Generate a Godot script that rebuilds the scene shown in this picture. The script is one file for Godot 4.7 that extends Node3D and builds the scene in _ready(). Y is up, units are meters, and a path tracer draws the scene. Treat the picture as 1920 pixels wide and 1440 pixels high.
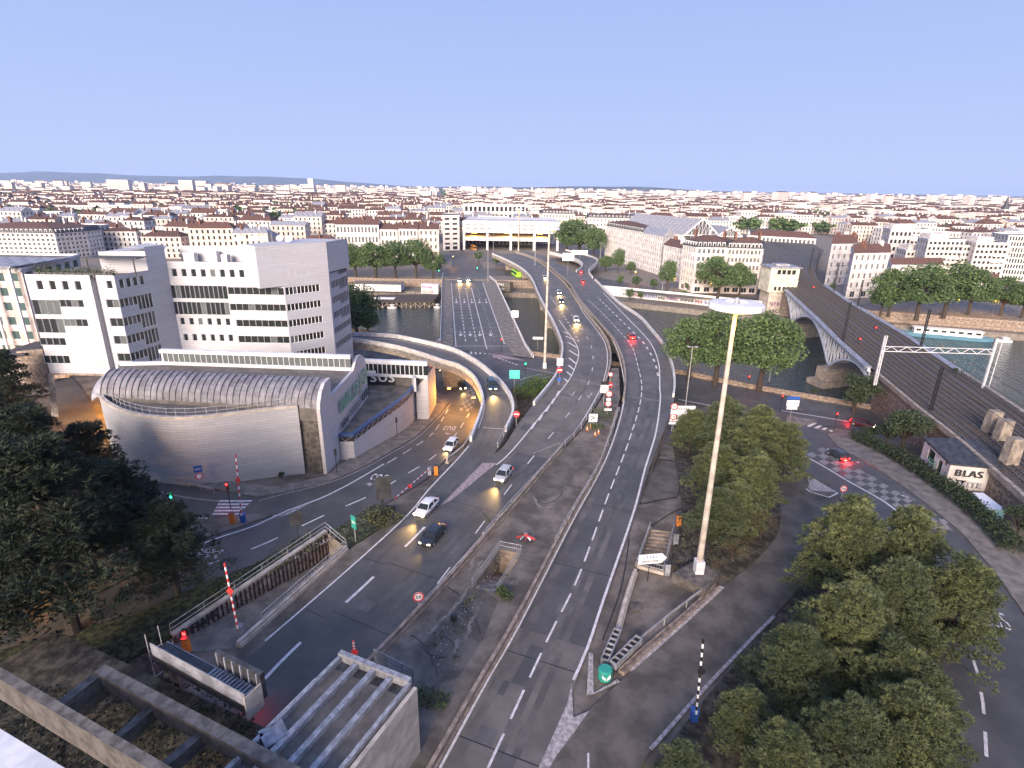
extends Node3D
# ---------------------------------------------------------------- camera maths: a photo pixel gives a direction, the touched surface gives the distance
const FOC := 1074.0
const EYE := Vector3(0, 40, 0)
var cam_basis := Basis(Vector3.RIGHT, deg_to_rad(-19.0)) * Basis(Vector3.BACK, deg_to_rad(0.9))
var rng := RandomNumberGenerator.new()
var taken := {}
var mats := {}
var cache := {}

func ray(x: float, y: float) -> Vector3:
	return cam_basis * Vector3(x - 960.0, 720.0 - y, -FOC)
func P(x: float, y: float, h: float) -> Vector3:          # on the level h
	var d := ray(x, y)
	return EYE + d * ((h - EYE.y) / d.y)
func PZ(x: float, y: float, z: float) -> Vector3:         # on an upright plane across the view
	var d := ray(x, y)
	return EYE + d * (z / d.z)
func PV(x: float, y: float, a: Vector3, b: Vector3) -> Vector3:   # on the upright plane through a and b
	var n := Vector3(b.z - a.z, 0, a.x - b.x)
	var d := ray(x, y)
	return EYE + d * (n.dot(a - EYE) / n.dot(d))
func gy(z: float) -> float:                                # the near bank falls from the tunnel mouth to the quay
	return -5.0 * smoothstep(62.0, 115.0, -z)
func G(x: float, y: float, up := 0.0) -> Vector3:          # on the near bank's ground
	var h := -1.0
	var p := P(x, y, h)
	for i in 14:
		p = P(x, y, h)
		h = lerpf(h, gy(p.z) + up, 0.7)
	p = P(x, y, h)
	return p
func GL(list: Array, up := 0.0) -> Array:
	return list.map(func(q): return G(q[0], q[1], up))
func PL(list: Array, h := 0.0) -> Array:
	return list.map(func(q): return P(q[0], q[1], q[2] if q.size() > 2 else h))
func flat(p: Vector3) -> Vector2:
	return Vector2(p.x, p.z)
func smooth_line(pts: Array, step := 3.0) -> Array:        # Catmull-Rom through the points
	var out := []
	for i in pts.size() - 1:
		var a: Vector3 = pts[max(i - 1, 0)]
		var b: Vector3 = pts[i]
		var c: Vector3 = pts[i + 1]
		var d: Vector3 = pts[min(i + 2, pts.size() - 1)]
		var n := int(max(1.0, ceil(b.distance_to(c) / step)))
		for k in n:
			out.append(b.cubic_interpolate(c, a, d, float(k) / n))
	out.append(pts[-1])
	return out
func even_line(pts: Array, n: int) -> Array:               # n + 1 points evenly along
	var run := [0.0]
	for i in pts.size() - 1:
		run.append(run[-1] + pts[i].distance_to(pts[i + 1]))
	var out := []
	var k := 0
	for i in n + 1:
		var t: float = run[-1] * i / n
		while k < pts.size() - 2 and run[k + 1] < t:
			k += 1
		out.append(pts[k].lerp(pts[k + 1], clampf((t - run[k]) / maxf(run[k + 1] - run[k], 1e-6), 0, 1)))
	return out
func line_length(pts: Array) -> float:
	var s := 0.0
	for i in pts.size() - 1:
		s += pts[i].distance_to(pts[i + 1])
	return s
func cut_line(pts: Array, t0: float, t1: float) -> Array:  # the piece between two run lengths
	var out := []
	var s := 0.0
	for i in pts.size() - 1:
		var l: float = pts[i].distance_to(pts[i + 1])
		if s + l > t0 and s < t1 and l > 0:
			if out.is_empty():
				out.append(pts[i].lerp(pts[i + 1], clampf((t0 - s) / l, 0, 1)))
			out.append(pts[i].lerp(pts[i + 1], clampf((t1 - s) / l, 0, 1)))
		s += l
	return out
func beside(pts: Array, off: float) -> Array:              # the line moved sideways (to the right of its run)
	var out := []
	for i in pts.size():
		var t: Vector3 = pts[min(i + 1, pts.size() - 1)] - pts[max(i - 1, 0)]
		t.y = 0
		t = t.normalized()
		out.append(pts[i] + Vector3(-t.z, 0, t.x) * off)
	return out
func raise(pts: Array, dy: float) -> Array:
	return pts.map(func(p): return p + Vector3(0, dy, 0))

# ---------------------------------------------------------------- shapes
class MB:
	var v := PackedVector3Array()
	var c := PackedColorArray()
	var col := Color.WHITE
	func tri(a: Vector3, b: Vector3, d: Vector3):
		v.append(a); v.append(b); v.append(d)
		c.append(col); c.append(col); c.append(col)
	func quad(a: Vector3, b: Vector3, d: Vector3, e: Vector3):
		tri(a, b, d); tri(a, d, e)
	func hexa(p: Array):                                   # eight corners, the lower four then the upper four, counter-clockwise from above
		quad(p[3], p[2], p[1], p[0]); quad(p[4], p[5], p[6], p[7])
		for i in 4:
			var j := (i + 1) % 4
			quad(p[i], p[j], p[j + 4], p[i + 4])
	func box(lo: Vector3, hi: Vector3):
		hexa([lo, Vector3(lo.x, lo.y, hi.z), Vector3(hi.x, lo.y, hi.z), Vector3(hi.x, lo.y, lo.z), Vector3(lo.x, hi.y, lo.z), Vector3(lo.x, hi.y, hi.z), hi, Vector3(hi.x, hi.y, lo.z)])
	func obox(t: Transform3D, size: Vector3):              # centred on t
		var p := []
		for y in [-0.5, 0.5]:
			for q in [[-0.5, -0.5], [-0.5, 0.5], [0.5, 0.5], [0.5, -0.5]]:
				p.append(t * (Vector3(q[0], y, q[1]) * size))
		hexa(p)
	func bar(a: Vector3, b: Vector3, w: float, h: float):  # a box section from a to b
		var f := b - a
		var s := Vector3(-f.z, 0, f.x)
		s = Vector3.RIGHT if s.length() < 1e-5 else s.normalized()
		var u := s.cross(f).normalized()
		s *= w / 2; u *= h / 2
		hexa([a - s - u, b - s - u, b + s - u, a + s - u, a - s + u, b - s + u, b + s + u, a + s + u])
	func tube(a: Vector3, b: Vector3, r0: float, r1: float, n := 8, caps := true):
		var f := (b - a).normalized()
		var s := f.cross(Vector3.UP if absf(f.y) < 0.9 else Vector3.RIGHT).normalized()
		var u := s.cross(f)
		for i in n:
			var p := s * cos(TAU * i / n) + u * sin(TAU * i / n)
			var q := s * cos(TAU * (i + 1) / n) + u * sin(TAU * (i + 1) / n)
			quad(a + p * r0, b + p * r1, b + q * r1, a + q * r0)
			if caps:
				tri(b, b + q * r1, b + p * r1); tri(a, a + p * r0, a + q * r0)
	func pipe(pts: Array, r: float, n := 6):
		for i in pts.size() - 1:
			tube(pts[i], pts[i + 1], r, r, n, true)
	func lathe(t: Transform3D, prof: Array, n := 16):      # [radius, height] rows
		for i in prof.size() - 1:
			for k in n:
				var a := TAU * k / n
				var b := TAU * (k + 1) / n
				var p0 := t * Vector3(cos(a) * prof[i][0], prof[i][1], sin(a) * prof[i][0])
				var p1 := t * Vector3(cos(b) * prof[i][0], prof[i][1], sin(b) * prof[i][0])
				var q0 := t * Vector3(cos(a) * prof[i + 1][0], prof[i + 1][1], sin(a) * prof[i + 1][0])
				var q1 := t * Vector3(cos(b) * prof[i + 1][0], prof[i + 1][1], sin(b) * prof[i + 1][0])
				quad(p0, q0, q1, p1)
	func sheet(l: Array, r: Array):
		for i in l.size() - 1:
			quad(l[i], l[i + 1], r[i + 1], r[i])
	func skirt(l: Array, drop: float):
		for i in l.size() - 1:
			quad(l[i], l[i + 1], l[i + 1] - Vector3(0, drop, 0), l[i] - Vector3(0, drop, 0))
	func rib(pts: Array, w0: float, w1: float, h0: float, h1: float):   # a section w0..w1 sideways, h0..h1 up, along the line
		var s := []
		for i in pts.size():
			var t: Vector3 = pts[min(i + 1, pts.size() - 1)] - pts[max(i - 1, 0)]
			t.y = 0
			t = t.normalized()
			s.append(Vector3(-t.z, 0, t.x))
		for i in pts.size() - 1:
			var p := []
			for h in [h0, h1]:
				for q in [[i, w0], [i + 1, w0], [i + 1, w1], [i, w1]]:
					p.append(pts[q[0]] + s[q[0]] * q[1] + Vector3(0, h, 0))
			quad(p[4], p[5], p[6], p[7]); quad(p[0], p[1], p[5], p[4]); quad(p[3], p[7], p[6], p[2]); quad(p[3], p[2], p[1], p[0])
			if i == 0: quad(p[0], p[4], p[7], p[3])
			if i == pts.size() - 2: quad(p[1], p[2], p[6], p[5])
	func poly(pts: PackedVector2Array, y):                 # a level or draped sheet, y a number or a function of z
		var id := Geometry2D.triangulate_polygon(pts)
		for i in range(0, id.size(), 3):
			var q := []
			for k in 3:
				var p := pts[id[i + k]]
				q.append(Vector3(p.x, y if y is float else y.call(p.y), p.y))
			if (q[1] - q[0]).cross(q[2] - q[0]).y > 0: tri(q[0], q[2], q[1])
			else: tri(q[0], q[1], q[2])
	func prism(pts: PackedVector2Array, y0: float, y1: float, bottom := false):
		poly(pts, y1)
		if bottom: poly(pts, y0)
		for i in pts.size():
			var a := pts[i]
			var b := pts[(i + 1) % pts.size()]
			quad(Vector3(a.x, y0, a.y), Vector3(b.x, y0, b.y), Vector3(b.x, y1, b.y), Vector3(a.x, y1, a.y))
	func mesh(m: Material, smooth := false, into: ArrayMesh = null) -> ArrayMesh:
		var am := into if into else ArrayMesh.new()
		if v.is_empty(): return am
		if smooth:
			var st := SurfaceTool.new()
			st.begin(Mesh.PRIMITIVE_TRIANGLES)
			st.set_smooth_group(0)
			for i in v.size():
				st.set_color(c[i]); st.add_vertex(v[i])
			st.index(); st.generate_normals(); st.set_material(m)
			st.commit(am)
			return am
		var n := PackedVector3Array()
		n.resize(v.size())
		for i in range(0, v.size(), 3):
			var q := -(v[i + 1] - v[i]).cross(v[i + 2] - v[i]).normalized()
			n[i] = q; n[i + 1] = q; n[i + 2] = q
		var a := []
		a.resize(Mesh.ARRAY_MAX)
		a[Mesh.ARRAY_VERTEX] = v; a[Mesh.ARRAY_NORMAL] = n; a[Mesh.ARRAY_COLOR] = c
		am.add_surface_from_arrays(Mesh.PRIMITIVE_TRIANGLES, a)
		am.surface_set_material(am.get_surface_count() - 1, m)
		return am

# ---------------------------------------------------------------- naming and parenting
func numbered(n: String) -> String:
	taken[n] = taken.get(n, -1) + 1
	return n if taken[n] == 0 else "%s_%03d" % [n, taken[n]]
func tag(o: Node, label: String, category: String, group := "") -> Node:
	o.set_meta("label", label); o.set_meta("category", category)
	if group: o.set_meta("group", group)
	return o
func thing(n: String, label: String, category: String, at := Vector3.ZERO, group := "", turn := 0.0) -> Node3D:
	var o := Node3D.new()
	o.name = numbered(n)
	add_child(o)
	o.position = at; o.rotation.y = turn
	tag(o, label, category, group)
	return o
func copy(o: Node3D, at: Vector3, turn: float, label := "", size := 1.0) -> Node3D:
	var r: Node3D = o.duplicate()
	r.name = numbered(String(o.name).rstrip("0123456789").rstrip("_"))
	add_child(r)
	r.position = at; r.rotation = Vector3(0, turn, 0); r.scale = Vector3.ONE * size
	if label: r.set_meta("label", label)
	return r
func inst(parent: Node, n: String, mesh: Mesh, t := Transform3D.IDENTITY) -> MeshInstance3D:
	var o := MeshInstance3D.new()
	o.name = n
	o.mesh = mesh
	parent.add_child(o, true)
	o.transform = t
	return o
func part(parent: Node, n: String, mb: MB, m: Material, world := true, smooth := false) -> MeshInstance3D:   # world: the shape was laid out in scene coordinates
	var o := inst(parent, n, mb.mesh(m, smooth))
	if world and parent != self:
		var p := parent
		var at := Vector3.ZERO
		while p != self and p is Node3D:
			at += p.position
			p = p.get_parent()
		o.position = -at
	return o
func solo(n: String, label: String, category: String, mb: MB, m: Material, group := "", smooth := false) -> MeshInstance3D:
	var o := part(self, numbered(n), mb, m, true, smooth)
	tag(o, label, category, group)
	return o
func struct(n: String, mb: MB, m: Material, parent: Node = self) -> MeshInstance3D:
	var o := part(parent, numbered(n) if parent == self else n, mb, m)
	if parent == self: o.set_meta("kind", "structure")
	return o
func stuff(o: Node) -> Node:
	o.set_meta("kind", "stuff")
	return o

# ---------------------------------------------------------------- materials; colours are real-world linear values
func lin(r: float, g: float, b: float) -> Color:
	return Color(r, g, b).linear_to_srgb()
func noise_tex(key: String, lo: float, hi: float, freq: float, octaves := 5, size := 512, normal := 0.0, gain := 0.6) -> NoiseTexture2D:
	if cache.has(key): return cache[key]
	var f := FastNoiseLite.new()
	f.seed = hash(key) % 1000
	f.noise_type = FastNoiseLite.TYPE_SIMPLEX_SMOOTH
	f.frequency = freq
	f.fractal_octaves = octaves
	f.fractal_gain = gain
	f.fractal_lacunarity = 2.3
	var t := NoiseTexture2D.new()
	t.width = size; t.height = size
	t.seamless = true
	t.noise = f
	if normal > 0:
		t.as_normal_map = true
		t.bump_strength = normal
	else:
		var g := Gradient.new()
		g.set_color(0, Color(lo, lo, lo)); g.set_color(1, Color(hi, hi, hi))
		g.set_offset(0, 0.25); g.set_offset(1, 0.75)
		t.color_ramp = g
	cache[key] = t
	return t
func M(key: String, col: Color, rough := 0.85, metre := 0.0, lo := 0.7, bump := 0.0, freq := 0.02) -> StandardMaterial3D:
	if mats.has(key): return mats[key]
	var m := StandardMaterial3D.new()
	m.albedo_color = col
	m.roughness = rough
	m.vertex_color_use_as_albedo = true
	if metre > 0:
		m.uv1_triplanar = true
		m.uv1_world_triplanar = true
		m.uv1_scale = Vector3.ONE / metre
		m.albedo_texture = noise_tex("%s%.2f%.3f" % ["n", lo, freq], lo, 1.0, freq * 0.22, 7)
		if bump > 0:
			m.normal_enabled = true
			m.normal_texture = noise_tex("b%.3f" % freq, 0, 1, freq, 6, 512, 4.0)
			m.normal_scale = bump
	mats[key] = m
	return m
func glow(key: String, col: Color, energy: float) -> StandardMaterial3D:
	if mats.has(key): return mats[key]
	var m := StandardMaterial3D.new()
	m.albedo_color = col
	m.emission_enabled = true
	m.emission = col
	m.emission_energy_multiplier = energy
	mats[key] = m
	return m
func _ready():
	rng.seed = 7
	var cam := Camera3D.new()
	cam.name = "camera"
	add_child(cam)
	cam.transform = Transform3D(cam_basis, EYE)
	cam.fov = rad_to_deg(2.0 * atan(720.0 / FOC))
	cam.near = 0.2
	cam.far = 40000.0
	cam.current = true
	var env := Environment.new()
	var sky := Sky.new()
	var sm := ProceduralSkyMaterial.new()
	sm.sky_top_color = Color(0.43, 0.515, 0.71)
	sm.sky_horizon_color = Color(0.57, 0.617, 0.735)
	sm.sky_curve = 0.2
	sm.ground_bottom_color = Color(0.3, 0.3, 0.32)
	sm.ground_horizon_color = Color(0.72, 0.76, 0.9)
	sm.sun_angle_max = 1.0
	sky.sky_material = sm
	env.background_mode = Environment.BG_SKY
	env.sky = sky
	env.background_energy_multiplier = 1.0
	env.tonemap_mode = Environment.TONE_MAPPER_LINEAR
	env.tonemap_exposure = 1.97
	env.sdfgi_enabled = true
	env.ssao_enabled = true
	env.ssil_enabled = true
	env.fog_enabled = true
	env.fog_light_color = Color(0.53, 0.61, 0.75)
	env.fog_density = 0.00005
	var we := WorldEnvironment.new()
	we.name = "world_environment"
	we.environment = env
	add_child(we)
	var sun := DirectionalLight3D.new()                    # the afterglow low in the west, partly hidden by the hill behind the camera
	sun.name = "sun"
	add_child(sun)
	sun.light_color = Color(1.0, 0.92, 0.85)
	sun.light_energy = 1.6
	sun.light_angular_distance = 30.0
	sun.rotation_degrees = Vector3(-16, -18, 0)
	sun.shadow_enabled = true
	make_materials()
	setting()
	highways()
	road_paint()
	office()
	auditorium()
	rail()
	far_bank()
	city()
	vegetation()
	portal()
	furniture()
	vehicles()

func make_materials():
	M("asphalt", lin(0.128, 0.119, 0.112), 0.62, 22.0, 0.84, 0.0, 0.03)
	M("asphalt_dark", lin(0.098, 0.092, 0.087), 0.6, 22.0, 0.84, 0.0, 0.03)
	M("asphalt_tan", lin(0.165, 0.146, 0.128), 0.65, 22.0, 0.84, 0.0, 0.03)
	M("asphalt_old", lin(0.190, 0.160, 0.134), 0.85, 16.0, 0.7, 0.0, 0.03)
	M("asphalt_patch", lin(0.140, 0.122, 0.105), 0.85, 16.0, 0.75, 0.0, 0.03)
	M("paving", lin(0.235, 0.205, 0.178), 0.85, 9.0, 0.75, 0.0, 0.03)
	M("concrete", lin(0.360, 0.305, 0.251), 0.85, 5.0, 0.72, 0.0, 0.03)
	M("concrete_pale", lin(0.572, 0.505, 0.431), 0.8, 6.0, 0.8, 0.0, 0.03)
	M("concrete_dark", lin(0.170, 0.150, 0.132), 0.85, 4.0, 0.65, 0.0, 0.03)
	M("concrete_warm", lin(0.36, 0.285, 0.23), 0.85, 4.0, 0.72, 0.0, 0.03)
	M("paint", lin(0.72, 0.68, 0.67), 0.7, 3.0, 0.85, 0.0, 0.04)
	M("paint_worn", lin(0.50, 0.45, 0.44), 0.8, 3.0, 0.72, 0.0, 0.05)
	M("paint_pink", lin(0.42, 0.34, 0.36), 0.85, 3.0, 0.7, 0.0, 0.06)
	M("parapet", lin(0.66, 0.64, 0.63), 0.75, 6.0, 0.82, 0.0, 0.03)
	M("tyre_track", lin(0.106, 0.098, 0.092), 0.6, 22.0, 0.8, 0.0, 0.03)
	M("tyre_track_pale", lin(0.142, 0.126, 0.111), 0.6, 22.0, 0.8, 0.0, 0.03)
	M("paint_faint", lin(0.34, 0.315, 0.30), 0.8, 3.0, 0.7, 0.0, 0.05)
	M("rib", lin(0.42, 0.42, 0.44), 0.6, 3.0, 0.75, 0.0, 0.04)
	M("steel", lin(0.42, 0.42, 0.43), 0.45, 3.0, 0.75)
	M("steel_dark", lin(0.07, 0.07, 0.075), 0.5, 3.0, 0.7)
	M("steel_black", lin(0.022, 0.022, 0.025), 0.5)
	M("zinc", lin(0.36, 0.37, 0.42), 0.5, 4.0, 0.7)
	M("white_metal", lin(0.70, 0.70, 0.73), 0.45, 4.0, 0.9)
	M("truss", lin(0.80, 0.82, 0.86), 0.5, 4.0, 0.9)
	M("slate", lin(0.075, 0.075, 0.085), 0.65, 3.0, 0.6)
	M("gravel_roof", lin(0.175, 0.158, 0.145), 0.9, 8.0, 0.8, 0.0, 0.03)
	M("tiles", lin(0.150, 0.078, 0.062), 0.85, 3.0, 0.6, 0.0, 0.03)
	M("plaster", lin(0.74, 0.70, 0.68), 0.88, 11.0, 0.8, 0.0, 0.02)
	M("plaster_white", lin(0.76, 0.75, 0.76), 0.8, 9.0, 0.85, 0.0, 0.02)
	M("brick", lin(0.27, 0.13, 0.095), 0.9, 2.0, 0.6)
	M("stone", lin(0.36, 0.28, 0.225), 0.9, 3.0, 0.6, 0.5, 0.03)
	M("earth", lin(0.10, 0.082, 0.06), 0.95, 5.0, 0.5, 0.6, 0.03)
	M("grass", lin(0.075, 0.085, 0.036), 0.95, 4.0, 0.4, 0.7, 0.04)
	M("ballast", lin(0.125, 0.115, 0.115), 0.95, 3.0, 0.65, 0.5, 0.06)
	M("rust", lin(0.075, 0.058, 0.05), 0.8, 2.0, 0.7)
	M("glass", lin(0.022, 0.026, 0.028), 0.12)
	M("glass_green", lin(0.06, 0.10, 0.10), 0.12)
	M("glass_grey", lin(0.10, 0.115, 0.12), 0.2)
	M("bark", lin(0.09, 0.07, 0.055), 0.95, 1.0, 0.5, 0.8, 0.04)
	M("rubber", lin(0.02, 0.02, 0.02), 0.8)
	M("blue", lin(0.05, 0.10, 0.22), 0.5)
	M("sign_white", lin(0.78, 0.78, 0.80), 0.4)
	M("sign_red", lin(0.55, 0.05, 0.05), 0.4)
	M("sign_blue", lin(0.03, 0.10, 0.36), 0.4)
	M("sign_green", lin(0.03, 0.32, 0.24), 0.4)
	M("turquoise", lin(0.10, 0.60, 0.50), 0.4)
	M("orange", lin(0.75, 0.22, 0.03), 0.5)
	M("black", lin(0.015, 0.015, 0.016), 0.5)
	M("colour", Color.WHITE, 0.5)
	M("beam", lin(0.17, 0.155, 0.145), 0.85, 4.0, 0.7, 0.0, 0.03)
	M("vault", lin(0.27, 0.262, 0.285), 0.6, 5.0, 0.75, 0.0, 0.03)
	M("concrete_fluted", lin(0.33, 0.25, 0.225), 0.9, 2.5, 0.5, 0.0, 0.03)
	M("wood", lin(0.13, 0.10, 0.085), 0.9, 2.0, 0.5, 0.5, 0.04)
	var wm := M("water", lin(0.018, 0.042, 0.045), 0.07)
	wm.uv1_triplanar = true
	wm.uv1_world_triplanar = true
	wm.uv1_scale = Vector3(1.0 / 26.0, 1.0 / 26.0, 1.0 / 16.0)
	wm.normal_enabled = true
	wm.normal_texture = noise_tex("waves", 0, 1, 0.022, 4, 512, 10.0, 0.55)
	wm.normal_scale = 1.1

var BANK := [[-900, -205], [-200, -190], [-51, -181], [-21, -165], [5, -157], [44, -141], [57, -131], [79, -118], [98, -119], [96, -109], [92, -95], [120, -40], [200, 40]]
var FAR := [[-1500, -330], [-200, -290], [-65, -276], [10, -277], [46, -260], [75, -245], [109, -224], [150, -219], [180, -209], [230, -190], [420, -130], [900, 40]]
func bank_z(x: float) -> float:
	for i in BANK.size() - 1:
		if x <= BANK[i + 1][0] and x >= BANK[i][0]:
			return lerpf(BANK[i][1], BANK[i + 1][1], (x - BANK[i][0]) / (BANK[i + 1][0] - BANK[i][0]))
	return -60.0
func poly_of(pts: Array) -> PackedVector2Array:
	var o := PackedVector2Array()
	for p in pts: o.append(flat(p))
	return o
var holes := []
func draped(mb: MB, poly: PackedVector2Array, y: Callable, cell := 4.0):   # a sheet that follows the ground, cut round the pits
	var lo := poly[0]
	var hi := poly[0]
	for p in poly:
		lo = lo.min(p); hi = hi.max(p)
	var z := floorf(lo.y / cell) * cell
	while z < hi.y:
		var band := PackedVector2Array([Vector2(lo.x - 1, z), Vector2(hi.x + 1, z), Vector2(hi.x + 1, z + cell), Vector2(lo.x - 1, z + cell)])
		for piece in Geometry2D.intersect_polygons(poly, band):
			var todo := [piece]
			for h in holes:
				var next := []
				for t in todo:
					next.append_array(Geometry2D.clip_polygons(t, h))
				todo = next
			for t in todo:
				if t.size() >= 3 and not Geometry2D.is_polygon_clockwise(t): mb.poly(t, y)
				elif t.size() >= 3: mb.poly(t, y)
		z += cell
func kerbed(n: String, px: Array, up: float, m: Material, step := 3.0) -> MeshInstance3D:   # a raised pavement with kerb faces, outline given in photo pixels on the ground
	var pts := GL(px, up)
	var mb := MB.new()
	var pl := poly_of(pts)
	draped(mb, pl, func(z): return gy(z) + up)
	for i in pts.size():
		var a: Vector3 = pts[i]
		var b: Vector3 = pts[(i + 1) % pts.size()]
		var n2 := int(maxf(1, a.distance_to(b) / 6.0))
		for k in n2:
			var p := a.lerp(b, float(k) / n2)
			var q := a.lerp(b, float(k + 1) / n2)
			p.y = gy(p.z) + up; q.y = gy(q.z) + up
			mb.quad(p, q, q - Vector3(0, up + 0.3, 0), p - Vector3(0, up + 0.3, 0))
	return struct(n, mb, m)

func setting():
	# the pits that are dug into the near bank: the sunken access by the tunnel and two stairwells
	holes.append(poly_of(PL([[611, 997, 0.3], [650, 1029, 0.0], [445, 1212, 0.0], [318, 1222, 0.0], [322, 1192, 0.3]])))
	holes.append(poly_of(PL([[937, 1030], [978, 1038], [932, 1112], [885, 1103]], 0.12)))
	holes.append(poly_of(PL([[1218, 993], [1262, 997], [1243, 1077], [1193, 1063]], 0.0)))
	var mb := MB.new()
	var w := []
	for p in BANK: w.append(Vector2(p[0], p[1] + 6))
	var far_pts := FAR.duplicate()
	far_pts.reverse()
	for p in far_pts: w.append(Vector2(p[0], p[1] - 6))
	mb.poly(PackedVector2Array(w), -11.0)
	struct("water", mb, mats.water)
	# near bank
	mb = MB.new()
	var near := PackedVector2Array()
	for p in BANK: near.append(Vector2(p[0], p[1]))
	near.append(Vector2(200, 60)); near.append(Vector2(-900, 60))
	draped(mb, near, func(z): return gy(z) - 0.15, 6.0)
	struct("ground", mb, mats.asphalt_old)
	mb = MB.new()
	for i in BANK.size() - 1:
		var a := Vector3(BANK[i][0], -5.0, BANK[i][1])
		var b := Vector3(BANK[i + 1][0], -5.0, BANK[i + 1][1])
		mb.rib([a, b], -0.35, 0.35, -8.0, 0.05)
		if i < 7 and i != 3: mb.rib([a, b], -0.2, 0.2, 0.05, 0.95)
	tag(struct("quay_wall", mb, mats.stone), "long stone quay wall along the water below the white office block", "wall")
	# city side
	var inland := []
	for p in FAR: inland.append(Vector3(p[0], -5.0, p[1] - (14 if p[0] < 120 else 5)))
	mb = MB.new()
	var cg := PackedVector2Array()
	for p in inland: cg.append(flat(p))
	cg.append(Vector2(30000, 100)); cg.append(Vector2(30000, -26000)); cg.append(Vector2(-30000, -26000)); cg.append(Vector2(-30000, -330))
	mb.poly(cg, -5.0)
	struct("city_ground", mb, mats.paving)
	mb = MB.new()
	var edge := []
	for p in FAR: edge.append(Vector3(p[0], -8.6, p[1]))
	mb.sheet(raise(inland, -3.6), edge)
	mb.skirt(edge, 6.0)
	struct("lower_quay", mb, mats.paving)
	mb = MB.new()
	mb.rib(inland.slice(1, 4), -0.3, 0.3, -4.0, 0.4)
	mb.rib([inland[3] + Vector3(18, 0, 0.0).lerp(Vector3.ZERO, 1.0), inland[3]], -0.3, 0.3, -4.0, 0.4)
	tag(struct("embankment_wall", mb, mats.stone), "stone embankment wall of the far quay behind the timber landing stage", "wall")
	mb = MB.new()
	mb.rib(inland.slice(3, 7), -0.3, 0.3, -4.0, 0.9)
	var ew := tag(struct("embankment_wall", mb, mats.plaster_white), "white embankment wall of the far quay covered in graffiti", "wall")
	graffiti_row(ew, inland[4] + (inland[4] - inland[3]).normalized() * 4.0, inland[6], -8.2, 2.1, ["BESTO", "amok", "RIOU", "edo", "TWIC", "nova", "PER", "kaz", "Z8", "LUX"])
	mb = MB.new()
	mb.rib(inland.slice(6), -0.3, 0.3, -4.0, 0.5)
	tag(struct("embankment_wall", mb, mats.stone), "pale stone embankment wall of the far quay behind the blue barge", "wall")
	# far relief
	var hill_rows := [[[-400, 331], [0, 325], [60, 322], [150, 323], [240, 328], [300, 331], [360, 331], [430, 329], [540, 333], [640, 340], [760, 349]], [[700, 352], [960, 350], [1100, 349], [1180, 350], [1280, 356], [1440, 362], [1640, 365], [1700, 366], [1790, 368], [1860, 371], [1980, 373], [2300, 380]]]
	for k in 2:
		mb = MB.new()
		var dist := -14000.0 if k == 0 else -9000.0
		var row := smooth_line(hill_rows[k].map(func(q): return PZ(q[0], q[1], dist)), 400.0)
		for i in row.size():
			row[i].y += sin(i * 1.7) * 6.0 + sin(i * 0.6) * 8.0
		for i in row.size() - 1:
			var a: Vector3 = row[i]
			var b: Vector3 = row[i + 1]
			mb.quad(Vector3(a.x, -5, a.z + 1600), Vector3(b.x, -5, b.z + 1600), b, a)
			mb.quad(a, b, Vector3(b.x, -5, b.z - 3000), Vector3(a.x, -5, a.z - 3000))
		M("hill", lin(0.07, 0.09, 0.075), 1.0, 900.0, 0.4)
		struct("hills", mb, mats.hill)

	mb = MB.new()                                            # the steep hill that the camera stands on; its crest hides part of the western glow from the near bank
	var ridge := []
	for i in 41: ridge.append(Vector3(-800 + i * 40, 39.0 + sin(i * 0.7) * 6.0 + sin(i * 1.9) * 3.0, 95.0 + sin(i * 0.5) * 10.0))
	for i in 40:
		var a: Vector3 = ridge[i]
		var b: Vector3 = ridge[i + 1]
		mb.quad(Vector3(a.x, -0.3, 26), Vector3(b.x, -0.3, 26), b, a)
		mb.quad(a, b, b + Vector3(0, 14, 160), a + Vector3(0, 14, 160))
	struct("hillside", mb, mats.earth)

func graffiti_row(parent: Node, a: Vector3, b: Vector3, y0: float, h: float, words: Array, cols := []):   # sprayed lettering on a wall between a and b (seen from the camera's side)
	var d := (b - a)
	d.y = 0
	var len := d.length()
	var ax := d.normalized()
	var nrm := Vector3(-ax.z, 0, ax.x)
	if nrm.dot(EYE - a) < 0: nrm = -nrm
	if ax.dot(Vector3.UP.cross(nrm)) < 0:
		ax = -ax
		a = b
	var x := 0.6
	var k := 0
	var palette := [lin(0.03, 0.03, 0.04), lin(0.30, 0.04, 0.06), lin(0.08, 0.12, 0.35), lin(0.05, 0.05, 0.05), lin(0.25, 0.10, 0.32)] if cols.is_empty() else cols
	while x < len - 3.0:
		var txt: String = words[k % words.size()]
		var tm := TextMesh.new()
		tm.text = txt
		tm.font_size = 64
		tm.pixel_size = h * (0.55 + 0.3 * fmod(k * 0.37, 1.0)) / 48.0
		tm.depth = 0.03
		tm.curve_step = 2.0
		tm.horizontal_alignment = HORIZONTAL_ALIGNMENT_LEFT
		tm.vertical_alignment = VERTICAL_ALIGNMENT_BOTTOM
		var f := SystemFont.new()
		f.font_names = ["Droid Sans"]
		f.font_weight = 800
		tm.font = f
		var c: Color = palette[k % palette.size()]
		tm.material = M("spray%s" % c.to_html(), c, 0.8)
		var wdt := tm.get_aabb().size.x
		var o := MeshInstance3D.new()
		o.name = "graffiti"
		o.mesh = tm
		parent.add_child(o, true)
		var bs := Basis(ax, Vector3.UP, ax.cross(Vector3.UP)) * Basis.from_scale(Vector3(1.15, 1, 1))
		o.global_transform = Transform3D(bs, Vector3(a.x, y0, a.z) + ax * x + nrm * 0.33)
		x += wdt * 1.15 + 0.8
		k += 1

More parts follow.
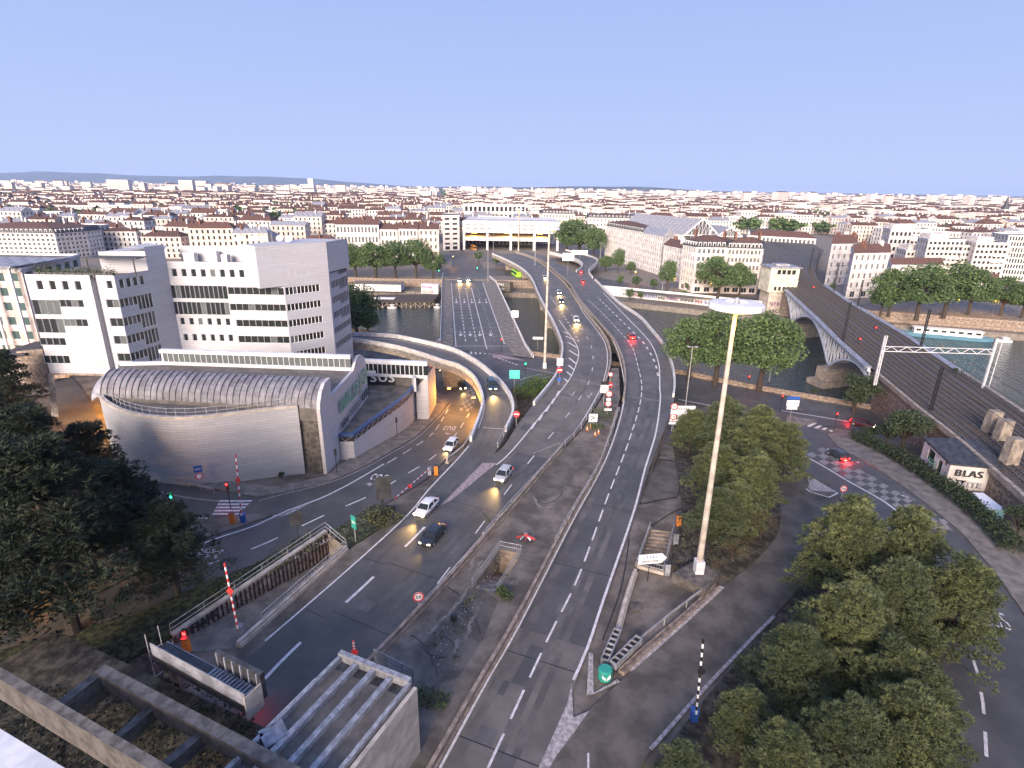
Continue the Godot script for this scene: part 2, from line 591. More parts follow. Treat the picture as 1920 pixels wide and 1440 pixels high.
var L_left := [[922, 477, 2.0], [947, 488, 1.5], [970, 500, 1.0], [987, 513, 0.6], [998, 528, 0.3], [1007, 550], [1022, 580], [1037, 608], [1050, 640], [1053, 660], [1049, 682], [1040, 708], [1020, 735], [995, 765], [970, 797], [945, 836], [925, 853], [900, 880], [830, 948], [700, 1080], [570, 1190], [440, 1310], [380, 1370]]
var L_right := [[960, 473, 2.0], [985, 480, 1.5], [1012, 492, 1.0], [1042, 516, 0.6], [1062, 535, 0.3], [1082, 565], [1112, 602], [1130, 625], [1143, 650], [1146, 680], [1138, 715], [1128, 740], [1110, 770], [1092, 800], [1062, 832], [1020, 880], [965, 945], [840, 1088], [725, 1210], [640, 1300], [560, 1385], [520, 1430]]
var R_left := [[965, 472, 2.0], [988, 479, 1.5], [1018, 492, 1.0], [1048, 517, 0.6], [1068, 535, 0.3], [1087, 565], [1118, 602], [1135, 622], [1150, 640], [1163, 668], [1170, 700], [1168, 745], [1154, 800], [1126, 872], [1066, 982], [968, 1173], [910, 1272], [815, 1440], [770, 1520]]
var R_right := [[985, 471, 2.0], [1010, 477, 1.5], [1038, 488, 1.0], [1073, 510, 0.6], [1110, 522, 0.3], [1137, 547], [1162, 570], [1199, 595], [1222, 620], [1247, 652], [1262, 690], [1266, 730], [1258, 770], [1243, 812], [1218, 877], [1187, 980], [1138, 1120], [1080, 1280], [1022, 1440], [990, 1530]]
var ramp_left := [[560, 652, 1.5], [657, 642, 1.5], [730, 652, 1.5], [780, 665, 1.5], [830, 682, 1.5], [857, 690, 1.5], [882, 707, 1.4], [895, 726, 1.2], [903, 751, 0.9], [901, 772, 0.5], [890, 803, 0.1], [868, 850], [802, 922], [764, 968], [650, 1072], [500, 1203], [390, 1300], [330, 1360]]
var ramp_right := [[560, 640, 1.5], [657, 630, 1.5], [730, 632, 1.5], [767, 638, 1.5], [820, 650, 1.5], [857, 661, 1.5], [895, 682, 1.4], [926, 707, 1.2], [945, 726, 1.0], [960, 750, 0.8], [964, 776, 0.4], [953, 805, 0.1], [925, 853], [900, 880], [830, 948], [700, 1080], [570, 1190], [440, 1310], [380, 1370]]
var Ll := []
var Lr := []
var Rl := []
var Rr := []
var Pl := []
var Pr := []

func carriageway(n: String, l: Array, r: Array, cuts: Array) -> void:   # cuts: [from z, material], surfaces one after the other
	for k in cuts.size():
		var mb := MB.new()
		for i in l.size() - 1:
			var z: float = (l[i].z + l[i + 1].z) / 2
			if z >= cuts[k][0] and (k == 0 or z < cuts[k - 1][0]):
				mb.quad(l[i], l[i + 1], r[i + 1], r[i])
		if mb.v.size(): struct(n, mb, mats[cuts[k][1]])

func deck(n: String, label: String, l: Array, r: Array, z_open: float, z_end: float) -> Node3D:   # the carrying structure below a carriageway
	var o := thing(n, label, "viaduct", l[0])
	var slab := MB.new()
	var fill := [MB.new(), MB.new()]
	for i in l.size() - 1:
		if l[i].z > z_end: continue
		var a: Vector3 = l[i]
		var b: Vector3 = l[i + 1]
		var c: Vector3 = r[i + 1]
		var d: Vector3 = r[i]
		var open := a.z < z_open
		var t := Vector3(0, 1.7 if open else 7.0, 0)
		var e := Vector3(0, 0.02, 0)
		(slab if open else fill[0]).quad(a - e, b - e, b - t, a - t)
		(slab if open else fill[1]).quad(d - e, d - t, c - t, c - e)
		if open: slab.quad(a - t, b - t, c - t, d - t)
	part(o, "deck", slab, mats.concrete)
	for f in fill:
		if f.v.size(): part(o, "retaining_wall", f, mats.concrete)
	return o
func parapet(o: Node, n: String, pts: Array, side: float, m: Material, h := 0.95):
	var mb := MB.new()
	mb.rib(pts, minf(0.0, side * 0.42), maxf(0.0, side * 0.42), -0.9, h)
	part(o, n, mb, m)
func piers(o: Node, l: Array, r: Array, zs: Array, foot: float):
	for z in zs:
		for i in l.size() - 1:
			if (l[i].z - z) * (l[i + 1].z - z) <= 0.0:
				var mb := MB.new()
				var a: Vector3 = l[i].lerp(r[i], 0.16)
				var b: Vector3 = l[i].lerp(r[i], 0.84)
				var y: float = a.y - 1.7
				var f = (l[i + 1] - l[i]).normalized() * 0.75
				var q := []
				for s in [[a.lerp(b, 0.12), b.lerp(a, 0.12), foot], [a, b, y]]:
					q.append_array([s[0] - f, s[0] + f, s[1] + f, s[1] - f].map(func(p): return Vector3(p.x, s[2], p.z)))
				mb.hexa(q)
				part(o, "pier", mb, mats.concrete)
				break
func guard_rail(label: String, pts: Array, group := "", post_every := 4.0) -> Node3D:   # W-beam on posts
	var o := thing("guard_rail", label, "guard rail", pts[0], group)
	var mb := MB.new()
	mb.rib(pts, -0.05, 0.05, 0.48, 0.62)
	mb.rib(pts, -0.08, 0.02, 0.62, 0.78)
	part(o, "beam", mb, mats.steel)
	var n := int(line_length(pts) / post_every)
	var post: ArrayMesh = cache.get("rail_post")
	if post == null:
		var pm := MB.new()
		pm.box(Vector3(-0.05, -0.2, -0.06), Vector3(0.05, 0.75, 0.06))
		post = pm.mesh(mats.steel)
		cache["rail_post"] = post
	for p in even_line(pts, maxi(n, 1)):
		inst(o, "post", post, Transform3D(Basis(), p - pts[0] + Vector3(0.12, 0, 0)))
	return o
func pair(a: Array, b: Array, n: int) -> Array:
	return [even_line(smooth_line(PL(a)), n), even_line(smooth_line(PL(b)), n)]

func highways():
	# evenly paired edges: cut at matching control points so that cross-sections stay square
	var Q := func(a: Array, b: Array):
		var l := []
		var r := []
		for i in min(a.size(), b.size()) - 1:
			pass
		l = smooth_line(PL(a), 2.0)
		r = smooth_line(PL(b), 2.0)
		var out := []
		for p in even_line(l, 220):                         # pair every left point with the nearest spot on the right edge
			var best: Vector3 = r[0]
			var bd := 1e9
			for k in r.size() - 1:
				var c := Geometry3D.get_closest_point_to_segment(p, r[k], r[k + 1])
				if c.distance_squared_to(p) < bd:
					bd = c.distance_squared_to(p); best = c
			out.append(best)
		return [even_line(l, 220), out]
	var e = Q.call(L_left, L_right)
	Ll = e[0]; Lr = e[1]
	e = Q.call(R_left, R_right)
	Rl = e[0]; Rr = e[1]
	e = Q.call(ramp_left, ramp_right)
	Pl = e[0]; Pr = e[1]
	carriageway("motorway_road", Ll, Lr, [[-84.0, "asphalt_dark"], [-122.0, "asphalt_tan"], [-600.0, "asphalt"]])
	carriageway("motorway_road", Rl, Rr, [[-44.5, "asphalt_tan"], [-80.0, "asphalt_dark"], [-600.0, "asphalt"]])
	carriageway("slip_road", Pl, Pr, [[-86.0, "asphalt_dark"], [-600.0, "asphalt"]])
	var o := deck("motorway_viaduct", "curved concrete viaduct carrying the oncoming carriageway over the river", Ll, Lr, -117.0, -84.0)
	var far_part := func(pts: Array, z0: float, z1: float): return pts.filter(func(p): return p.z < z0 and p.z > z1)
	parapet(o, "parapet", far_part.call(Ll, -103.0, -600.0), -1.0, mats.parapet, 0.9)
	parapet(o, "median_barrier", far_part.call(Lr, -112.0, -600.0), 1.0, mats.concrete, 0.7)
	piers(o, Ll, Lr, [-134.0, -176.0, -215.0, -248.0, -300.0, -330.0], -13.0)
	o = deck("motorway_viaduct", "concrete viaduct carrying the outbound carriageway with the red tail lights over the river", Rl, Rr, -117.0, -84.0)
	parapet(o, "parapet", far_part.call(Rr, -108.0, -262.0), 1.0, mats.parapet, 0.9)
	parapet(o, "median_barrier", far_part.call(Rl, -106.0, -600.0), -1.0, mats.concrete, 0.7)
	piers(o, Rl, Rr, [-138.0, -180.0, -215.0, -250.0, -300.0, -330.0], -13.0)
	o = deck("slip_road_viaduct", "curved concrete ramp viaduct swinging round behind the wedge-shaped building", Pl, Pr, -97.0, -84.0)
	parapet(o, "parapet", far_part.call(Pl, -86.0, -600.0), -1.0, mats.parapet, 1.0)
	parapet(o, "parapet", far_part.call(Pr, -90.0, -600.0), 1.0, mats.parapet, 1.0)
	piers(o, Pl, Pr, [-99.5, -126.0, -141.0], -5.4)
	# the off-ramp that leaves the outbound viaduct before the station
	var ol := even_line(smooth_line(PL([[1072, 514, 0.5], [1088, 506, 0.5], [1093, 497, 0.5], [1082, 488, 0.3], [1060, 481, 0.0], [1030, 474, 0.0]])), 24)
	var orr := even_line(smooth_line(PL([[1110, 522, 0.3], [1103, 509, 0.4], [1116, 497, 0.4], [1119, 489, 0.3], [1104, 481, 0.0], [1060, 470, 0.0]])), 24)
	carriageway("slip_road", ol, orr, [[-2000.0, "asphalt"]])
	o = deck("slip_road_viaduct", "narrow white-walled exit ramp bending off the outbound viaduct towards the square", ol, orr, 0.0, 0.0)
	parapet(o, "parapet", ol.slice(2), -1.0, mats.parapet, 1.0)
	parapet(o, "parapet", orr, 1.0, mats.parapet, 1.0)
	piers(o, ol, orr, [-300.0, -340.0], -5.2)
	# the road bridge in the middle
	var kb := thing("road_bridge", "wide flat road bridge with pavements and pale railings across the river", "bridge", P(890, 600, -5))
	var bl := PL([[822, 655], [826, 640], [829, 525], [831, 514]], -4.9)
	var br := PL([[1000, 672], [985, 650], [930, 530], [918, 520]], -4.9)
	var mb := MB.new()
	bl[0] = P(800, 662, -4.9)
	mb.sheet(raise(bl, -1.3), raise(br, -1.3))
	mb.skirt(raise(bl, -0.03), 1.3); mb.skirt(raise(br, -0.03), 1.3)
	part(kb, "deck", mb, mats.concrete)
	for t in [0.3, 0.62]:
		mb = MB.new()
		var a: Vector3 = bl[1].lerp(bl[2], t)
		var b: Vector3 = br[1].lerp(br[2], t)
		mb.rib([a, b], -1.4, 1.4, -8.0, -1.3)
		part(kb, "pier", mb, mats.stone)
	var ml := PL([[848, 655], [850, 640], [845, 528], [838, 519]], -4.9)
	var mr := PL([[965, 668], [945, 640], [905, 528], [912, 518]], -4.9)
	mb = MB.new()
	mb.sheet(ml, mr)
	struct("bridge_road", mb, mats.asphalt)
	for s in 2:
		mb = MB.new()
		var inner: Array = ml if s == 0 else mr
		var outer: Array = bl if s == 0 else br
		mb.sheet(raise(inner, 0.14), raise(outer, 0.14))
		mb.skirt(raise(inner, 0.14), 0.2)
		part(kb, "pavement", mb, mats.paving)
		var rails := MB.new()
		rails.rib(outer, -0.06, 0.06, 1.05, 1.15)
		rails.rib(outer, -0.03, 0.03, 0.65, 0.7)
		rails.rib(outer, -0.1, 0.1, 0.14, 0.4)
		var rl := part(kb, "railing", rails, mats.white_metal)
		var pm := MB.new()
		for p in even_line(outer, 62): pm.box(p + Vector3(-0.05, 0.1, -0.05), p + Vector3(0.05, 1.1, 0.05))
		stuff(part(rl, "baluster", pm, mats.white_metal))
	for q in [["avenue_road", [[838, 520], [846, 500], [846, 480], [838, 462], [834, 440], [831, 400]], [[912, 519], [905, 500], [893, 484], [872, 472], [842, 440], [834, 400]]], ["far_quay_road", [[560, 506], [700, 505], [830, 504], [960, 503], [1010, 508]], [[560, 519], [700, 518], [830, 518], [960, 518], [1010, 521]]], ["far_quay_road", [[1120, 520], [1180, 531], [1260, 545], [1400, 556], [1540, 575]], [[1120, 534], [1180, 545], [1260, 556], [1400, 566], [1540, 584]]], ["station_road", [[870, 474], [905, 486], [930, 498]], [[925, 470], [945, 480], [962, 492]]]]:
		mb = MB.new()
		mb.sheet(even_line(smooth_line(PL(q[1], -4.98), 8.0), 40), even_line(smooth_line(PL(q[2], -4.98), 8.0), 40))
		if q[0] == "far_quay_road": mb.v = PackedVector3Array(Array(mb.v).map(func(p): return p + Vector3(0, 0.004, 0)))
		struct(q[0], mb, mats.asphalt_dark)
	# near-bank streets laid on the sloping ground
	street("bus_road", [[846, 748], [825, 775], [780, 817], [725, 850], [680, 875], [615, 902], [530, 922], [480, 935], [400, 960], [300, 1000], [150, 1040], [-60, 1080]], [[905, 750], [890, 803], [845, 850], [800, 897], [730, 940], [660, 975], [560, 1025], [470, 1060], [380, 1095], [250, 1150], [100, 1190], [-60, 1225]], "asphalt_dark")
	street("bus_road", [[520, 924], [400, 922], [330, 908], [270, 888], [225, 850], [190, 790], [160, 740], [130, 705], [80, 690]], [[430, 962], [360, 968], [270, 945], [200, 905], [150, 850], [110, 790], [70, 740], [20, 705], [-60, 690]], "asphalt_dark", 0.012)
	street("exit_road", [[1030, 1440], [1063, 1377], [1113, 1323], [1160, 1280], [1280, 1173], [1355, 1100], [1417, 1050], [1455, 1005], [1464, 962], [1452, 915], [1440, 880]], [[1190, 1460], [1220, 1405], [1320, 1292], [1360, 1252], [1407, 1200], [1452, 1155], [1500, 1100], [1540, 1040], [1570, 1000], [1580, 960], [1560, 900]], "asphalt_patch")
	street("quay_road", [[1700, 1530], [1700, 1380], [1720, 1310], [1700, 1150], [1660, 1050], [1600, 960], [1545, 910], [1480, 862], [1440, 830], [1400, 800]], [[1990, 1530], [1985, 1300], [1920, 1155], [1867, 1072], [1807, 1001], [1740, 945], [1690, 907], [1615, 860], [1552, 815], [1500, 790]], "asphalt_dark")
	street("quay_road", [[960, 668], [1030, 672], [1120, 682], [1267, 703], [1435, 735], [1640, 773], [1760, 800]], [[900, 705], [1010, 715], [1120, 730], [1270, 752], [1440, 785], [1560, 800], [1660, 815], [1760, 830]], "asphalt_dark", 0.008)
	street("junction_road", [[800, 668], [860, 660], [960, 662], [1005, 668]], [[760, 720], [860, 760], [960, 730], [1040, 720]], "asphalt", 0.004)
	# pavements and verges
	kerbed("pavement", [[842, 752], [824, 776], [779, 818], [724, 851], [679, 876], [614, 903], [529, 923], [480, 931], [400, 915], [330, 900], [300, 888], [330, 880], [420, 902], [520, 912], [612, 892], [640, 870], [700, 826], [760, 785], [800, 745], [815, 730]], 0.13, mats.paving)
	kerbed("traffic_island", [[368, 985], [395, 968], [450, 964], [520, 962], [455, 985], [372, 1012]], 0.13, mats.asphalt_old)
	kerbed("traffic_island", [[1475, 778], [1532, 788], [1530, 792], [1512, 795], [1497, 800], [1474, 792]], 0.13, mats.paving)
	kerbed("pavement", [[1552, 815], [1570, 836], [1615, 861], [1690, 908], [1740, 946], [1807, 1002], [1867, 1073], [1925, 1156], [1975, 1130], [1900, 1030], [1830, 955], [1760, 912], [1690, 872], [1630, 832], [1580, 812]], 0.13, mats.paving)
	kerbed("verge", [[1464, 962], [1456, 1006], [1417, 1051], [1372, 1086], [1345, 1075], [1290, 1075], [1262, 1068], [1258, 1050], [1280, 960], [1260, 820], [1268, 775], [1300, 785], [1400, 815], [1440, 850], [1453, 916]], 0.12, mats.earth)
	kerbed("verge", [[1448, 1165], [1502, 1101], [1542, 1040], [1572, 1000], [1600, 990], [1660, 1060], [1695, 1160], [1712, 1310], [1690, 1380], [1680, 1480], [1200, 1480], [1235, 1420], [1330, 1300]], 0.12, mats.earth)
	kerbed("verge", [[700, 946], [740, 948], [720, 985], [650, 1028], [611, 996], [420, 1115], [322, 1192], [200, 1260], [-80, 1330], [-80, 1240], [100, 1192], [250, 1152], [380, 1097], [470, 1062], [560, 1027], [640, 985]], 0.1, mats.grass)
	kerbed("verge", [[-120, 1335], [200, 1262], [318, 1200], [312, 1225], [330, 1300], [420, 1390], [300, 1480], [-120, 1480]], 0.1, mats.earth)
	kerbed("verge", [[-60, 1070], [150, 1035], [300, 990], [360, 965], [265, 940], [195, 905], [145, 850], [105, 790], [60, 745], [0, 710], [-80, 700], [-120, 900]], 0.1, mats.earth)
	kerbed("verge", [[935, 845], [965, 795], [995, 757], [1035, 708], [1020, 712], [968, 742], [972, 772], [958, 808], [930, 848]], 0.1, mats.earth)
	# the strip between the two carriageways
	var ml2 := PL([[1146, 690], [1141, 715], [1131, 742], [1095, 802], [1066, 834], [1024, 882], [969, 947], [843, 1090], [728, 1212], [643, 1302], [563, 1387]], 0.12)
	var mr2 := PL([[1160, 690], [1163, 745], [1149, 800], [1121, 872], [1061, 982], [963, 1173], [905, 1272], [810, 1440], [770, 1510]], 0.12)
	mb = MB.new()
	var loop := ml2.duplicate()
	var back := mr2.duplicate()
	back.reverse()
	loop.append_array(back)
	draped(mb, poly_of(loop), func(_z): return 0.12)
	struct("median_strip", mb, mats.asphalt_old)
	for pn in [[[1060, 838], [1022, 885], [985, 928], [1000, 945], [1040, 930], [1072, 900], [1100, 850], [1090, 838]], [[880, 1090], [840, 1150], [790, 1215], [790, 1290], [860, 1270], [905, 1200], [935, 1125]]]:
		mb = MB.new()
		draped(mb, poly_of(PL(pn, 0.126)), func(_z): return 0.126)
		struct("paving_patch", mb, mats.asphalt_patch)
	# plaza patches to the right of the motorway
	for pn in [[[[1235, 862], [1283, 867], [1270, 930], [1198, 944]], "asphalt_patch"], [[[1243, 815], [1262, 800], [1290, 880], [1300, 940], [1284, 944], [1286, 866], [1236, 860]], "paving"], [[[1195, 948], [1270, 934], [1280, 950], [1222, 985], [1190, 1065], [1160, 1190], [1110, 1300], [1106, 1220], [1150, 1110], [1180, 1010]], "asphalt_old"]]:
		mb = MB.new()
		var pl := poly_of(GL(pn[0], -0.06))
		draped(mb, pl, func(z): return gy(z) - 0.06 - (0.02 if pn[1] == "asphalt_old" else 0.0))
		struct("paving_patch", mb, mats[pn[1]])
	# low barriers beside the carriageways
	barrier("concrete safety barrier with weathered top beside the oncoming carriageway and the median", [[1055, 842], [1020, 882], [966, 946], [925, 992]], 0.85, "concrete")
	barrier("warm brown concrete wall between the oncoming carriageway and the cracked median", [[925, 994], [843, 1088], [727, 1212], [690, 1250]], 0.75, "concrete_warm")
	barrier("concrete safety barrier along the median side of the outbound carriageway, before the bridge", [[1158, 770], [1126, 870], [1082, 950], [1064, 984]], 0.8, "concrete")
	barrier("long warm brown concrete wall between the median and the outbound carriageway", [[1062, 986], [965, 1173], [907, 1272], [812, 1440], [772, 1512]], 0.8, "concrete_warm")
	barrier("low concrete kerb wall in front of the sunken access pit", [[650, 1030], [500, 1165], [447, 1212]], 0.55, "concrete_pale")
	barrier("concrete wall between the bus road and the ramp, beside the white hatchback", [[905, 762], [893, 800], [868, 846], [838, 868]], 1.0, "concrete_pale", true)
	guard_rail("steel guard rail in front of the concrete barrier facing the orange cones", GLr([[1122, 745], [1090, 800], [1052, 842], [1015, 884], [960, 944], [905, 1008]], 0.1), "motorway guard rails")
	guard_rail("steel guard rail on the median side of the outbound carriageway", GLr([[1160, 770], [1128, 862], [1062, 978], [1040, 1020]], 0.1), "motorway guard rails")
	guard_rail("long steel guard rail above the ramp's outer edge", GLr([[955, 745], [960, 776], [948, 806], [932, 838]], 0.3))
	guard_rail("steel guard rail at the foot of the curved white wall", GL([[235, 878], [300, 900], [350, 912], [400, 924]], 0.0))
func GLr(px: Array, h: float) -> Array:
	return smooth_line(PL(px, h), 3.0)
func barrier(label: String, px: Array, h: float, m: String, on_ground := false):
	var mb := MB.new()
	var pts := smooth_line(GL(px) if on_ground else PL(px, 0.0), 4.0)
	mb.rib(pts, -0.3, 0.3, -0.3, 0.25)
	mb.rib(pts, -0.16, 0.16, 0.25, h)
	solo("safety_barrier", label, "barrier", mb, mats[m])
func street(n: String, a: Array, b: Array, m: String, up := 0.0):
	var l := smooth_line(GL(a, up), 3.0)
	var r := smooth_line(GL(b, up), 3.0)
	var k := 90
	l = even_line(l, k); r = even_line(r, k)
	var mb := MB.new()
	for i in k:
		for j in 4:                                         # a few strips across so that the sheet follows the slope
			var q := []
			for s in [[i, j], [i + 1, j], [i + 1, j + 1], [i, j + 1]]:
				var p: Vector3 = l[s[0]].lerp(r[s[0]], s[1] / 4.0)
				p.y = gy(p.z) + up
				q.append(p)
			mb.quad(q[0], q[1], q[2], q[3])
	struct(n, mb, mats[m])

func mark(parent: Node, n: String, pts: Array, w: float, m: Material, up := 0.012):
	var mb := MB.new()
	var l := beside(pts, -w / 2)
	var r := beside(pts, w / 2)
	mb.sheet(raise(l, up), raise(r, up))
	part(parent, n, mb, m)
func mb_sheet(parent: Node, n: String, l: Array, r: Array, m: Material):
	var mb := MB.new()
	mb.sheet(l, r)
	part(parent, n, mb, m)
func dashes(parent: Node, pts: Array, on: float, off: float, w: float, m: Material, up := 0.012, start := 0.0):
	var t := start
	var len := line_length(pts)
	while t < len:
		var c := cut_line(pts, t, minf(t + on, len))
		if c.size() > 1: mark(parent, "lane_dash", c, w, m, up)
		t += on + off
func on_road(px: Array) -> Array:
	return smooth_line(PL(px, 0.0), 2.5)
func on_street(px: Array, up := 0.012) -> Array:
	return smooth_line(GL(px, up), 2.5)
func paint_poly(parent: Node, n: String, pts: Array, m: Material):
	var mb := MB.new()
	mb.poly(poly_of(pts), pts[0].y + 0.014)
	var k := 0.0
	for p in pts: k = maxf(k, absf(p.y - pts[0].y))
	if k > 0.02:
		mb = MB.new()
		mb.poly(poly_of(pts), func(z): return gy(z) + 0.03)
	part(parent, n, mb, m)
func road_text(parent: Node, txt: String, a: Vector3, b: Vector3, tall: float):   # letters stretched along the road, read from a to b
	var tm := TextMesh.new()
	tm.text = txt
	tm.font_size = 32
	tm.pixel_size = 0.05
	tm.depth = 0.004
	tm.curve_step = 1.0
	var f := SystemFont.new()
	f.font_names = ["Droid Sans"]
	tm.font = f
	tm.material = mats.paint
	var s := tm.get_aabb().size
	var ax := (b - a)
	var k := ax.length() / s.x
	ax = ax.normalized()
	var up := ax.cross(Vector3.UP).normalized()              # the reading direction's up lies on the road
	var o := MeshInstance3D.new()
	o.name = "lettering"
	o.mesh = tm
	parent.add_child(o, true)
	up = -up if up.dot(Vector3(0, 0, 1)) < -2.0 else up
	o.transform = Transform3D(Basis(ax * k, -up * (tall / s.y), Vector3.UP), (a + b) / 2 + Vector3(0, 0.03, 0))

func road_paint():
	var o := thing("road_markings", "white edge lines and dashes painted on the motorway lanes", "road marking", Vector3.ZERO)
	o.set_meta("kind", "structure")
	var W: Material = mats.paint
	mark(o, "edge_line", on_road([[825, 1440], [917, 1270], [973, 1173], [1072, 980], [1132, 870], [1160, 795], [1171, 745], [1171, 720], [1160, 665], [1145, 632], [1128, 612], [1090, 570], [1070, 540]]), 0.22, W)
	mark(o, "edge_line", on_road([[1075, 1275], [1102, 1213], [1133, 1120], [1188, 960], [1210, 877], [1230, 810], [1238, 750], [1237, 727], [1235, 682], [1222, 647], [1200, 620], [1180, 600], [1132, 550], [1108, 527]]), 0.26, W)
	dashes(o, on_road([[915, 1440], [1030, 1192], [1085, 1080], [1140, 930], [1178, 830], [1200, 757], [1203, 720], [1197, 690], [1185, 650], [1165, 625], [1120, 578], [1070, 535], [1045, 515]]), 3.0, 1.4, 0.2, W)
	dashes(o, on_road([[1234, 705], [1228, 680], [1215, 655], [1200, 635], [1170, 606], [1128, 565], [1092, 530]]), 2.5, 3.2, 0.4, W)
	mark(o, "edge_line", on_road([[720, 1205], [833, 1085], [960, 942], [1055, 832], [1085, 800], [1122, 737], [1132, 712], [1139, 677], [1135, 645], [1120, 620], [1095, 588], [1078, 560], [1050, 525]]), 0.2, W)
	mark(o, "edge_line", on_road([[930, 872], [960, 845], [1022, 770], [1065, 715], [1077, 692], [1085, 665], [1080, 645], [1064, 622], [1048, 600]]), 0.22, W)
	dashes(o, on_road([[560, 1385], [637, 1300], [800, 1120], [985, 835 + 40], [1055, 790], [1090, 742], [1107, 708], [1112, 675], [1108, 648], [1092, 618], [1060, 575], [1035, 545]]), 3.0, 7.0, 0.17, W)
	dashes(o, on_road([[1085, 640], [1070, 612], [1052, 585], [1035, 560], [1015, 530]]), 1.5, 3.0, 0.35, W)
	mark(o, "edge_line", on_road([[497, 1202], [650, 1070], [764, 966], [802, 920], [870, 847], [903, 803]]), 0.2, W)
	dashes(o, on_road([[480, 1290], [560, 1208], [668, 1112], [775, 1010], [815, 968]]), 4.5, 6.0, 0.32, W, 0.012, 1.0)
	paint_poly(o, "hatched_gore", PL([[826, 948], [846, 938], [932, 868], [905, 868]], 0.0), mats.paint_pink)
	paint_poly(o, "hatched_gore", PL([[1010, 1440], [1064, 1318], [1072, 1280], [1075, 1345], [1105, 1333], [1075, 1375], [1045, 1415], [1030, 1440]], 0.0), mats.paint_worn)
	paint_poly(o, "gore_bar", PL([[1104, 1222], [1112, 1226], [1113, 1300], [1100, 1304]], 0.0), mats.paint_worn)
	paint_poly(o, "gore_bar", PL([[1102, 1306], [1158, 1273], [1163, 1279], [1112, 1302]], 0.0), mats.paint_worn)
	for ln in [[[1171, 742], [1237, 752]], [[1145, 629], [1215, 634]], [[1066, 709], [1128, 722]], [[1064, 622], [1130, 628]], [[1000, 845 + 5], [1052, 830]]]:
		mark(o, "cross_line", PL(ln, 0.0), 0.14, mats.paint_worn, 0.016)
	for q in [[1057, 622, 1070, 628], [1060, 630, 1077, 637], [1065, 642, 1082, 652], [1067, 657, 1084, 667], [1067, 671, 1080, 682], [1066, 685, 1077, 694], [1063, 697, 1072, 705], [1058, 710, 1065, 716], [1044, 742, 1049, 733], [1034, 757, 1040, 747], [1023, 772, 1029, 762], [1010, 788, 1016, 778], [996, 804, 1003, 793]]:
		mark(o, "hatch_bar", [P(q[0], q[1], 0.0), P(q[2], q[3], 0.0)], 0.45, W, 0.014)
	for q in [[[1068, 738], [1072, 743], [1078, 734]], [[1100, 740], [1103, 746], [1110, 737]]]:
		mark(o, "chevron", PL(q, 0.0), 0.15, W, 0.014)
	# slip road (rising, so painted at its own height)
	var on_ramp := func(px: Array): return smooth_line(PL(px), 2.0)
	mark(o, "edge_line", on_ramp.call([[657, 633, 1.5], [730, 636, 1.5], [767, 642, 1.5], [820, 653, 1.5], [857, 664, 1.5], [895, 686, 1.4], [924, 709, 1.2], [943, 728, 1.0], [957, 751, 0.8], [960, 776, 0.4], [950, 803, 0.1]]), 0.2, W, 0.02)
	mark(o, "edge_line", on_ramp.call([[890, 713, 1.4], [899, 726, 1.2], [908, 751, 0.9], [907, 772, 0.5], [897, 803, 0.1]]), 0.2, W, 0.02)
	mark(o, "cross_line", PL([[906, 802], [951, 805]], 0.12), 0.16, W, 0.016)
	# darker lines polished by tyres
	for ln in [[Rl, Rr, [0.16, 0.33, 0.52, 0.69], -30.0, -230.0], [Ll, Lr, [0.3, 0.45, 0.66, 0.82], -44.0, -230.0], [Pl, Pr, [0.36, 0.62], -50.0, -140.0]]:
		for s in ln[2]:
			var tl := []
			for i in ln[0].size():
				var p: Vector3 = ln[0][i].lerp(ln[1][i], s)
				if p.z < ln[3] and p.z > ln[4]: tl.append(p)
			for c in 5:
				var n0 := int(tl.size() * c / 5.0)
				var n1 := int(tl.size() * (c + 1) / 5.0)
				if (c + int(s * 10)) % 4 != 3: mark(o, "tyre_track", tl.slice(n0, n1 + 1), 0.5 + 0.12 * ((c + int(s * 100)) % 3), mats.tyre_track_pale if (c == 4 and ln[0] == Rl) or ln[0] == Ll and c in [2, 3] else mats.tyre_track, 0.006)
	# repairs: asphalt patches, sealed joints, drains
	for ln in [[Rl, Rr, -32.0, -200.0, 26], [Ll, Lr, -46.0, -200.0, 26], [Pl, Pr, -46.0, -120.0, 14]]:
		for k in ln[4]:
			var z := lerpf(ln[2], ln[3], pow((k + rng.randf()) / ln[4], 1.5))
			for i in ln[0].size() - 1:
				if (ln[0][i].z - z) * (ln[0][i + 1].z - z) > 0: continue
				var s := rng.randf_range(0.06, 0.7)
				var l0 := []
				var l1 := []
				for e in mini(1 + rng.randi() % 4, ln[0].size() - 2 - i):
					l0.append(ln[0][i + e].lerp(ln[1][i + e], s))
					l1.append(ln[0][i + e].lerp(ln[1][i + e], s + 0.2))
				if l0.size() > 1:
					mb_sheet(o, "road_patch", raise(l0, 0.004), raise(l1, 0.004), mats.asphalt_dark if k % 2 == 0 else mats.asphalt)
				if k % 3 == 0:
					mark(o, "sealed_joint", [ln[0][i], ln[1][i]], 0.09, mats.black, 0.009)
				break
	# bus road
	o = thing("road_markings", "white lines, arrows and the word BUS painted on the bus road", "road marking", Vector3.ZERO)
	o.set_meta("kind", "structure")
	mark(o, "edge_line", on_street([[845, 757], [828, 777], [783, 820], [728, 853], [683, 878], [618, 905], [532, 926], [484, 940]]), 0.16, mats.paint_worn, 0.02)
	mark(o, "edge_line", on_street([[720, 870], [660, 905], [600, 935], [540, 957], [480, 985], [420, 1005], [372, 1022]]), 0.25, W, 0.02)
	dashes(o, on_street([[840, 768], [812, 812], [770, 842], [720, 872]]), 3.0, 2.0, 0.2, W, 0.02)
	dashes(o, on_street([[880, 775], [852, 818], [806, 862], [760, 890], [700, 926], [600, 970], [500, 1018], [430, 1045], [385, 1060]]), 3.2, 3.2, 0.22, W, 0.02)
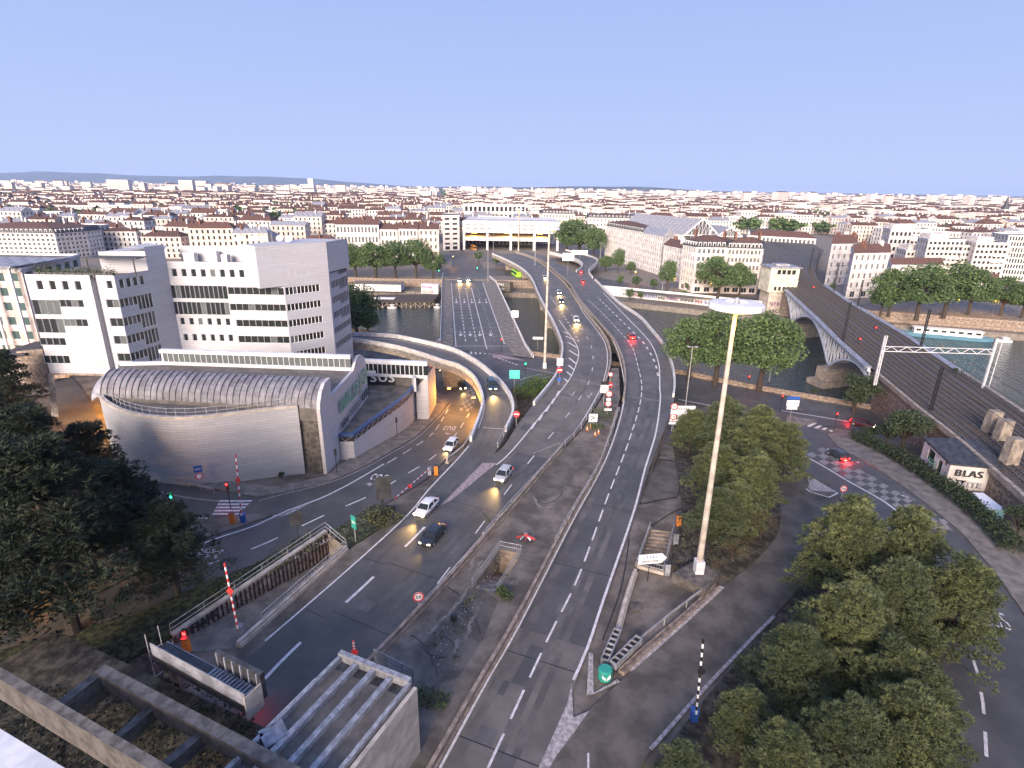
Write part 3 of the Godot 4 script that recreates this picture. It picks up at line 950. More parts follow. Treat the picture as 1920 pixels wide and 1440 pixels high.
	paint_poly(o, "hatched_gore", GL([[520, 970], [555, 953], [580, 945], [540, 965]], 0.012), mats.paint_worn)
	mark(o, "edge_line", on_street([[258, 961], [310, 968], [400, 972], [460, 968], [520, 966]]), 0.16, mats.paint, 0.02)
	mark(o, "edge_line", on_street([[250, 905], [300, 922], [350, 933], [410, 940]]), 0.16, mats.paint_worn, 0.02)
	for k in 5:
		paint_poly(o, "crossing_bar", GL([[412 - k * 3, 938 + k * 6], [474 - k * 6, 938 + k * 6], [470 - k * 6, 941 + k * 6], [410 - k * 3, 941 + k * 6]], 0.012), W)
	road_text(o, "BUS", G(723, 900), G(694, 897), 3.2)
	road_text(o, "BUS", G(853, 806), G(831, 805), 3.4)
	road_text(o, "BUS", G(398, 1030), G(383, 1046), 2.6)
	for q in [[690, 906, 696, 910], [836, 812, 842, 815]]:
		mark(o, "arrow", [G(q[0], q[1]), G(q[2], q[3])], 0.6, mats.paint_worn, 0.03)
	for i in 8:
		for j in 4:
			if (i + j) % 2 == 0:
				var a := [[861, 755], [880, 760], [893, 737], [877, 732]]
				paint_poly(o, "check", [[i, j], [i + 1, j], [i + 1, j + 1], [i, j + 1]].map(func(s): return G(lerpf(lerpf(861, 877, s[0] / 8.0), lerpf(884, 897, s[0] / 8.0), s[1] / 4.0), lerpf(lerpf(770, 726, s[0] / 8.0), lerpf(772, 732, s[0] / 8.0), s[1] / 4.0), 0.012)), mats.paint_faint)
	# quay roads on the right
	o = thing("road_markings", "chequered bus box, edge lines and arrows painted on the quay road beside the hedge", "road marking", Vector3.ZERO)
	o.set_meta("kind", "structure")
	mark(o, "edge_line", on_street([[1485, 842], [1540, 872], [1590, 902], [1660, 942], [1720, 990]]), 0.3, W, 0.02)
	for i in 22:
		for j in 3:
			if (i + j) % 2 == 0:
				paint_poly(o, "check", [[i, j], [i + 1, j], [i + 1, j + 1], [i, j + 1]].map(func(s): return G(lerpf(1512, 1762, s[0] / 22.0) + s[1] * 10.0, lerpf(852, 1000, s[0] / 22.0) - s[1] * 4.5, 0.012)), mats.paint_faint)
	dashes(o, on_street([[1495, 828], [1560, 862], [1660, 905], [1740, 955], [1800, 1010]]), 3.0, 5.0, 0.14, mats.paint_worn, 0.02)
	dashes(o, on_street([[1822, 1230], [1832, 1260], [1843, 1320], [1848, 1390], [1850, 1440]]), 2.6, 2.0, 0.24, W, 0.02)
	road_text(o, "BUS", G(1842, 1157), G(1890, 1168), 2.6)
	for q in [[1606, 866, 1612, 868], [1690, 928, 1704, 934], [1865, 1140, 1852, 1136]]:
		mark(o, "arrow", [G(q[0], q[1]), G(q[2], q[3])], 0.55, mats.paint_worn, 0.02)
	for k in 4:
		paint_poly(o, "crossing_bar", GL([[1512 + k * 14, 799 + k * 3], [1518 + k * 14, 801 + k * 3], [1532 + k * 10, 794 + k * 4.4], [1526 + k * 10, 793 + k * 4.4]], 0.012), W)
	mark(o, "edge_line", on_street([[1465, 770], [1540, 782], [1600, 792], [1650, 800]], 0.02), 0.3, W, 0.02)
	mark(o, "edge_line", on_street([[1272, 749], [1340, 762], [1440, 780]], 0.02), 0.3, W, 0.02)
	dashes(o, on_street([[1275, 725], [1440, 757], [1640, 790]], 0.02), 3.0, 5.0, 0.14, mats.paint_worn, 0.02)
	paint_poly(o, "hatched_gore", GL([[1474, 865], [1522, 895], [1570, 923], [1520, 920]], 0.012), mats.paint_worn)
	mark(o, "edge_line", on_street([[1470, 862], [1518, 922], [1570, 925], [1475, 862]]), 0.25, W, 0.02)
	mark(o, "edge_line", on_street([[1180, 1257], [1270, 1178], [1355, 1100]]), 0.45, mats.paint_worn, 0.02)
	mark(o, "edge_line", on_street([[1220, 1405], [1320, 1292], [1407, 1200], [1452, 1155]]), 0.3, mats.paint_worn, 0.02)
	mark(o, "lane_dash", GL([[1103, 1440], [1103, 1412]]), 0.16, mats.paint, 0.02)
	# the bridge and the junction in front of it
	o = thing("road_markings", "lane lines, arrows and zebra crossings painted on the road bridge and its junction", "road marking", Vector3.ZERO)
	o.set_meta("kind", "structure")
	var y := -4.88
	var bar := func(a, b, w, m): mark(o, "lane_line", PL([a, b], y), w, m, 0.01)
	bar.call([855, 650], [846, 530], 0.25, W)
	bar.call([838, 640], [836, 530], 0.25, W)
	bar.call([913, 655], [884, 540], 0.3, W)
	bar.call([946, 645], [905, 530], 0.3, W)
	dashes(o, PL([[873, 640], [860, 540]], y), 3.0, 2.2, 0.35, W, 0.01)
	dashes(o, PL([[893, 640], [873, 540]], y), 3.0, 2.2, 0.35, W, 0.01)
	dashes(o, PL([[846, 645], [842, 535]], y), 1.5, 2.0, 0.15, W, 0.01)
	dashes(o, PL([[928, 640], [895, 540]], y), 1.5, 3.0, 0.15, W, 0.01)
	bar.call([850, 649], [962, 649], 0.25, W)
	bar.call([856, 613], [940, 614], 0.2, mats.paint_worn)
	bar.call([838, 591], [850, 591], 0.2, mats.paint_worn)
	for q in [[863, 624], [881, 624], [899, 624], [919, 624], [855, 563], [870, 563], [884, 563], [898, 563], [911, 563]]:
		var a := P(q[0], q[1] - 3, y)
		var b := P(q[0] + 1, q[1] + 4, y)
		mark(o, "arrow", [a, b], 0.25, W, 0.012)
		paint_poly(o, "arrow_head", [b + Vector3(-0.8, 0, -0.6), b + Vector3(0.8, 0, -0.6), b + Vector3(0, 0, 1.8)], W)
	for k in 7:
		mark(o, "crossing_bar", PL([[882 + k * 8.5, 656], [884 + k * 8.5, 664]], -5.0), 0.55, W, 0.03)
		mark(o, "crossing_bar", PL([[925 + k * 7.0, 657 - k * 0.6], [940 + k * 7.0, 662 - k * 0.6]], -5.0), 0.5, W, 0.03)
	paint_poly(o, "traffic_island", PL([[918, 655], [940, 665], [985, 676], [925, 671]], -4.99), mats.paint_pink)
	dashes(o, PL([[935, 672], [972, 685]], -4.99), 0.8, 0.6, 0.5, W, 0.02)
	mark(o, "lane_line", PL([[975, 712], [1010, 702], [1030, 706], [975, 720]], -4.99), 0.2, W, 0.02)
	mark(o, "lane_line", PL([[985, 690], [1040, 700]], -4.99), 0.2, W, 0.02)

func panel_material(key: String, col: Color, row: float, tone := 0.9, course := 2.4) -> StandardMaterial3D:   # clad wall: thin joints and slight tone differences from panel to panel
	if mats.has(key): return mats[key]
	var im := Image.create(512, 512, false, Image.FORMAT_RGBA8)
	var r := RandomNumberGenerator.new()
	r.seed = hash(key)
	im.fill(Color(0.95, 0.95, 0.95))
	for j in 16:
		var off := (j % 2) * 32
		for i in 8:
			var t := r.randf_range(tone, 1.0)
			im.fill_rect(Rect2i(i * 64 + off - 32 * int(i == 0), j * 32, 64 + 32 * int(i == 0), 32), Color(t, t, t * r.randf_range(0.98, 1.0)))
			im.fill_rect(Rect2i((i * 64 + off) % 512, j * 32, 2, 32), Color(t * 0.93, t * 0.93, t * 0.93))
		im.fill_rect(Rect2i(0, j * 32, 512, 3), Color(0.74, 0.74, 0.76))
	for k in 70:                                            # rain streaks and stains of uneven length
		var x := r.randi_range(0, 508)
		var y := r.randi_range(0, 500)
		var c := r.randf_range(0.6, 0.85)
		im.blend_rect(streak(c), Rect2i(0, 0, r.randi_range(1, 3), r.randi_range(10, 60)), Vector2i(x, y))
	im.generate_mipmaps()
	var m := StandardMaterial3D.new()
	m.albedo_color = col
	m.albedo_texture = ImageTexture.create_from_image(im)
	m.roughness = 0.7
	m.vertex_color_use_as_albedo = true
	m.uv1_triplanar = true
	m.uv1_world_triplanar = true
	m.uv1_scale = Vector3(1.0 / (course * 8.0), 1.0 / (row * 16.0), 1.0 / (course * 8.0))
	mats[key] = m
	return m
func streak(c: float) -> Image:
	var im := Image.create(8, 64, false, Image.FORMAT_RGBA8)
	im.fill(Color(c, c * 0.97, c * 0.95, 0.22))
	return im

# ---------------------------------------------------------------- walls with real openings and the windows set into them
func facade(mb: MB, a: Vector3, b: Vector3, y0: float, y1: float, ops: Array, deep := 0.22):
	var ax := (b - a)
	ax.y = 0
	var len := ax.length()
	ax = ax.normalized()
	var n := ax.cross(Vector3.UP)
	var us := [0.0, len]
	var vs := [y0, y1]
	for o in ops:
		us.append_array([o[0], o[1]]); vs.append_array([o[2], o[3]])
	us.sort(); vs.sort()
	var at := func(u, v): return Vector3(a.x, 0, a.z) + ax * u + Vector3(0, v, 0)
	for j in vs.size() - 1:
		if vs[j + 1] - vs[j] < 0.005: continue
		var start := -1.0
		for i in us.size():
			var solid := false
			if i < us.size() - 1 and us[i + 1] - us[i] > 0.004:
				solid = true
				var cu: float = (us[i] + us[i + 1]) / 2
				var cv: float = (vs[j] + vs[j + 1]) / 2
				for o in ops:
					if cu > o[0] and cu < o[1] and cv > o[2] and cv < o[3]:
						solid = false
						break
			elif i < us.size() - 1: continue
			if solid and start < 0: start = us[i]
			if not solid and start >= 0:
				mb.quad(at.call(start, vs[j]), at.call(us[i], vs[j]), at.call(us[i], vs[j + 1]), at.call(start, vs[j + 1]))
				start = -1.0
	for o in ops:
		var p := [at.call(o[0], o[2]), at.call(o[1], o[2]), at.call(o[1], o[3]), at.call(o[0], o[3])]
		for k in 4:
			var q: Vector3 = p[k]
			var s: Vector3 = p[(k + 1) % 4]
			mb.quad(q, s, s - n * deep, q - n * deep)
func window_mesh(w: float, h: float, style: String) -> ArrayMesh:
	var key := "win%.2f_%.2f_%s" % [w, h, style]
	if cache.has(key): return cache[key]
	var f := MB.new()
	var g := MB.new()
	var t := 0.05 if w < 1.6 else 0.07
	if style == "dark": t = 0.03
	f.box(Vector3(0, 0, 0), Vector3(t, h, 0.08)); f.box(Vector3(w - t, 0, 0), Vector3(w, h, 0.08))
	f.box(Vector3(t, 0, 0), Vector3(w - t, t, 0.08)); f.box(Vector3(t, h - t, 0), Vector3(w - t, h, 0.08))
	if style == "split": f.box(Vector3(t, h * 0.45, 0.01), Vector3(w - t, h * 0.45 + 0.08, 0.085))
	if style == "french": f.box(Vector3(w / 2 - 0.03, t, 0.01), Vector3(w / 2 + 0.03, h - t, 0.085))
	if style == "sill" or style == "french": f.box(Vector3(-0.12, -0.1, 0), Vector3(w + 0.12, -0.002, 0.34))
	g.box(Vector3(t, t, 0.0), Vector3(w - t, h - t, 0.035))
	var frame_m: Material = mats.steel_dark if style == "dark" else mats.sign_white
	var am := f.mesh(frame_m)
	g.mesh(mats.glass_green if style == "green" else (mats.glass_grey if style == "blind" else mats.glass), false, am)
	cache[key] = am
	return am
func set_windows(o: Node3D, a: Vector3, b: Vector3, ops: Array, style := "plain", deep := 0.2):
	var ax := (b - a)
	ax.y = 0
	ax = ax.normalized()
	var n := ax.cross(Vector3.UP)
	for q in ops:
		var s := style
		if style == "plain" and rng.randf() < 0.14: s = "blind"
		var t := Transform3D(Basis(ax, Vector3.UP, n), Vector3(a.x, q[2], a.z) + ax * q[0] - n * deep - o.position)
		inst(o, "window", window_mesh(q[1] - q[0], q[3] - q[2], s), t)
func band(u0: float, u1: float, v0: float, v1: float, n: int, gap := 0.03) -> Array:   # a row of n openings side by side
	var out := []
	var w := (u1 - u0) / n
	for i in n: out.append([u0 + i * w + gap / 2, u0 + (i + 1) * w - gap / 2, v0, v1])
	return out
func spaced(u0: float, u1: float, v0: float, h: float, n: int, w: float) -> Array:    # n separate openings
	var out := []
	for i in n:
		var c := lerpf(u0, u1, (i + 0.5) / n)
		out.append([c - w / 2, c + w / 2, v0, v0 + h])
	return out
func run(a: Vector3, b: Vector3) -> float:
	return flat(a).distance_to(flat(b))

func office():
	var m := panel_material("cladding", lin(0.46, 0.465, 0.515), 0.45, 0.95)
	var o := thing("office_building", "white stepped office block with ribbon windows and a roof garden beside the underpass", "building", Vector3(-60, -5, -117))
	var za := -105.0
	var zf := -117.0
	var va := func(y): return PZ(120, y, za).y
	var vf := func(y): return PZ(475, y, zf).y
	var a0 := PZ(45, 514, za)
	var a1 := PZ(166, 512, za)
	var c0 := PZ(178, 512, za)
	var c1 := PZ(212, 511, za)
	var f0 := PZ(312, 490, zf)
	var f1 := PZ(527, 492, zf)
	var g1 := PZ(611, 456, -124.0)
	var h0 := PZ(617, 500, -125.0)
	var h1 := PZ(650, 497, -136.0)
	var top_a: float = a0.y
	var low := 4.6
	# left wing front
	var mb := MB.new()
	var ops := []
	var L := run(a0, a1)
	var ua := func(px): return (PZ(px, 560, za) - a0).dot((a1 - a0).normalized()) if false else PZ(px, 560, za).x - PZ(45, 560, za).x
	var u := func(px: float, py: float): return PZ(px, py, za).x - a0.x
	ops.append_array(spaced(1.2, 10.6, va.call(544), 1.7, 4, 1.1))
	ops.append_array(band(u.call(58, 563), u.call(110, 563), va.call(591), va.call(563), 4))
	ops.append_array(band(u.call(110, 562), u.call(155, 562), va.call(576), va.call(562), 4))
	ops.append_array(band(u.call(65, 600), u.call(118, 600), va.call(625), va.call(598), 4))
	ops.append_array(band(u.call(118, 598), u.call(163, 598), va.call(612), va.call(598), 4))
	ops.append_array(band(u.call(74, 640), u.call(123, 640), va.call(648), va.call(634), 4))
	ops.append_array(band(u.call(82, 675), u.call(131, 675), va.call(682), va.call(667), 4))
	facade(mb, a0, a1, low, top_a, ops)
	set_windows(o, a0, a1, ops)
	# the groove and the narrow bay beside it
	var back := Vector3(0, 0, -1.2)
	facade(mb, a1, a1 + back, low, top_a, []); facade(mb, a1 + back, c0 + back, -4, top_a, []); facade(mb, c0 + back, c0, -4, top_a, [])
	ops = [[1.7, 2.7, va.call(540), va.call(525)]]
	for q in [[201, 221, 576, 560], [208, 229, 611, 595], [215, 236, 644, 628], [222, 243, 676, 661]]:
		var u0: float = PZ(q[0], q[2], za).x - c0.x
		ops.append_array(band(maxf(u0, 0.2), run(c0, c1) - 0.05, va.call(q[2]), va.call(q[3]), 2))
	facade(mb, c0, c1, -4, top_a, ops)
	set_windows(o, c0, c1, ops)
	# the return with stepped balconies, then the tall blank stair wall
	var e0 := c1.lerp(Vector3(f0.x, c1.y, f0.z), 0.62)
	ops = spaced(0.6, 6.6, va.call(541), 1.7, 4, 0.95)
	for q in [[576, 560], [611, 595], [644, 628], [676, 661]]:
		ops.append_array(band(0.15, 4.0, va.call(q[0]), va.call(q[1]), 4))
		ops.append_array(band(4.0, 7.4, va.call(q[0]) - 1.2, va.call(q[1]), 4))
	facade(mb, c1, e0, -4, top_a, ops)
	set_windows(o, c1, e0, ops)
	var tower := 28.0
	facade(mb, e0, Vector3(f0.x, 0, f0.z), -4, tower, [])
	# main front
	var top_f: float = PZ(400, 491, zf).y
	ops = []
	var uf := func(px: float, py: float): return PZ(px, py, zf).x - f0.x
	ops.append_array(spaced(uf.call(318, 512), uf.call(462, 512), vf.call(521), 1.6, 8, 1.0))
	ops.append_array(band(uf.call(320, 545), uf.call(426, 545), vf.call(562), vf.call(537), 12))
	ops.append_array(band(uf.call(324, 575), uf.call(430, 575), vf.call(592), vf.call(568), 12))
	ops.append_array(spaced(uf.call(334, 605), uf.call(436, 605), vf.call(611), 1.5, 6, 0.9))
	ops.append_array(spaced(uf.call(340, 632), uf.call(441, 632), vf.call(641), 1.5, 6, 0.9))
	ops.append_array(band(uf.call(427, 545), run(f0, f1) - 0.1, vf.call(553), vf.call(539), 9))
	ops.append_array(band(uf.call(431, 575), run(f0, f1) - 0.1, vf.call(583), vf.call(570), 9))
	ops.append_array(band(uf.call(443, 605), run(f0, f1) - 0.1, vf.call(613), vf.call(600), 8))
	ops.append_array(band(uf.call(447, 635), run(f0, f1) - 0.1, vf.call(643), vf.call(630), 8))
	facade(mb, f0, f1, -4, top_f, ops)
	set_windows(o, f0, f1, ops)
	# right front
	ops = []
	var gl := run(f1, g1)
	for q in [[553, 539], [583, 570], [613, 600], [643, 630], [673, 660]]:
		ops.append_array(band(0.25, gl - 2.3, vf.call(q[0]), vf.call(q[1]), 9))
	facade(mb, f1, g1, -4, top_f, ops)
	set_windows(o, f1, g1, ops)
	# the wing behind with open corner windows
	facade(mb, g1, h0, -4, top_f + 1.0, [])
	ops = []
	for q in [[553, 539], [583, 570], [613, 600], [643, 630], [673, 660], [523, 509]]:
		ops.append_array(band(0.3, 5.2, vf.call(q[0]), vf.call(q[1]), 5))
		ops.append_array(band(5.2, run(h0, h1) - 0.2, vf.call(q[0]) - (0.9 if q[0] < 640 else 0.0), vf.call(q[1]), 6))
	var top_h: float = h1.y
	facade(mb, h0, h1, -4, top_h, ops)
	set_windows(o, h0, h1, ops)
	var end := Vector3(-48, 0, -150)
	facade(mb, h1, end, -4, top_h, [])
	part(o, "wall", mb, m)
	# the projecting top storey on the right
	var t0 := PZ(478, 465, -113.6)
	var tb := PZ(478, 541, -113.6).y
	mb = MB.new()
	var tt := PZ(540, 458, -118.0).y
	var g2 := g1 + (g1 - t0).normalized() * 0.05
	ops = spaced(4.8, run(t0, g2) - 1.0, vf.call(518) - 0.3, 1.7, 6, 1.0)
	facade(mb, t0, g2, tb, tt, ops)
	var t_in := PZ(452, 465, -117.5)
	facade(mb, t_in, t0, tb, tt, [])
	mb.quad(Vector3(t0.x, tb, t0.z), Vector3(g2.x, tb + 1.2, g2.z), Vector3(f1.x, tb + 0.6, f1.z - 0.5), Vector3(t_in.x, tb, t_in.z))
	facade(mb, g2, g2 + Vector3(2, 0, -9), top_h, tt, [])
	mb.poly(PackedVector2Array([flat(t_in), flat(t0), flat(g2), flat(g2) + Vector2(2, -9), flat(t_in) + Vector2(8, -16)]), tt - 0.15)
	part(o, "top_storey", mb, m)
	set_windows(o, t0, g2, ops)
	# penthouse, roofs, parapets
	mb = MB.new()
	var p0 := PZ(183, 470, -110.5)
	var p1 := Vector3(e0.x, 0, e0.z)
	facade(mb, p0, p1, top_a - 0.5, 27.2, [])
	mb.poly(PackedVector2Array([flat(p0), flat(p1), flat(f0), flat(f0) + Vector2(-4, -8), flat(p0) + Vector2(0, -8)]), 27.1)
	mb.poly(PackedVector2Array([flat(p1), flat(f0), flat(f0) + Vector2(-5, -3), flat(p1) + Vector2(-4, 0)]), tower - 0.02)
	facade(mb, f0 + Vector3(0.2, 0, -5), PZ(462, 480, -122), top_f - 0.6, top_f + 2.6, [])
	part(o, "penthouse", mb, m)
	mb = MB.new()
	mb.poly(PackedVector2Array([flat(a0), flat(a1), flat(c0), flat(c1), flat(e0), Vector2(e0.x - 2, -124), Vector2(a0.x, -124)]), top_a - 0.5)
	mb.poly(PackedVector2Array([flat(f0), flat(f1), flat(g1), Vector2(-44, -136), Vector2(-72, -136)]), top_f - 0.7)
	mb.poly(PackedVector2Array([flat(g1) + Vector2(0.1, -0.3), flat(h0), flat(h1), flat(end), Vector2(-50, -130)]), top_h - 0.6)
	part(o, "roof", mb, mats.gravel_roof)
	mb = MB.new()
	mb.box(Vector3(a0.x, low - 0.4, -122), Vector3(a1.x, low - 0.05, za - 0.02))
	part(o, "soffit", mb, mats.concrete_warm)
	mb = MB.new()
	mb.hexa([PZ(98, 800, za), PZ(112, 800, za), PZ(112, 800, za - 1.4), PZ(98, 800, za - 1.4), PZ(90, 700, za), PZ(101, 700, za), PZ(101, 700, za - 1.4), PZ(90, 700, za - 1.4)])
	part(o, "pillar", mb, mats.concrete_pale)
	mb = MB.new()
	mb.quad(Vector3(a0.x - 1, -4.5, -124), Vector3(c0.x + 1, -4.5, -124), Vector3(c0.x + 1, low, -124), Vector3(a0.x - 1, low, -124))
	mb.quad(Vector3(c0.x + 0.1, -4.5, -124), Vector3(c0.x + 0.1, -4.5, za - 1.3), Vector3(c0.x + 0.1, low, za - 1.3), Vector3(c0.x + 0.1, low, -124))
	part(o, "underpass_wall", mb, mats.concrete_warm)
	mb = MB.new()
	for k in 5:
		mb = MB.new()
		mb.lathe(Transform3D(Basis(Vector3.RIGHT, 0.9), Vector3(-58 + k * 2.6, top_f + 3.9, -124 - (k % 2) * 2.0)), [[0.05, 0.0], [0.55, 0.12], [0.8, 0.35]], 12)
		mb.tube(Vector3(-58 + k * 2.6, top_f - 0.7, -124 - (k % 2) * 2.0), Vector3(-58 + k * 2.6, top_f + 3.95, -124 - (k % 2) * 2.0), 0.06, 0.06, 6)
		part(o, "antenna_dish", mb, mats.white_metal)
	for q in [[-68, -121, 2.2, 1.4], [-63, -121.5, 1.6, 1.7], [-60, -120.5, 1.2, 1.2]]:
		mb = MB.new()
		mb.box(Vector3(q[0], top_f - 0.75, q[1]), Vector3(q[0] + q[2], top_f + q[3], q[1] + 1.5))
		part(o, "plant_unit", mb, mats.white_metal)
	mb = MB.new()
	for q in [PZ(165, 500, -108.5), PZ(252, 500, -108.5)]:
		mb.box(Vector3(q.x - 0.08, top_a - 0.5, -108.6), Vector3(q.x + 0.08, 26.4, -108.4))
	var q0 := PZ(160, 480, -107.2)
	var q1 := PZ(254, 478, -107.2)
	mb.box(Vector3(q0.x, 26.3, -110.4), Vector3(q1.x, 26.5, -107.2))
	part(o, "pergola", mb, mats.steel_black)
	mb = MB.new()
	for k in 13:
		mb.box(Vector3(a0.x + 1.4 + k * 1.12, top_a - 0.5, -106.2), Vector3(a0.x + 2.4 + k * 1.12, top_a + 0.35, -105.5))
	part(o, "planter", mb, mats.steel_dark)
	mb = MB.new()
	for k in 900:
		var p := Vector3(a0.x + rng.randf_range(1.2, 16.2), top_a + 0.3 + absf(rng.randfn(0, 0.5)), rng.randf_range(-106.6, -105.4))
		leaf(mb, p, 0.28, lin(0.03, 0.05, 0.02), lin(0.10, 0.13, 0.05))
	stuff(part(o, "roof_plants", mb, leaf_mat()))
	# the green-glazed neighbour
	var n0 := PZ(-170, 600, -126.0)
	var n1 := PZ(64, 600, -126.0)
	n0.y = -5; n1.y = -5
	var nb := house("office_building", "green-glazed office block with white posts and pinkish bands behind the white office wing", [n0, n1], Vector3(-6, 0, -26), PZ(30, 506, -126.0).y, {"floors": 8, "bays": [9], "roof": "flat", "col": Color(0.92, 0.84, 0.82), "fine": true, "chimneys": 0, "ww": 4.2, "hh": 0.6, "style": "green"})
	for k in 6:
		mb = MB.new()
		var q2 := n0.lerp(n1, (k + 0.35) / 5.6)
		mb.bar(Vector3(q2.x, -5, q2.z + 1.6), Vector3(q2.x, PZ(30, 505, -126.0).y + 0.6, q2.z + 1.6), 0.4, 0.4)
		part(nb, "post", mb, mats.white_metal)
	mb = MB.new()
	mb.rib([Vector3(n0.x, PZ(30, 505, -126.0).y + 0.6, n0.z), Vector3(n1.x, PZ(30, 505, -126.0).y + 0.6, n1.z)], -14.0, 2.6, 0.0, 0.3)
	part(nb, "roof_canopy", mb, mats.zinc)
	var lp := thing("porch_roof", "low dark flat roof on concrete walls beside the slanted pillar", "building", PZ(60, 690, -104.0))
	mb = MB.new()
	mb.rib([PZ(20, 655, -110.0), PZ(84, 650, -110.0)], -6.0, 5.0, -0.4, 0.0)
	part(lp, "roof", mb, mats.slate)
	mb = MB.new()
	mb.rib([PZ(20, 655, -110.0), PZ(80, 650, -110.0)], -5.0, -4.6, -8.0, -0.4)
	mb.rib([PZ(30, 655, -106.0), PZ(80, 650, -106.0)], -0.2, 0.2, -8.0, -0.4)
	part(lp, "wall", mb, mats.concrete_warm)
	# sodium light in the underpass
	var lamp := thing("underpass_lamp", "sodium lamp glowing under the white office block beside the slanted pillar", "lamp", Vector3(-80, low - 0.5, -110))
	mb = MB.new()
	mb.box(Vector3(-0.9, -0.28, -0.2), Vector3(0.9, 0.08, 0.2))
	part(lamp, "housing", mb, mats.steel, false)
	mb = MB.new()
	mb.box(Vector3(-0.8, -0.36, -0.16), Vector3(0.8, -0.285, 0.16))
	part(lamp, "diffuser", mb, glow("sodium", Color(1.0, 0.74, 0.25), 14.0), false)
	var om := OmniLight3D.new()
	om.name = "light"
	om.light_color = Color(1.0, 0.68, 0.22)
	om.light_energy = 200.0
	om.light_size = 0.5
	om.omni_range = 60.0
	om.omni_attenuation = 2.0
	om.shadow_enabled = true
	lamp.add_child(om)
	om.position = Vector3(0, -1.0, 0)

func lamp_box(label: String, at: Vector3, energy: float):
	var lamp := thing("wall_lamp", label, "lamp", at)
	var mb := MB.new()
	mb.box(Vector3(-0.4, 0.0, -0.2), Vector3(0.4, 0.3, 0.2))
	part(lamp, "housing", mb, mats.steel, false)
	mb = MB.new()
	mb.box(Vector3(-0.35, -0.1, -0.16), Vector3(0.35, -0.005, 0.16))
	part(lamp, "diffuser", mb, glow("sodium", Color(1.0, 0.74, 0.25), 14.0), false)
	var om := OmniLight3D.new()
	om.name = "light"
	om.light_color = Color(1.0, 0.68, 0.22)
	om.light_energy = energy
	om.light_size = 0.4
	om.omni_range = 60.0
	om.omni_attenuation = 2.0
	om.shadow_enabled = true
	lamp.add_child(om)
	om.position = Vector3(0, -0.5, 0)

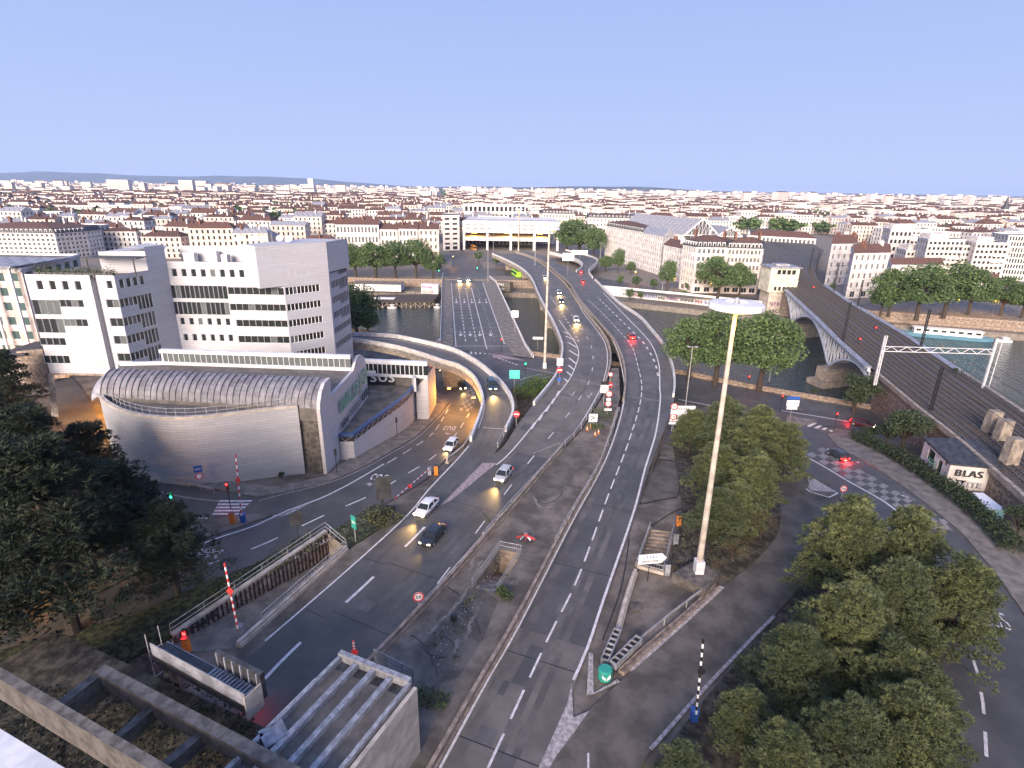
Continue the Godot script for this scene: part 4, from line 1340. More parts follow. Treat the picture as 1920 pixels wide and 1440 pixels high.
func auditorium():
	var m := panel_material("cladding_grey", lin(0.45, 0.45, 0.485), 0.4, 0.93)
	var pale := panel_material("cladding_pale", lin(0.53, 0.51, 0.525), 0.42, 0.95)
	var o := thing("auditorium", "low building with a curved blind wall, ribbed barrel roof and graffitied gable", "building", Vector3(-45, -2, -80))
	var hw := 9.6
	var curve := smooth_line(PL([[186, 744], [200, 757], [225, 770], [262, 780], [310, 785], [360, 784.5], [420, 779], [480, 771.5], [558, 763]], hw), 1.2)
	var mb := MB.new()
	mb.skirt(curve, 14.5)
	var end: Vector3 = curve[-1]
	var w0: Vector3 = curve[0]
	mb.skirt([w0 + Vector3(-3, 0, -12), w0], 14.5)
	part(o, "curved_wall", mb, m)
	mb = MB.new()
	mb.rib(curve, -0.45, 0.12, -0.02, 0.28)
	part(o, "coping", mb, mats.concrete_pale)
	mb = MB.new()
	var rail_pts := curve.slice(4, curve.size())
	mb.rib(beside(rail_pts, -0.9), -0.03, 0.03, 1.1, 1.16)
	mb.rib(beside(rail_pts, -0.9), -0.03, 0.03, 0.55, 0.6)
	for p in even_line(beside(rail_pts, -0.9), 22): mb.box(p + Vector3(-0.03, -0.6, -0.03), p + Vector3(0.03, 1.15, 0.03))
	part(o, "roof_railing", mb, mats.steel)
	# gable wall on the right: its plane runs from the street corner back to the raised glazing
	var A := P(614, 893, -1.5)
	var B := P(690, 748, 2.0)
	var prof := [[614, 893], [600, 770], [600, 757], [603, 735], [609, 718], [619, 708], [621, 742], [663, 695], [667, 678], [671, 668], [677, 665], [683, 670], [687, 685], [691, 750], [640, 880]]
	var fr := prof.map(func(q): return PV(q[0], q[1], A, B))
	fr[0].y = -3.0; fr[-1].y = -5.0
	var nrm := (B - A).cross(Vector3.UP).normalized()
	if nrm.x < 0: nrm = -nrm
	mb = MB.new()
	var axx := Vector3(B.x - A.x, 0, B.z - A.z).normalized()
	var p2 := PackedVector2Array()
	for p in fr: p2.append(Vector2((p - A).dot(axx), p.y))
	var id := Geometry2D.triangulate_polygon(p2)
	for s in [0.0, -0.5]:
		for i in range(0, id.size(), 3):
			mb.tri(fr[id[i]] + nrm * s, fr[id[i + 1]] + nrm * s, fr[id[i + 2]] + nrm * s)
	for i in fr.size():
		mb.quad(fr[i], fr[(i + 1) % fr.size()], fr[(i + 1) % fr.size()] - nrm * 0.5, fr[i] - nrm * 0.5)
	var gable := part(o, "gable_wall", mb, pale)
	# barrel roof: from the eave up and over to the ridge
	var eave0 := P(189, 744, 9.4)
	var eave1: Vector3 = fr[2] - nrm * 0.52
	eave1.y = 9.4
	var rid0 := P(211, 691, 12.4)
	var rid1: Vector3 = fr[5] - nrm * 0.52
	rid1.y = 12.4
	var strips := 34
	for k in strips:                                         # each sheet-metal bay of the vault is a piece of its own, seams stand proud
		mb = MB.new()
		var rows := []
		for e in [k, k + 1]:
			var t: float = float(e) / strips
			var row := []
			for j in 9:
				var s := j / 8.0 * PI / 2
				var p := eave0.lerp(eave1, t).lerp(rid0.lerp(rid1, t), 1.0 - cos(s))
				p.y = 9.4 + 3.0 * sin(s)
				row.append(p)
			rows.append(row)
		var along: Vector3 = (rows[1][0] - rows[0][0]).normalized()
		var t_ := rng.randf_range(0.68, 1.12)
		mb.col = Color(t_, t_, t_ * 1.02)
		for j in 8:
			if (j + k) % 3 == 0:
				t_ = rng.randf_range(0.7, 1.12)
				mb.col = Color(t_, t_, t_ * 1.02)
			mb.quad(rows[0][j] + along * 0.05, rows[1][j], rows[1][j + 1], rows[0][j + 1] + along * 0.05)
			var u := Vector3(0, 0.14, 0.1)
			mb.quad(rows[0][j], rows[0][j] + u, rows[0][j + 1] + u, rows[0][j + 1])
			mb.quad(rows[0][j] + along * 0.12, rows[0][j] + along * 0.12 + u, rows[0][j + 1] + along * 0.12 + u, rows[0][j + 1] + along * 0.12)
			mb.quad(rows[0][j] + u, rows[0][j] + along * 0.12 + u, rows[0][j + 1] + along * 0.12 + u, rows[0][j + 1] + u)
		part(o, "roof_bay", mb, mats.vault)
	# rounded left end of the vault
	mb = MB.new()
	for k in 8:
		for j in 8:
			var q := []
			for e in [[k, j], [k + 1, j], [k + 1, j + 1], [k, j + 1]]:
				var s: float = e[1] / 8.0 * PI / 2
				var w: float = e[0] / 8.0
				var p := eave0.lerp(rid0, 1.0 - cos(s))
				p.y = 9.4 + 3.0 * sin(s)
				p += Vector3(-w * 1.5 * cos(s * 0.7), -w * w * 0.7, 0.0)
				q.append(p)
			mb.quad(q[0], q[1], q[2], q[3])
	part(o, "roof_end", mb, mats.zinc)
	# the lens of flat roof in front of the vault
	mb = MB.new()
	var lens := poly_of(curve)
	lens.append(flat(eave1) + Vector2(0, -0.6)); lens.append(flat(eave0) + Vector2(0, -0.6))
	mb.poly(lens, hw - 0.75)
	mb.skirt([eave0, eave1], 2.0)
	part(o, "front_roof", mb, mats.gravel_roof)
	# flat roof behind the ridge and the raised glazing
	var g0 := P(308, 683, 9.7)
	var g1: Vector3 = PV(665, 694, A, B) - nrm * 0.55
	g1.y = 9.7
	mb = MB.new()
	mb.poly(PackedVector2Array([flat(rid0), flat(rid1), flat(g1), flat(g0), Vector2(g0.x - 8, g0.z)]), 9.7)
	mb.skirt([rid0, rid1], 2.8)
	part(o, "upper_roof", mb, mats.gravel_roof)
	mb = MB.new()
	mb.rib([g0 + Vector3(-7, 0, 1.0), g0, g1], -0.3, 0.3, -0.2, 0.55)
	part(o, "upstand", mb, mats.white_metal)
	var gt: float = maxf(2.3, height_over(g0, 306, 657) - 9.7)
	var ax := (g1 - g0).normalized()
	mb = MB.new()
	mb.rib([g0 - ax * 0.3, g1], -0.5, 0.35, gt - 0.35, gt + 0.25)
	mb.bar(g0 + Vector3(0, 0.5, 0), g0 + Vector3(0, gt, 0), 0.3, 0.3)
	part(o, "glazing_head", mb, mats.white_metal)
	var ng := 34
	var gl := g0.distance_to(g1)
	var pane := MB.new()
	pane.box(Vector3(0.04, 0, 0), Vector3(gl / ng - 0.04, gt - 0.95, 0.05))
	var frame := MB.new()
	frame.box(Vector3(-0.04, 0, -0.05), Vector3(0.04, gt - 0.95, 0.12))
	var gm := pane.mesh(mats.glass_grey)
	frame.mesh(mats.white_metal, false, gm)
	for i in ng:
		inst(o, "glazing_pane", gm, Transform3D(Basis(ax, Vector3.UP, ax.cross(Vector3.UP)), g0 + ax * (gl * i / ng) + Vector3(0, 0.56, 0) - o.position))
	mb = MB.new()
	mb.poly(PackedVector2Array([flat(g0), flat(g1), flat(g1) + Vector2(0, -1.0), flat(g0) + Vector2(0, -1.0)]), 9.7 + gt + 0.1)
	mb.quad(g0 + Vector3(0, 0.4, -0.6), g1 + Vector3(0, 0.4, -0.6), g1 + Vector3(0, gt, -0.6), g0 + Vector3(0, gt, -0.6))
	part(o, "glazing_roof", mb, mats.gravel_roof)
	# concrete pilaster between the curved wall and the gable
	var c0 := end
	var c1: Vector3 = fr[2] - nrm * 0.5
	mb = MB.new()
	facade(mb, Vector3(c0.x, 0, c0.z) + Vector3(0, 0, -0.7), Vector3(c1.x, 0, c1.z) + Vector3(0, 0, -0.7), -3.0, 9.3, [])
	mb.skirt([c0, c0 + Vector3(0, 0, -1.5)], 12)
	part(o, "pilaster", mb, mats.concrete_dark)
	# wedge building with a curved street wall
	var w := thing("wedge_building", "wedge-shaped flat-roofed building with a blue roof edge and curved pale street wall", "building", P(700, 826, -2.5))
	var hr := 2.2
	var edge := smooth_line(PL([[662, 818], [682, 803], [706, 785], [730, 768], [752, 752], [768, 737], [778, 722], [790, 700]], hr), 1.2)
	var s0 := P(636, 818, hr)
	mb = MB.new()
	var pts := [s0]
	pts.append_array(edge)
	mb.skirt(raise(beside(pts, 0.1) if false else pts, -0.9), 8.0)
	part(w, "street_wall", mb, pale)
	mb = MB.new()
	mb.skirt(raise(pts, 0.0), 0.9)
	part(w, "clerestory", mb, mats.steel_black)
	mb = MB.new()
	mb.rib(pts, -0.5, 0.14, -0.05, 0.42)
	part(w, "roof_edge", mb, mats.blue)
	mb = MB.new()
	var rp := poly_of(pts)
	rp.append(flat(P(800, 690, hr))); rp.append(flat(P(688, 700, hr)))
	mb.poly(rp, hr + 0.05)
	part(w, "roof", mb, mats.asphalt_old)
	var zig := MB.new()
	var el := even_line(pts, 40)
	for i in 40:
		zig.bar(el[i] + Vector3(0.06, -0.1 if i % 2 == 0 else -0.8, 0.06), el[i + 1] + Vector3(0.06, -0.8 if i % 2 == 0 else -0.1, 0.06), 0.07, 0.07)
	part(w, "lattice", zig, mats.steel)
	# back wall with the black and white mural, then the second strip of glazing
	var k0 := P(689, 722, hr)
	var k1 := P(774, 723, hr)
	var mh: float = PV(774, 700, k0, k1).y
	mb = MB.new()
	mb.rib([k0, k1], -0.4, 0.1, 0.0, mh - hr)
	var mural := part(w, "mural_wall", mb, mats.black)
	graffiti_row(mural, k0 + Vector3(0, 0, -0.2), k1 + Vector3(0, 0, -0.2), hr + 0.15, 3.3, ["SOS", "CO", "B8O"], [lin(0.7, 0.7, 0.72), lin(0.6, 0.6, 0.7), lin(0.45, 0.42, 0.62)])
	mb = MB.new()
	mb.rib([k0 + Vector3(-1, 0, 0), k1 + Vector3(0.6, 0, 0)], -0.6, 0.3, mh - hr - 0.05, mh - hr + 0.55)
	mb.rib([k1, k1 + Vector3(1.0, 0, 3.0)], -0.2, 0.2, -0.2, mh - hr)
	part(w, "white_band", mb, mats.white_metal)
	mb = MB.new()
	mb.poly(PackedVector2Array([flat(k0) + Vector2(-2, 0), flat(k1), flat(k1) + Vector2(1.5, -3.5), flat(k0) + Vector2(-2, -3.5)]), mh)
	part(w, "upper_roof", mb, mats.gravel_roof)
	var j0 := P(684, 699, mh)
	var j1 := P(802, 704, mh)
	var jt: float = PV(760, 684, j0, j1).y - mh
	var jx := (j1 - j0).normalized()
	var jl := j0.distance_to(j1)
	var pb := MB.new()
	pb.box(Vector3(0.07, 0, 0), Vector3(jl / 14 - 0.07, jt, 0.05))
	var fb := MB.new()
	fb.box(Vector3(-0.07, 0, -0.05), Vector3(0.07, jt, 0.12))
	var jm := pb.mesh(mats.glass)
	fb.mesh(mats.white_metal, false, jm)
	for i in 14:
		inst(w, "glazing_pane", jm, Transform3D(Basis(jx, Vector3.UP, jx.cross(Vector3.UP)), j0 + jx * (jl * i / 14.0) - w.position))
	mb = MB.new()
	mb.rib([j0, j1], -0.6, 0.3, jt, jt + 0.8)
	mb.rib([j0, j1], -0.4, 0.2, -0.6, 0.0)
	part(w, "glazing_head", mb, mats.white_metal)
	mb = MB.new()
	mb.poly(PackedVector2Array([flat(j0), flat(j1), flat(j1) + Vector2(0, -1.2), flat(j0) + Vector2(0, -1.2)]), mh + jt + 0.5)
	mb.quad(j0 + Vector3(0, -5, -0.5), j1 + Vector3(0, -5, -0.5), j1 + Vector3(0, jt, -0.5), j0 + Vector3(0, jt, -0.5))
	part(w, "glazing_roof", mb, mats.gravel_roof)
	mb = MB.new()
	var cw := smooth_line(PL([[790, 703, 3.0], [800, 712, 3.0], [804, 700, 3.0]]), 1.0)
	mb.skirt([P(780, 726, hr), j1, j1 + Vector3(0.4, 0, -8)], 9.0)
	part(w, "end_wall", mb, pale)
	lamp_box("sodium wall lamp glowing at the end of the wedge building", P(842, 728, -0.6), 22.0)
	lamp_box("sodium lamp fixed under the ramp viaduct", P(888, 745, -0.9), 34.0)
	# lettering sprayed along the foot of the gable wall
	var ga := PV(634, 800, A, B)
	var gb := PV(688, 735, A, B)
	graffiti_row(gable, Vector3(ga.x, 0, ga.z) + nrm * 0.02, Vector3(gb.x, 0, gb.z) + nrm * 0.02, 2.7, 1.9, ["AKRE", "TOR2O"], [lin(0.03, 0.03, 0.03), lin(0.22, 0.2, 0.2)])
	graffiti_row(gable, Vector3(ga.x, 0, ga.z) + nrm * 0.02, Vector3(gb.x, 0, gb.z) + nrm * 0.02, 4.9, 4.2, ["MALEF", "JO"], [lin(0.12, 0.34, 0.22), lin(0.18, 0.38, 0.26)])
	# doors
	var ev := even_line(pts, 60)
	for k in 59:
		if ev[k].distance_to(G(702, 850) * Vector3(1, 0, 1) + Vector3(0, hr, 0)) < 1.5:
			mb = MB.new()
			mb.rib([Vector3(ev[k].x, gy(ev[k].z), ev[k].z), Vector3(ev[k + 2].x, gy(ev[k].z), ev[k + 2].z)], -0.1, 0.06, 0.0, 2.3)
			mb.rib([Vector3(ev[k].x, gy(ev[k].z), ev[k].z), Vector3(ev[k + 2].x, gy(ev[k].z), ev[k + 2].z)], -0.06, 0.1, 0.0, 2.3)
			part(w, "door", mb, mats.zinc)
			break
	for q in [410, 440]:
		mb = MB.new()
		var d1 := P(q, 897, -1.2)
		mb.obox(Transform3D(Basis(Vector3.UP, 0.0), d1 + Vector3(0, 1.3, -0.5)), Vector3(1.9, 2.8, 0.4))
		part(o, "door", mb, mats.concrete_pale)

func height_over(base: Vector3, px: float, py: float) -> float:   # height of what stands upright over base and shows at this pixel
	var d := ray(px, py)
	return EYE.y + d.y / Vector2(d.x, d.z).length() * flat(base).distance_to(Vector2.ZERO)

func rail():
	var top := 3.0
	var l := even_line(PL([[1980, 985], [1920, 930], [1800, 825], [1720, 763], [1645, 700], [1577, 640], [1535, 598], [1475, 543], [1440, 512], [1418, 494]], top), 60)
	var r := even_line(PL([[2080, 900], [1920, 780], [1842, 727], [1800, 700], [1738, 658], [1700, 632], [1635, 593], [1588, 565], [1535, 528], [1528, 505]], top), 60)
	var mb := MB.new()
	mb.sheet(l, r)
	struct("railway_ballast", mb, mats.ballast)
	mb = MB.new()                                            # spreading throat of tracks beyond the bridge
	mb.poly(poly_of(PL([[1418, 494], [1528, 505], [1545, 470], [1500, 440], [1440, 428], [1400, 430], [1402, 460]], top - 0.01)), top - 0.01)
	struct("railway_ballast", mb, mats.ballast)
	var z_near := -119.0
	var z_far := -229.0
	# solid embankment on the near bank, with a stone abutment face
	mb = MB.new()
	var nl := l.filter(func(p): return p.z > z_near)
	var nr := r.filter(func(p): return p.z > z_near)
	mb.skirt(nl, 10.0); mb.skirt(nr, 15.0)
	mb.quad(nl[-1], nr[-1], nr[-1] - Vector3(0, 15, 0), nl[-1] - Vector3(0, 15, 0))
	var ab := thing("rail_abutment", "stone abutment and retaining wall carrying the railway beside the quay road", "retaining wall", nl[-1] - Vector3(0, 8, 0))
	part(ab, "stone_face", mb, mats.stone)
	mb = MB.new()
	mb.rib(nl, -0.5, 0.15, -0.5, 0.35)
	part(ab, "coping", mb, mats.concrete)
	mb = MB.new()
	mb.rib(nr, -0.15, 0.6, -0.5, 0.6)
	part(ab, "coping", mb, mats.concrete)
	mb = MB.new()
	mb.skirt(l.filter(func(p): return p.z < z_far), 9.0); mb.skirt(r.filter(func(p): return p.z < z_far), 9.0)
	var fl := l.filter(func(p): return p.z < z_far)
	mb.quad(fl[0], r[l.size() - fl.size()], r[l.size() - fl.size()] - Vector3(0, 12, 0), fl[0] - Vector3(0, 12, 0))
	solo("rail_embankment", "stone railway embankment beyond the river beside the signal box", "retaining wall", mb, mats.stone)
	# the bridge
	var bl := even_line(l.filter(func(p): return p.z <= z_near and p.z >= z_far), 36)
	var br := even_line(r.filter(func(p): return p.z <= z_near and p.z >= z_far - 16), 36)
	var o := thing("rail_bridge", "pale steel arched truss railway bridge over the river", "bridge", bl[18] - Vector3(0, 14, 0))
	mb = MB.new()
	mb.sheet(raise(bl, -0.9), raise(br, -0.9))
	part(o, "deck", mb, mats.steel_black)
	mb = MB.new()
	mb.rib(bl, -1.2, 0.25, -0.25, 0.12)
	part(o, "walkway", mb, mats.zinc)
	mb = MB.new()
	mb.rib(br, -0.3, 1.4, -0.25, 0.12)
	part(o, "walkway", mb, mats.zinc)
	mb = MB.new()
	mb.rib(bl, -0.5, 0.1, -1.0, -0.25)
	part(o, "top_chord", mb, mats.truss)
	var depth := func(p: Vector3):
		var z := -p.z
		var nodes := [108.0, 153.0, 209.0, 250.0]
		for i in 3:
			if z >= nodes[i] and z <= nodes[i + 1]:
				var t: float = (z - nodes[i]) / (nodes[i + 1] - nodes[i])
				return 1.6 + 7.4 * pow(absf(2.0 * t - 1.0), 1.8)
		return 2.0
	for side in 2:
		var e: Array = bl if side == 0 else br
		var low := e.map(func(p): return p - Vector3(0, depth.call(p), 0))
		mb = MB.new()
		for i in e.size() - 1: mb.bar(low[i], low[i + 1], 0.5, 0.55)
		part(o, "arch_rib", mb, mats.truss)
		for i in range(0, e.size() - 1 if side == 0 else 0, 1):
			mb = MB.new()
			mb.bar(e[i] - Vector3(0, 0.8, 0), low[i], 0.3, 0.3)
			part(o, "strut", mb, mats.truss)
			mb = MB.new()
			var nx := i + 1
			if i % 2 == 0: mb.bar(e[i] - Vector3(0, 0.8, 0), low[nx], 0.22, 0.22)
			else: mb.bar(low[i], e[nx] - Vector3(0, 0.8, 0), 0.22, 0.22)
			part(o, "brace", mb, mats.truss)
	for z in [-153.0, -209.0]:
		mb = MB.new()
		var c0 := Vector3.ZERO
		var c1 := Vector3.ZERO
		for i in bl.size() - 1:
			if (bl[i].z - z) * (bl[i + 1].z - z) <= 0: c0 = bl[i]
		for i in br.size() - 1:
			if (br[i].z - z + 6) * (br[i + 1].z - z + 6) <= 0: c1 = br[i]
		c0.y = -6.0; c1.y = -6.0
		mb.rib([c0 + (c0 - c1).normalized() * 2.0, c1], -2.2, 2.2, -8.0, 0.0)
		mb.rib([c0 + (c0 - c1).normalized() * 4.0, c1], -3.0, 3.0, -8.0, -3.4)
		part(o, "pier", mb, mats.concrete)
	# tracks
	var rm := M("rail_steel", lin(0.17, 0.16, 0.16), 0.35, 3.0, 0.7)
	for k in 6:
		var t := 0.08 + k * 0.168
		var mid := []
		for i in l.size():
			var w := 1.0
			mid.append(l[i].lerp(r[i], t + 0.02 * sin(i * 0.13 + k)))
		mid = smooth_line(mid, 3.0)
		var tr := thing("railway_track", ["railway track beside the arched edge of the rail bridge", "second railway track from the arched edge of the rail bridge", "third railway track from the arched edge of the rail bridge", "fourth railway track from the arched edge of the rail bridge", "railway track second from the rail bridge's river-view walkway", "railway track running along the far walkway of the rail bridge"][k], "track", mid[0])
		for s in [-0.72, 0.72]:
			mb = MB.new()
			mb.rib(beside(mid, s), -0.05, 0.05, 0.1, 0.24)
			part(tr, "rail", mb, rm)
		mb = MB.new()
		for p in even_line(mid, int(line_length(mid) / 0.9)):
			mb.obox(Transform3D(Basis(Vector3.UP, -0.42), p + Vector3(0, 0.06, 0)), Vector3(2.4, 0.1, 0.26))
		stuff(part(tr, "sleeper", mb, mats.rust))
	for k in 9:                                              # crossing tracks of the station throat
		mb = MB.new()
		var p0 := P(1425 + k * 11, 496 + k * 1.0, top)
		var p1 := P(1470 + k * 4, 470, top)
		var p2 := P(1415 + k * 14, 440, top)
		mb.rib(smooth_line([p0, p1, p2], 4.0), -0.08, 0.08, 0.05, 0.2)
		mb.rib(smooth_line([p0 + Vector3(1.4, 0, 0), p1 + Vector3(1.4, 0, 0), p2 + Vector3(1.4, 0, 0)], 4.0), -0.08, 0.08, 0.05, 0.2)
		solo("railway_track", "one of the fanned station tracks behind the signal box", "track", mb, rm, "fanned tracks of the station throat")
	# catenary
	mast("tall white lattice mast of the portal spanning the tracks, at the arched edge", P(1640, 722, top), 1668, 630, "white_metal", P(1842, 728, top), "white")
	for q in [[1745, 770, 1774, 690, "black catenary mast beside the graffitied hut"], [1725, 655, 1744, 580, "black catenary mast at the river-view edge near the moored barge"], [1580, 640, 1592, 566, "black catenary mast at the arched edge over midstream"], [1563, 546, 1577, 493, "black catenary mast in front of the mural gable"], [1608, 574, 1620, 525, "black catenary mast at the quay trees beside the rail bridge"], [1518, 505, 1527, 463, "black catenary mast where the tracks fan out beside grey gable"], [1530, 512, 1537, 472, "slim black catenary mast where the tracks fan out beside white house"]]:
		mast(q[4], P(q[0], q[1], top), q[2], q[3], "steel_black", Vector3.ZERO, "")
	for k in 5:
		mb = MB.new()
		mb.pipe(even_line([1, 10, 22, 34, 46, 56].map(func(i): return l[i].lerp(r[i], 0.12 + 0.19 * k) + Vector3(0, 6.2, 0)), 20), 0.035, 4)
		solo("overhead_wire", "thin overhead contact wire strung above the railway tracks", "wire", mb, mats.steel_black, "overhead wires of the railway")
	for q in [[1640, 618], [1610, 640], [1524, 540]]:
		signal_lamp("small railway signal showing red on the rail bridge tracks", P(q[0], q[1] + 6, top), 1.2, Color(1.0, 0.12, 0.12), "red railway signals")
	# hut with flat roof
	var hy := 3.0
	var h0 := P(1735, 823, hy)
	var h1 := P(1831, 827, hy)
	var h2 := P(1879, 879, hy)
	var h3 := P(1783, 870, hy)
	var hut := thing("railway_hut", "graffiti-covered flat-roofed railway hut behind the long hedge", "hut", Vector3(h3.x, -2, h3.z))
	mb = MB.new()
	var ops1 := [[2.0, 4.2, 0.6, 2.4], [5.6, 6.9, -0.2, 2.2], [1.0, 1.7, 2.5, 2.9], [7.4, 8.1, 2.2, 2.8]]
	var ops2 := [[1.2, 2.6, -1.8, 0.6], [7.4, 8.6, -1.8, 0.6]]
	facade(mb, h0, h3, -4.5, hy, ops1.filter(func(q): return q[1] < run(h0, h3)))
	facade(mb, h3, h2, -4.5, hy, ops2.filter(func(q): return q[1] < run(h3, h2)))
	mb.quad(h1, h2, h2 - Vector3(0, 7, 0), h1 - Vector3(0, 7, 0))
	mb.quad(h0, h1, h1 - Vector3(0, 7, 0), h0 - Vector3(0, 7, 0))
	var hwall := part(hut, "wall", mb, mats.plaster)
	set_windows(hut, h0, h3, ops1.filter(func(q): return q[1] < run(h0, h3)), "dark")
	set_windows(hut, h3, h2, ops2.filter(func(q): return q[1] < run(h3, h2)), "dark")
	mb = MB.new()
	var ctr := (h0 + h1 + h2 + h3) / 4
	mb.prism(poly_of([h0, h1, h2, h3].map(func(p): return p + (p - ctr).normalized() * 0.4)), hy - 0.05, hy + 0.2, true)
	part(hut, "roof", mb, mats.slate)
	graffiti_row(hwall, h3, h2, 1.0, 1.9, ["BLAS", "BLAD"], [lin(0.03, 0.03, 0.03), lin(0.25, 0.06, 0.06)])
	graffiti_row(hwall, h3, h2, -0.6, 1.6, ["SMITE"], [lin(0.3, 0.3, 0.34)])
	graffiti_row(hwall, h0.lerp(h3, 0.3), h3, 0.2, 1.8, ["ITE"], [lin(0.05, 0.25, 0.12)])
	mb = MB.new()
	var sy := 1.2
	var sp := [P(1824, 923, sy), P(1844, 924, sy), P(1886, 956, sy), P(1851, 953, sy)]
	mb.prism(poly_of(sp), sy - 0.12, sy, true)
	var shed := thing("shed", "small white-roofed shed with a turquoise side behind the hedge", "shed", sp[3] - Vector3(0, 2, 0))
	part(shed, "roof", mb, mats.sign_white)
	mb = MB.new()
	mb.quad(sp[0] - Vector3(0, 0.15, 0), sp[3] - Vector3(0, 0.15, 0), sp[3] - Vector3(0, 3, 0), sp[0] - Vector3(0, 3, 0))
	mb.col = lin(0.10, 0.40, 0.40)
	for i in mb.c.size(): mb.c[i] = Color(0.08, 0.30, 0.30)
	mb.quad(sp[3] - Vector3(0, 0.15, 0), sp[2] - Vector3(0, 0.15, 0), sp[2] - Vector3(0, 3, 0), sp[3] - Vector3(0, 3, 0))
	part(shed, "side", mb, mats.colour)
	for q in [[1868, 772, 1846, 830, 3.2], [1893, 790, 1866, 846, 3.4], [1912, 806, 1880, 892, 4.0]]:
		mb = MB.new()
		var f0 := P(q[2], q[3], 1.0)
		var ht := height_over(f0, q[0], q[1])
		mb.hexa([f0 + Vector3(-1.1, -3, 0.8), f0 + Vector3(1.1, -3, 0.8), f0 + Vector3(1.1, -3, -0.8), f0 + Vector3(-1.1, -3, -0.8)] + [Vector3(-0.4, 0, 0.5), Vector3(1.3, 0, 0.5), Vector3(1.3, 0, -0.8), Vector3(-0.4, 0, -0.8)].map(func(e): return Vector3(f0.x, minf(ht, 7.0), f0.z) + e))
		solo("concrete_buttress", "tapering pale concrete buttress beside the tracks above the hut", "buttress", mb, mats.concrete, "concrete buttresses beside the tracks")

func mast(label: String, base: Vector3, px: float, py: float, m: String, other: Vector3, kind: String):
	var h := height_over(base, px, py) - base.y
	var o := thing("catenary_mast", label, "mast", base)
	var mb := MB.new()
	for s in [Vector3(-0.22, 0, 0), Vector3(0.22, 0, 0)]:
		mb.bar(s, s + Vector3(0, h, 0), 0.12, 0.3)
	for k in int(h / 0.7):
		mb.bar(Vector3(-0.2 if k % 2 == 0 else 0.2, k * 0.7, 0.1), Vector3(0.2 if k % 2 == 0 else -0.2, (k + 1) * 0.7, 0.1), 0.07, 0.07)
	part(o, "post", mb, mats[m], false)
	mb = MB.new()
	if kind == "white":
		var e := other - base
		for y in [h - 3.2, h - 2.2]: mb.bar(Vector3(0, y, 0), e + Vector3(0, y, 0), 0.11, 0.11)
		for k in 14: mb.bar(e * (k / 14.0) + Vector3(0, h - (3.2 if k % 2 == 0 else 2.2), 0), e * ((k + 1) / 14.0) + Vector3(0, h - (2.2 if k % 2 == 0 else 3.2), 0), 0.09, 0.09)
		mb.bar(e, e + Vector3(0, h, 0), 0.35, 0.35)
		mb.bar(e + Vector3(1.2, 0, 0), e + Vector3(1.2, h - 1, 0), 0.12, 0.12)
	else:
		mb.bar(Vector3(0, h - 1.2, 0), Vector3(4.5, h - 1.0, -1.5), 0.1, 0.1)
		mb.bar(Vector3(0, h - 2.2, 0), Vector3(3.5, h - 1.1, -1.1), 0.08, 0.08)
		mb.bar(Vector3(3.6, h - 1.1, -1.2), Vector3(3.7, h - 2.3, -1.2), 0.1, 0.1)
	part(o, "cross_beam", mb, mats[m], false)
func signal_lamp(label: String, at: Vector3, h: float, c: Color, group := ""):
	var o := thing("signal_lamp", label, "signal", at, group)
	var mb := MB.new()
	mb.tube(Vector3.ZERO, Vector3(0, h, 0), 0.06, 0.06, 6)
	part(o, "post", mb, mats.steel_black, false)
	mb = MB.new()
	mb.box(Vector3(-0.22, h - 0.1, -0.2), Vector3(0.22, h + 0.7, 0.12))
	part(o, "head", mb, mats.black, false)
	mb = MB.new()
	mb.lathe(Transform3D(Basis(Vector3.RIGHT, PI / 2), Vector3(0, h + 0.35, 0.13)), [[0.0, 0.06], [0.17, 0.0]], 10)
	part(o, "lens", mb, glow("lens%s" % c.to_html(), c, 12.0), false)

# ---------------------------------------------------------------- town houses
const WALLS := [[0.76, 0.72, 0.69], [0.80, 0.77, 0.75], [0.72, 0.65, 0.58], [0.68, 0.60, 0.55], [0.78, 0.74, 0.69], [0.82, 0.81, 0.80], [0.66, 0.57, 0.54], [0.74, 0.64, 0.57]]
func wall_colour(i: int) -> Color:
	var w: Array = WALLS[i % WALLS.size()]
	return Color(w[0] / 0.74, w[1] / 0.70, w[2] / 0.68)
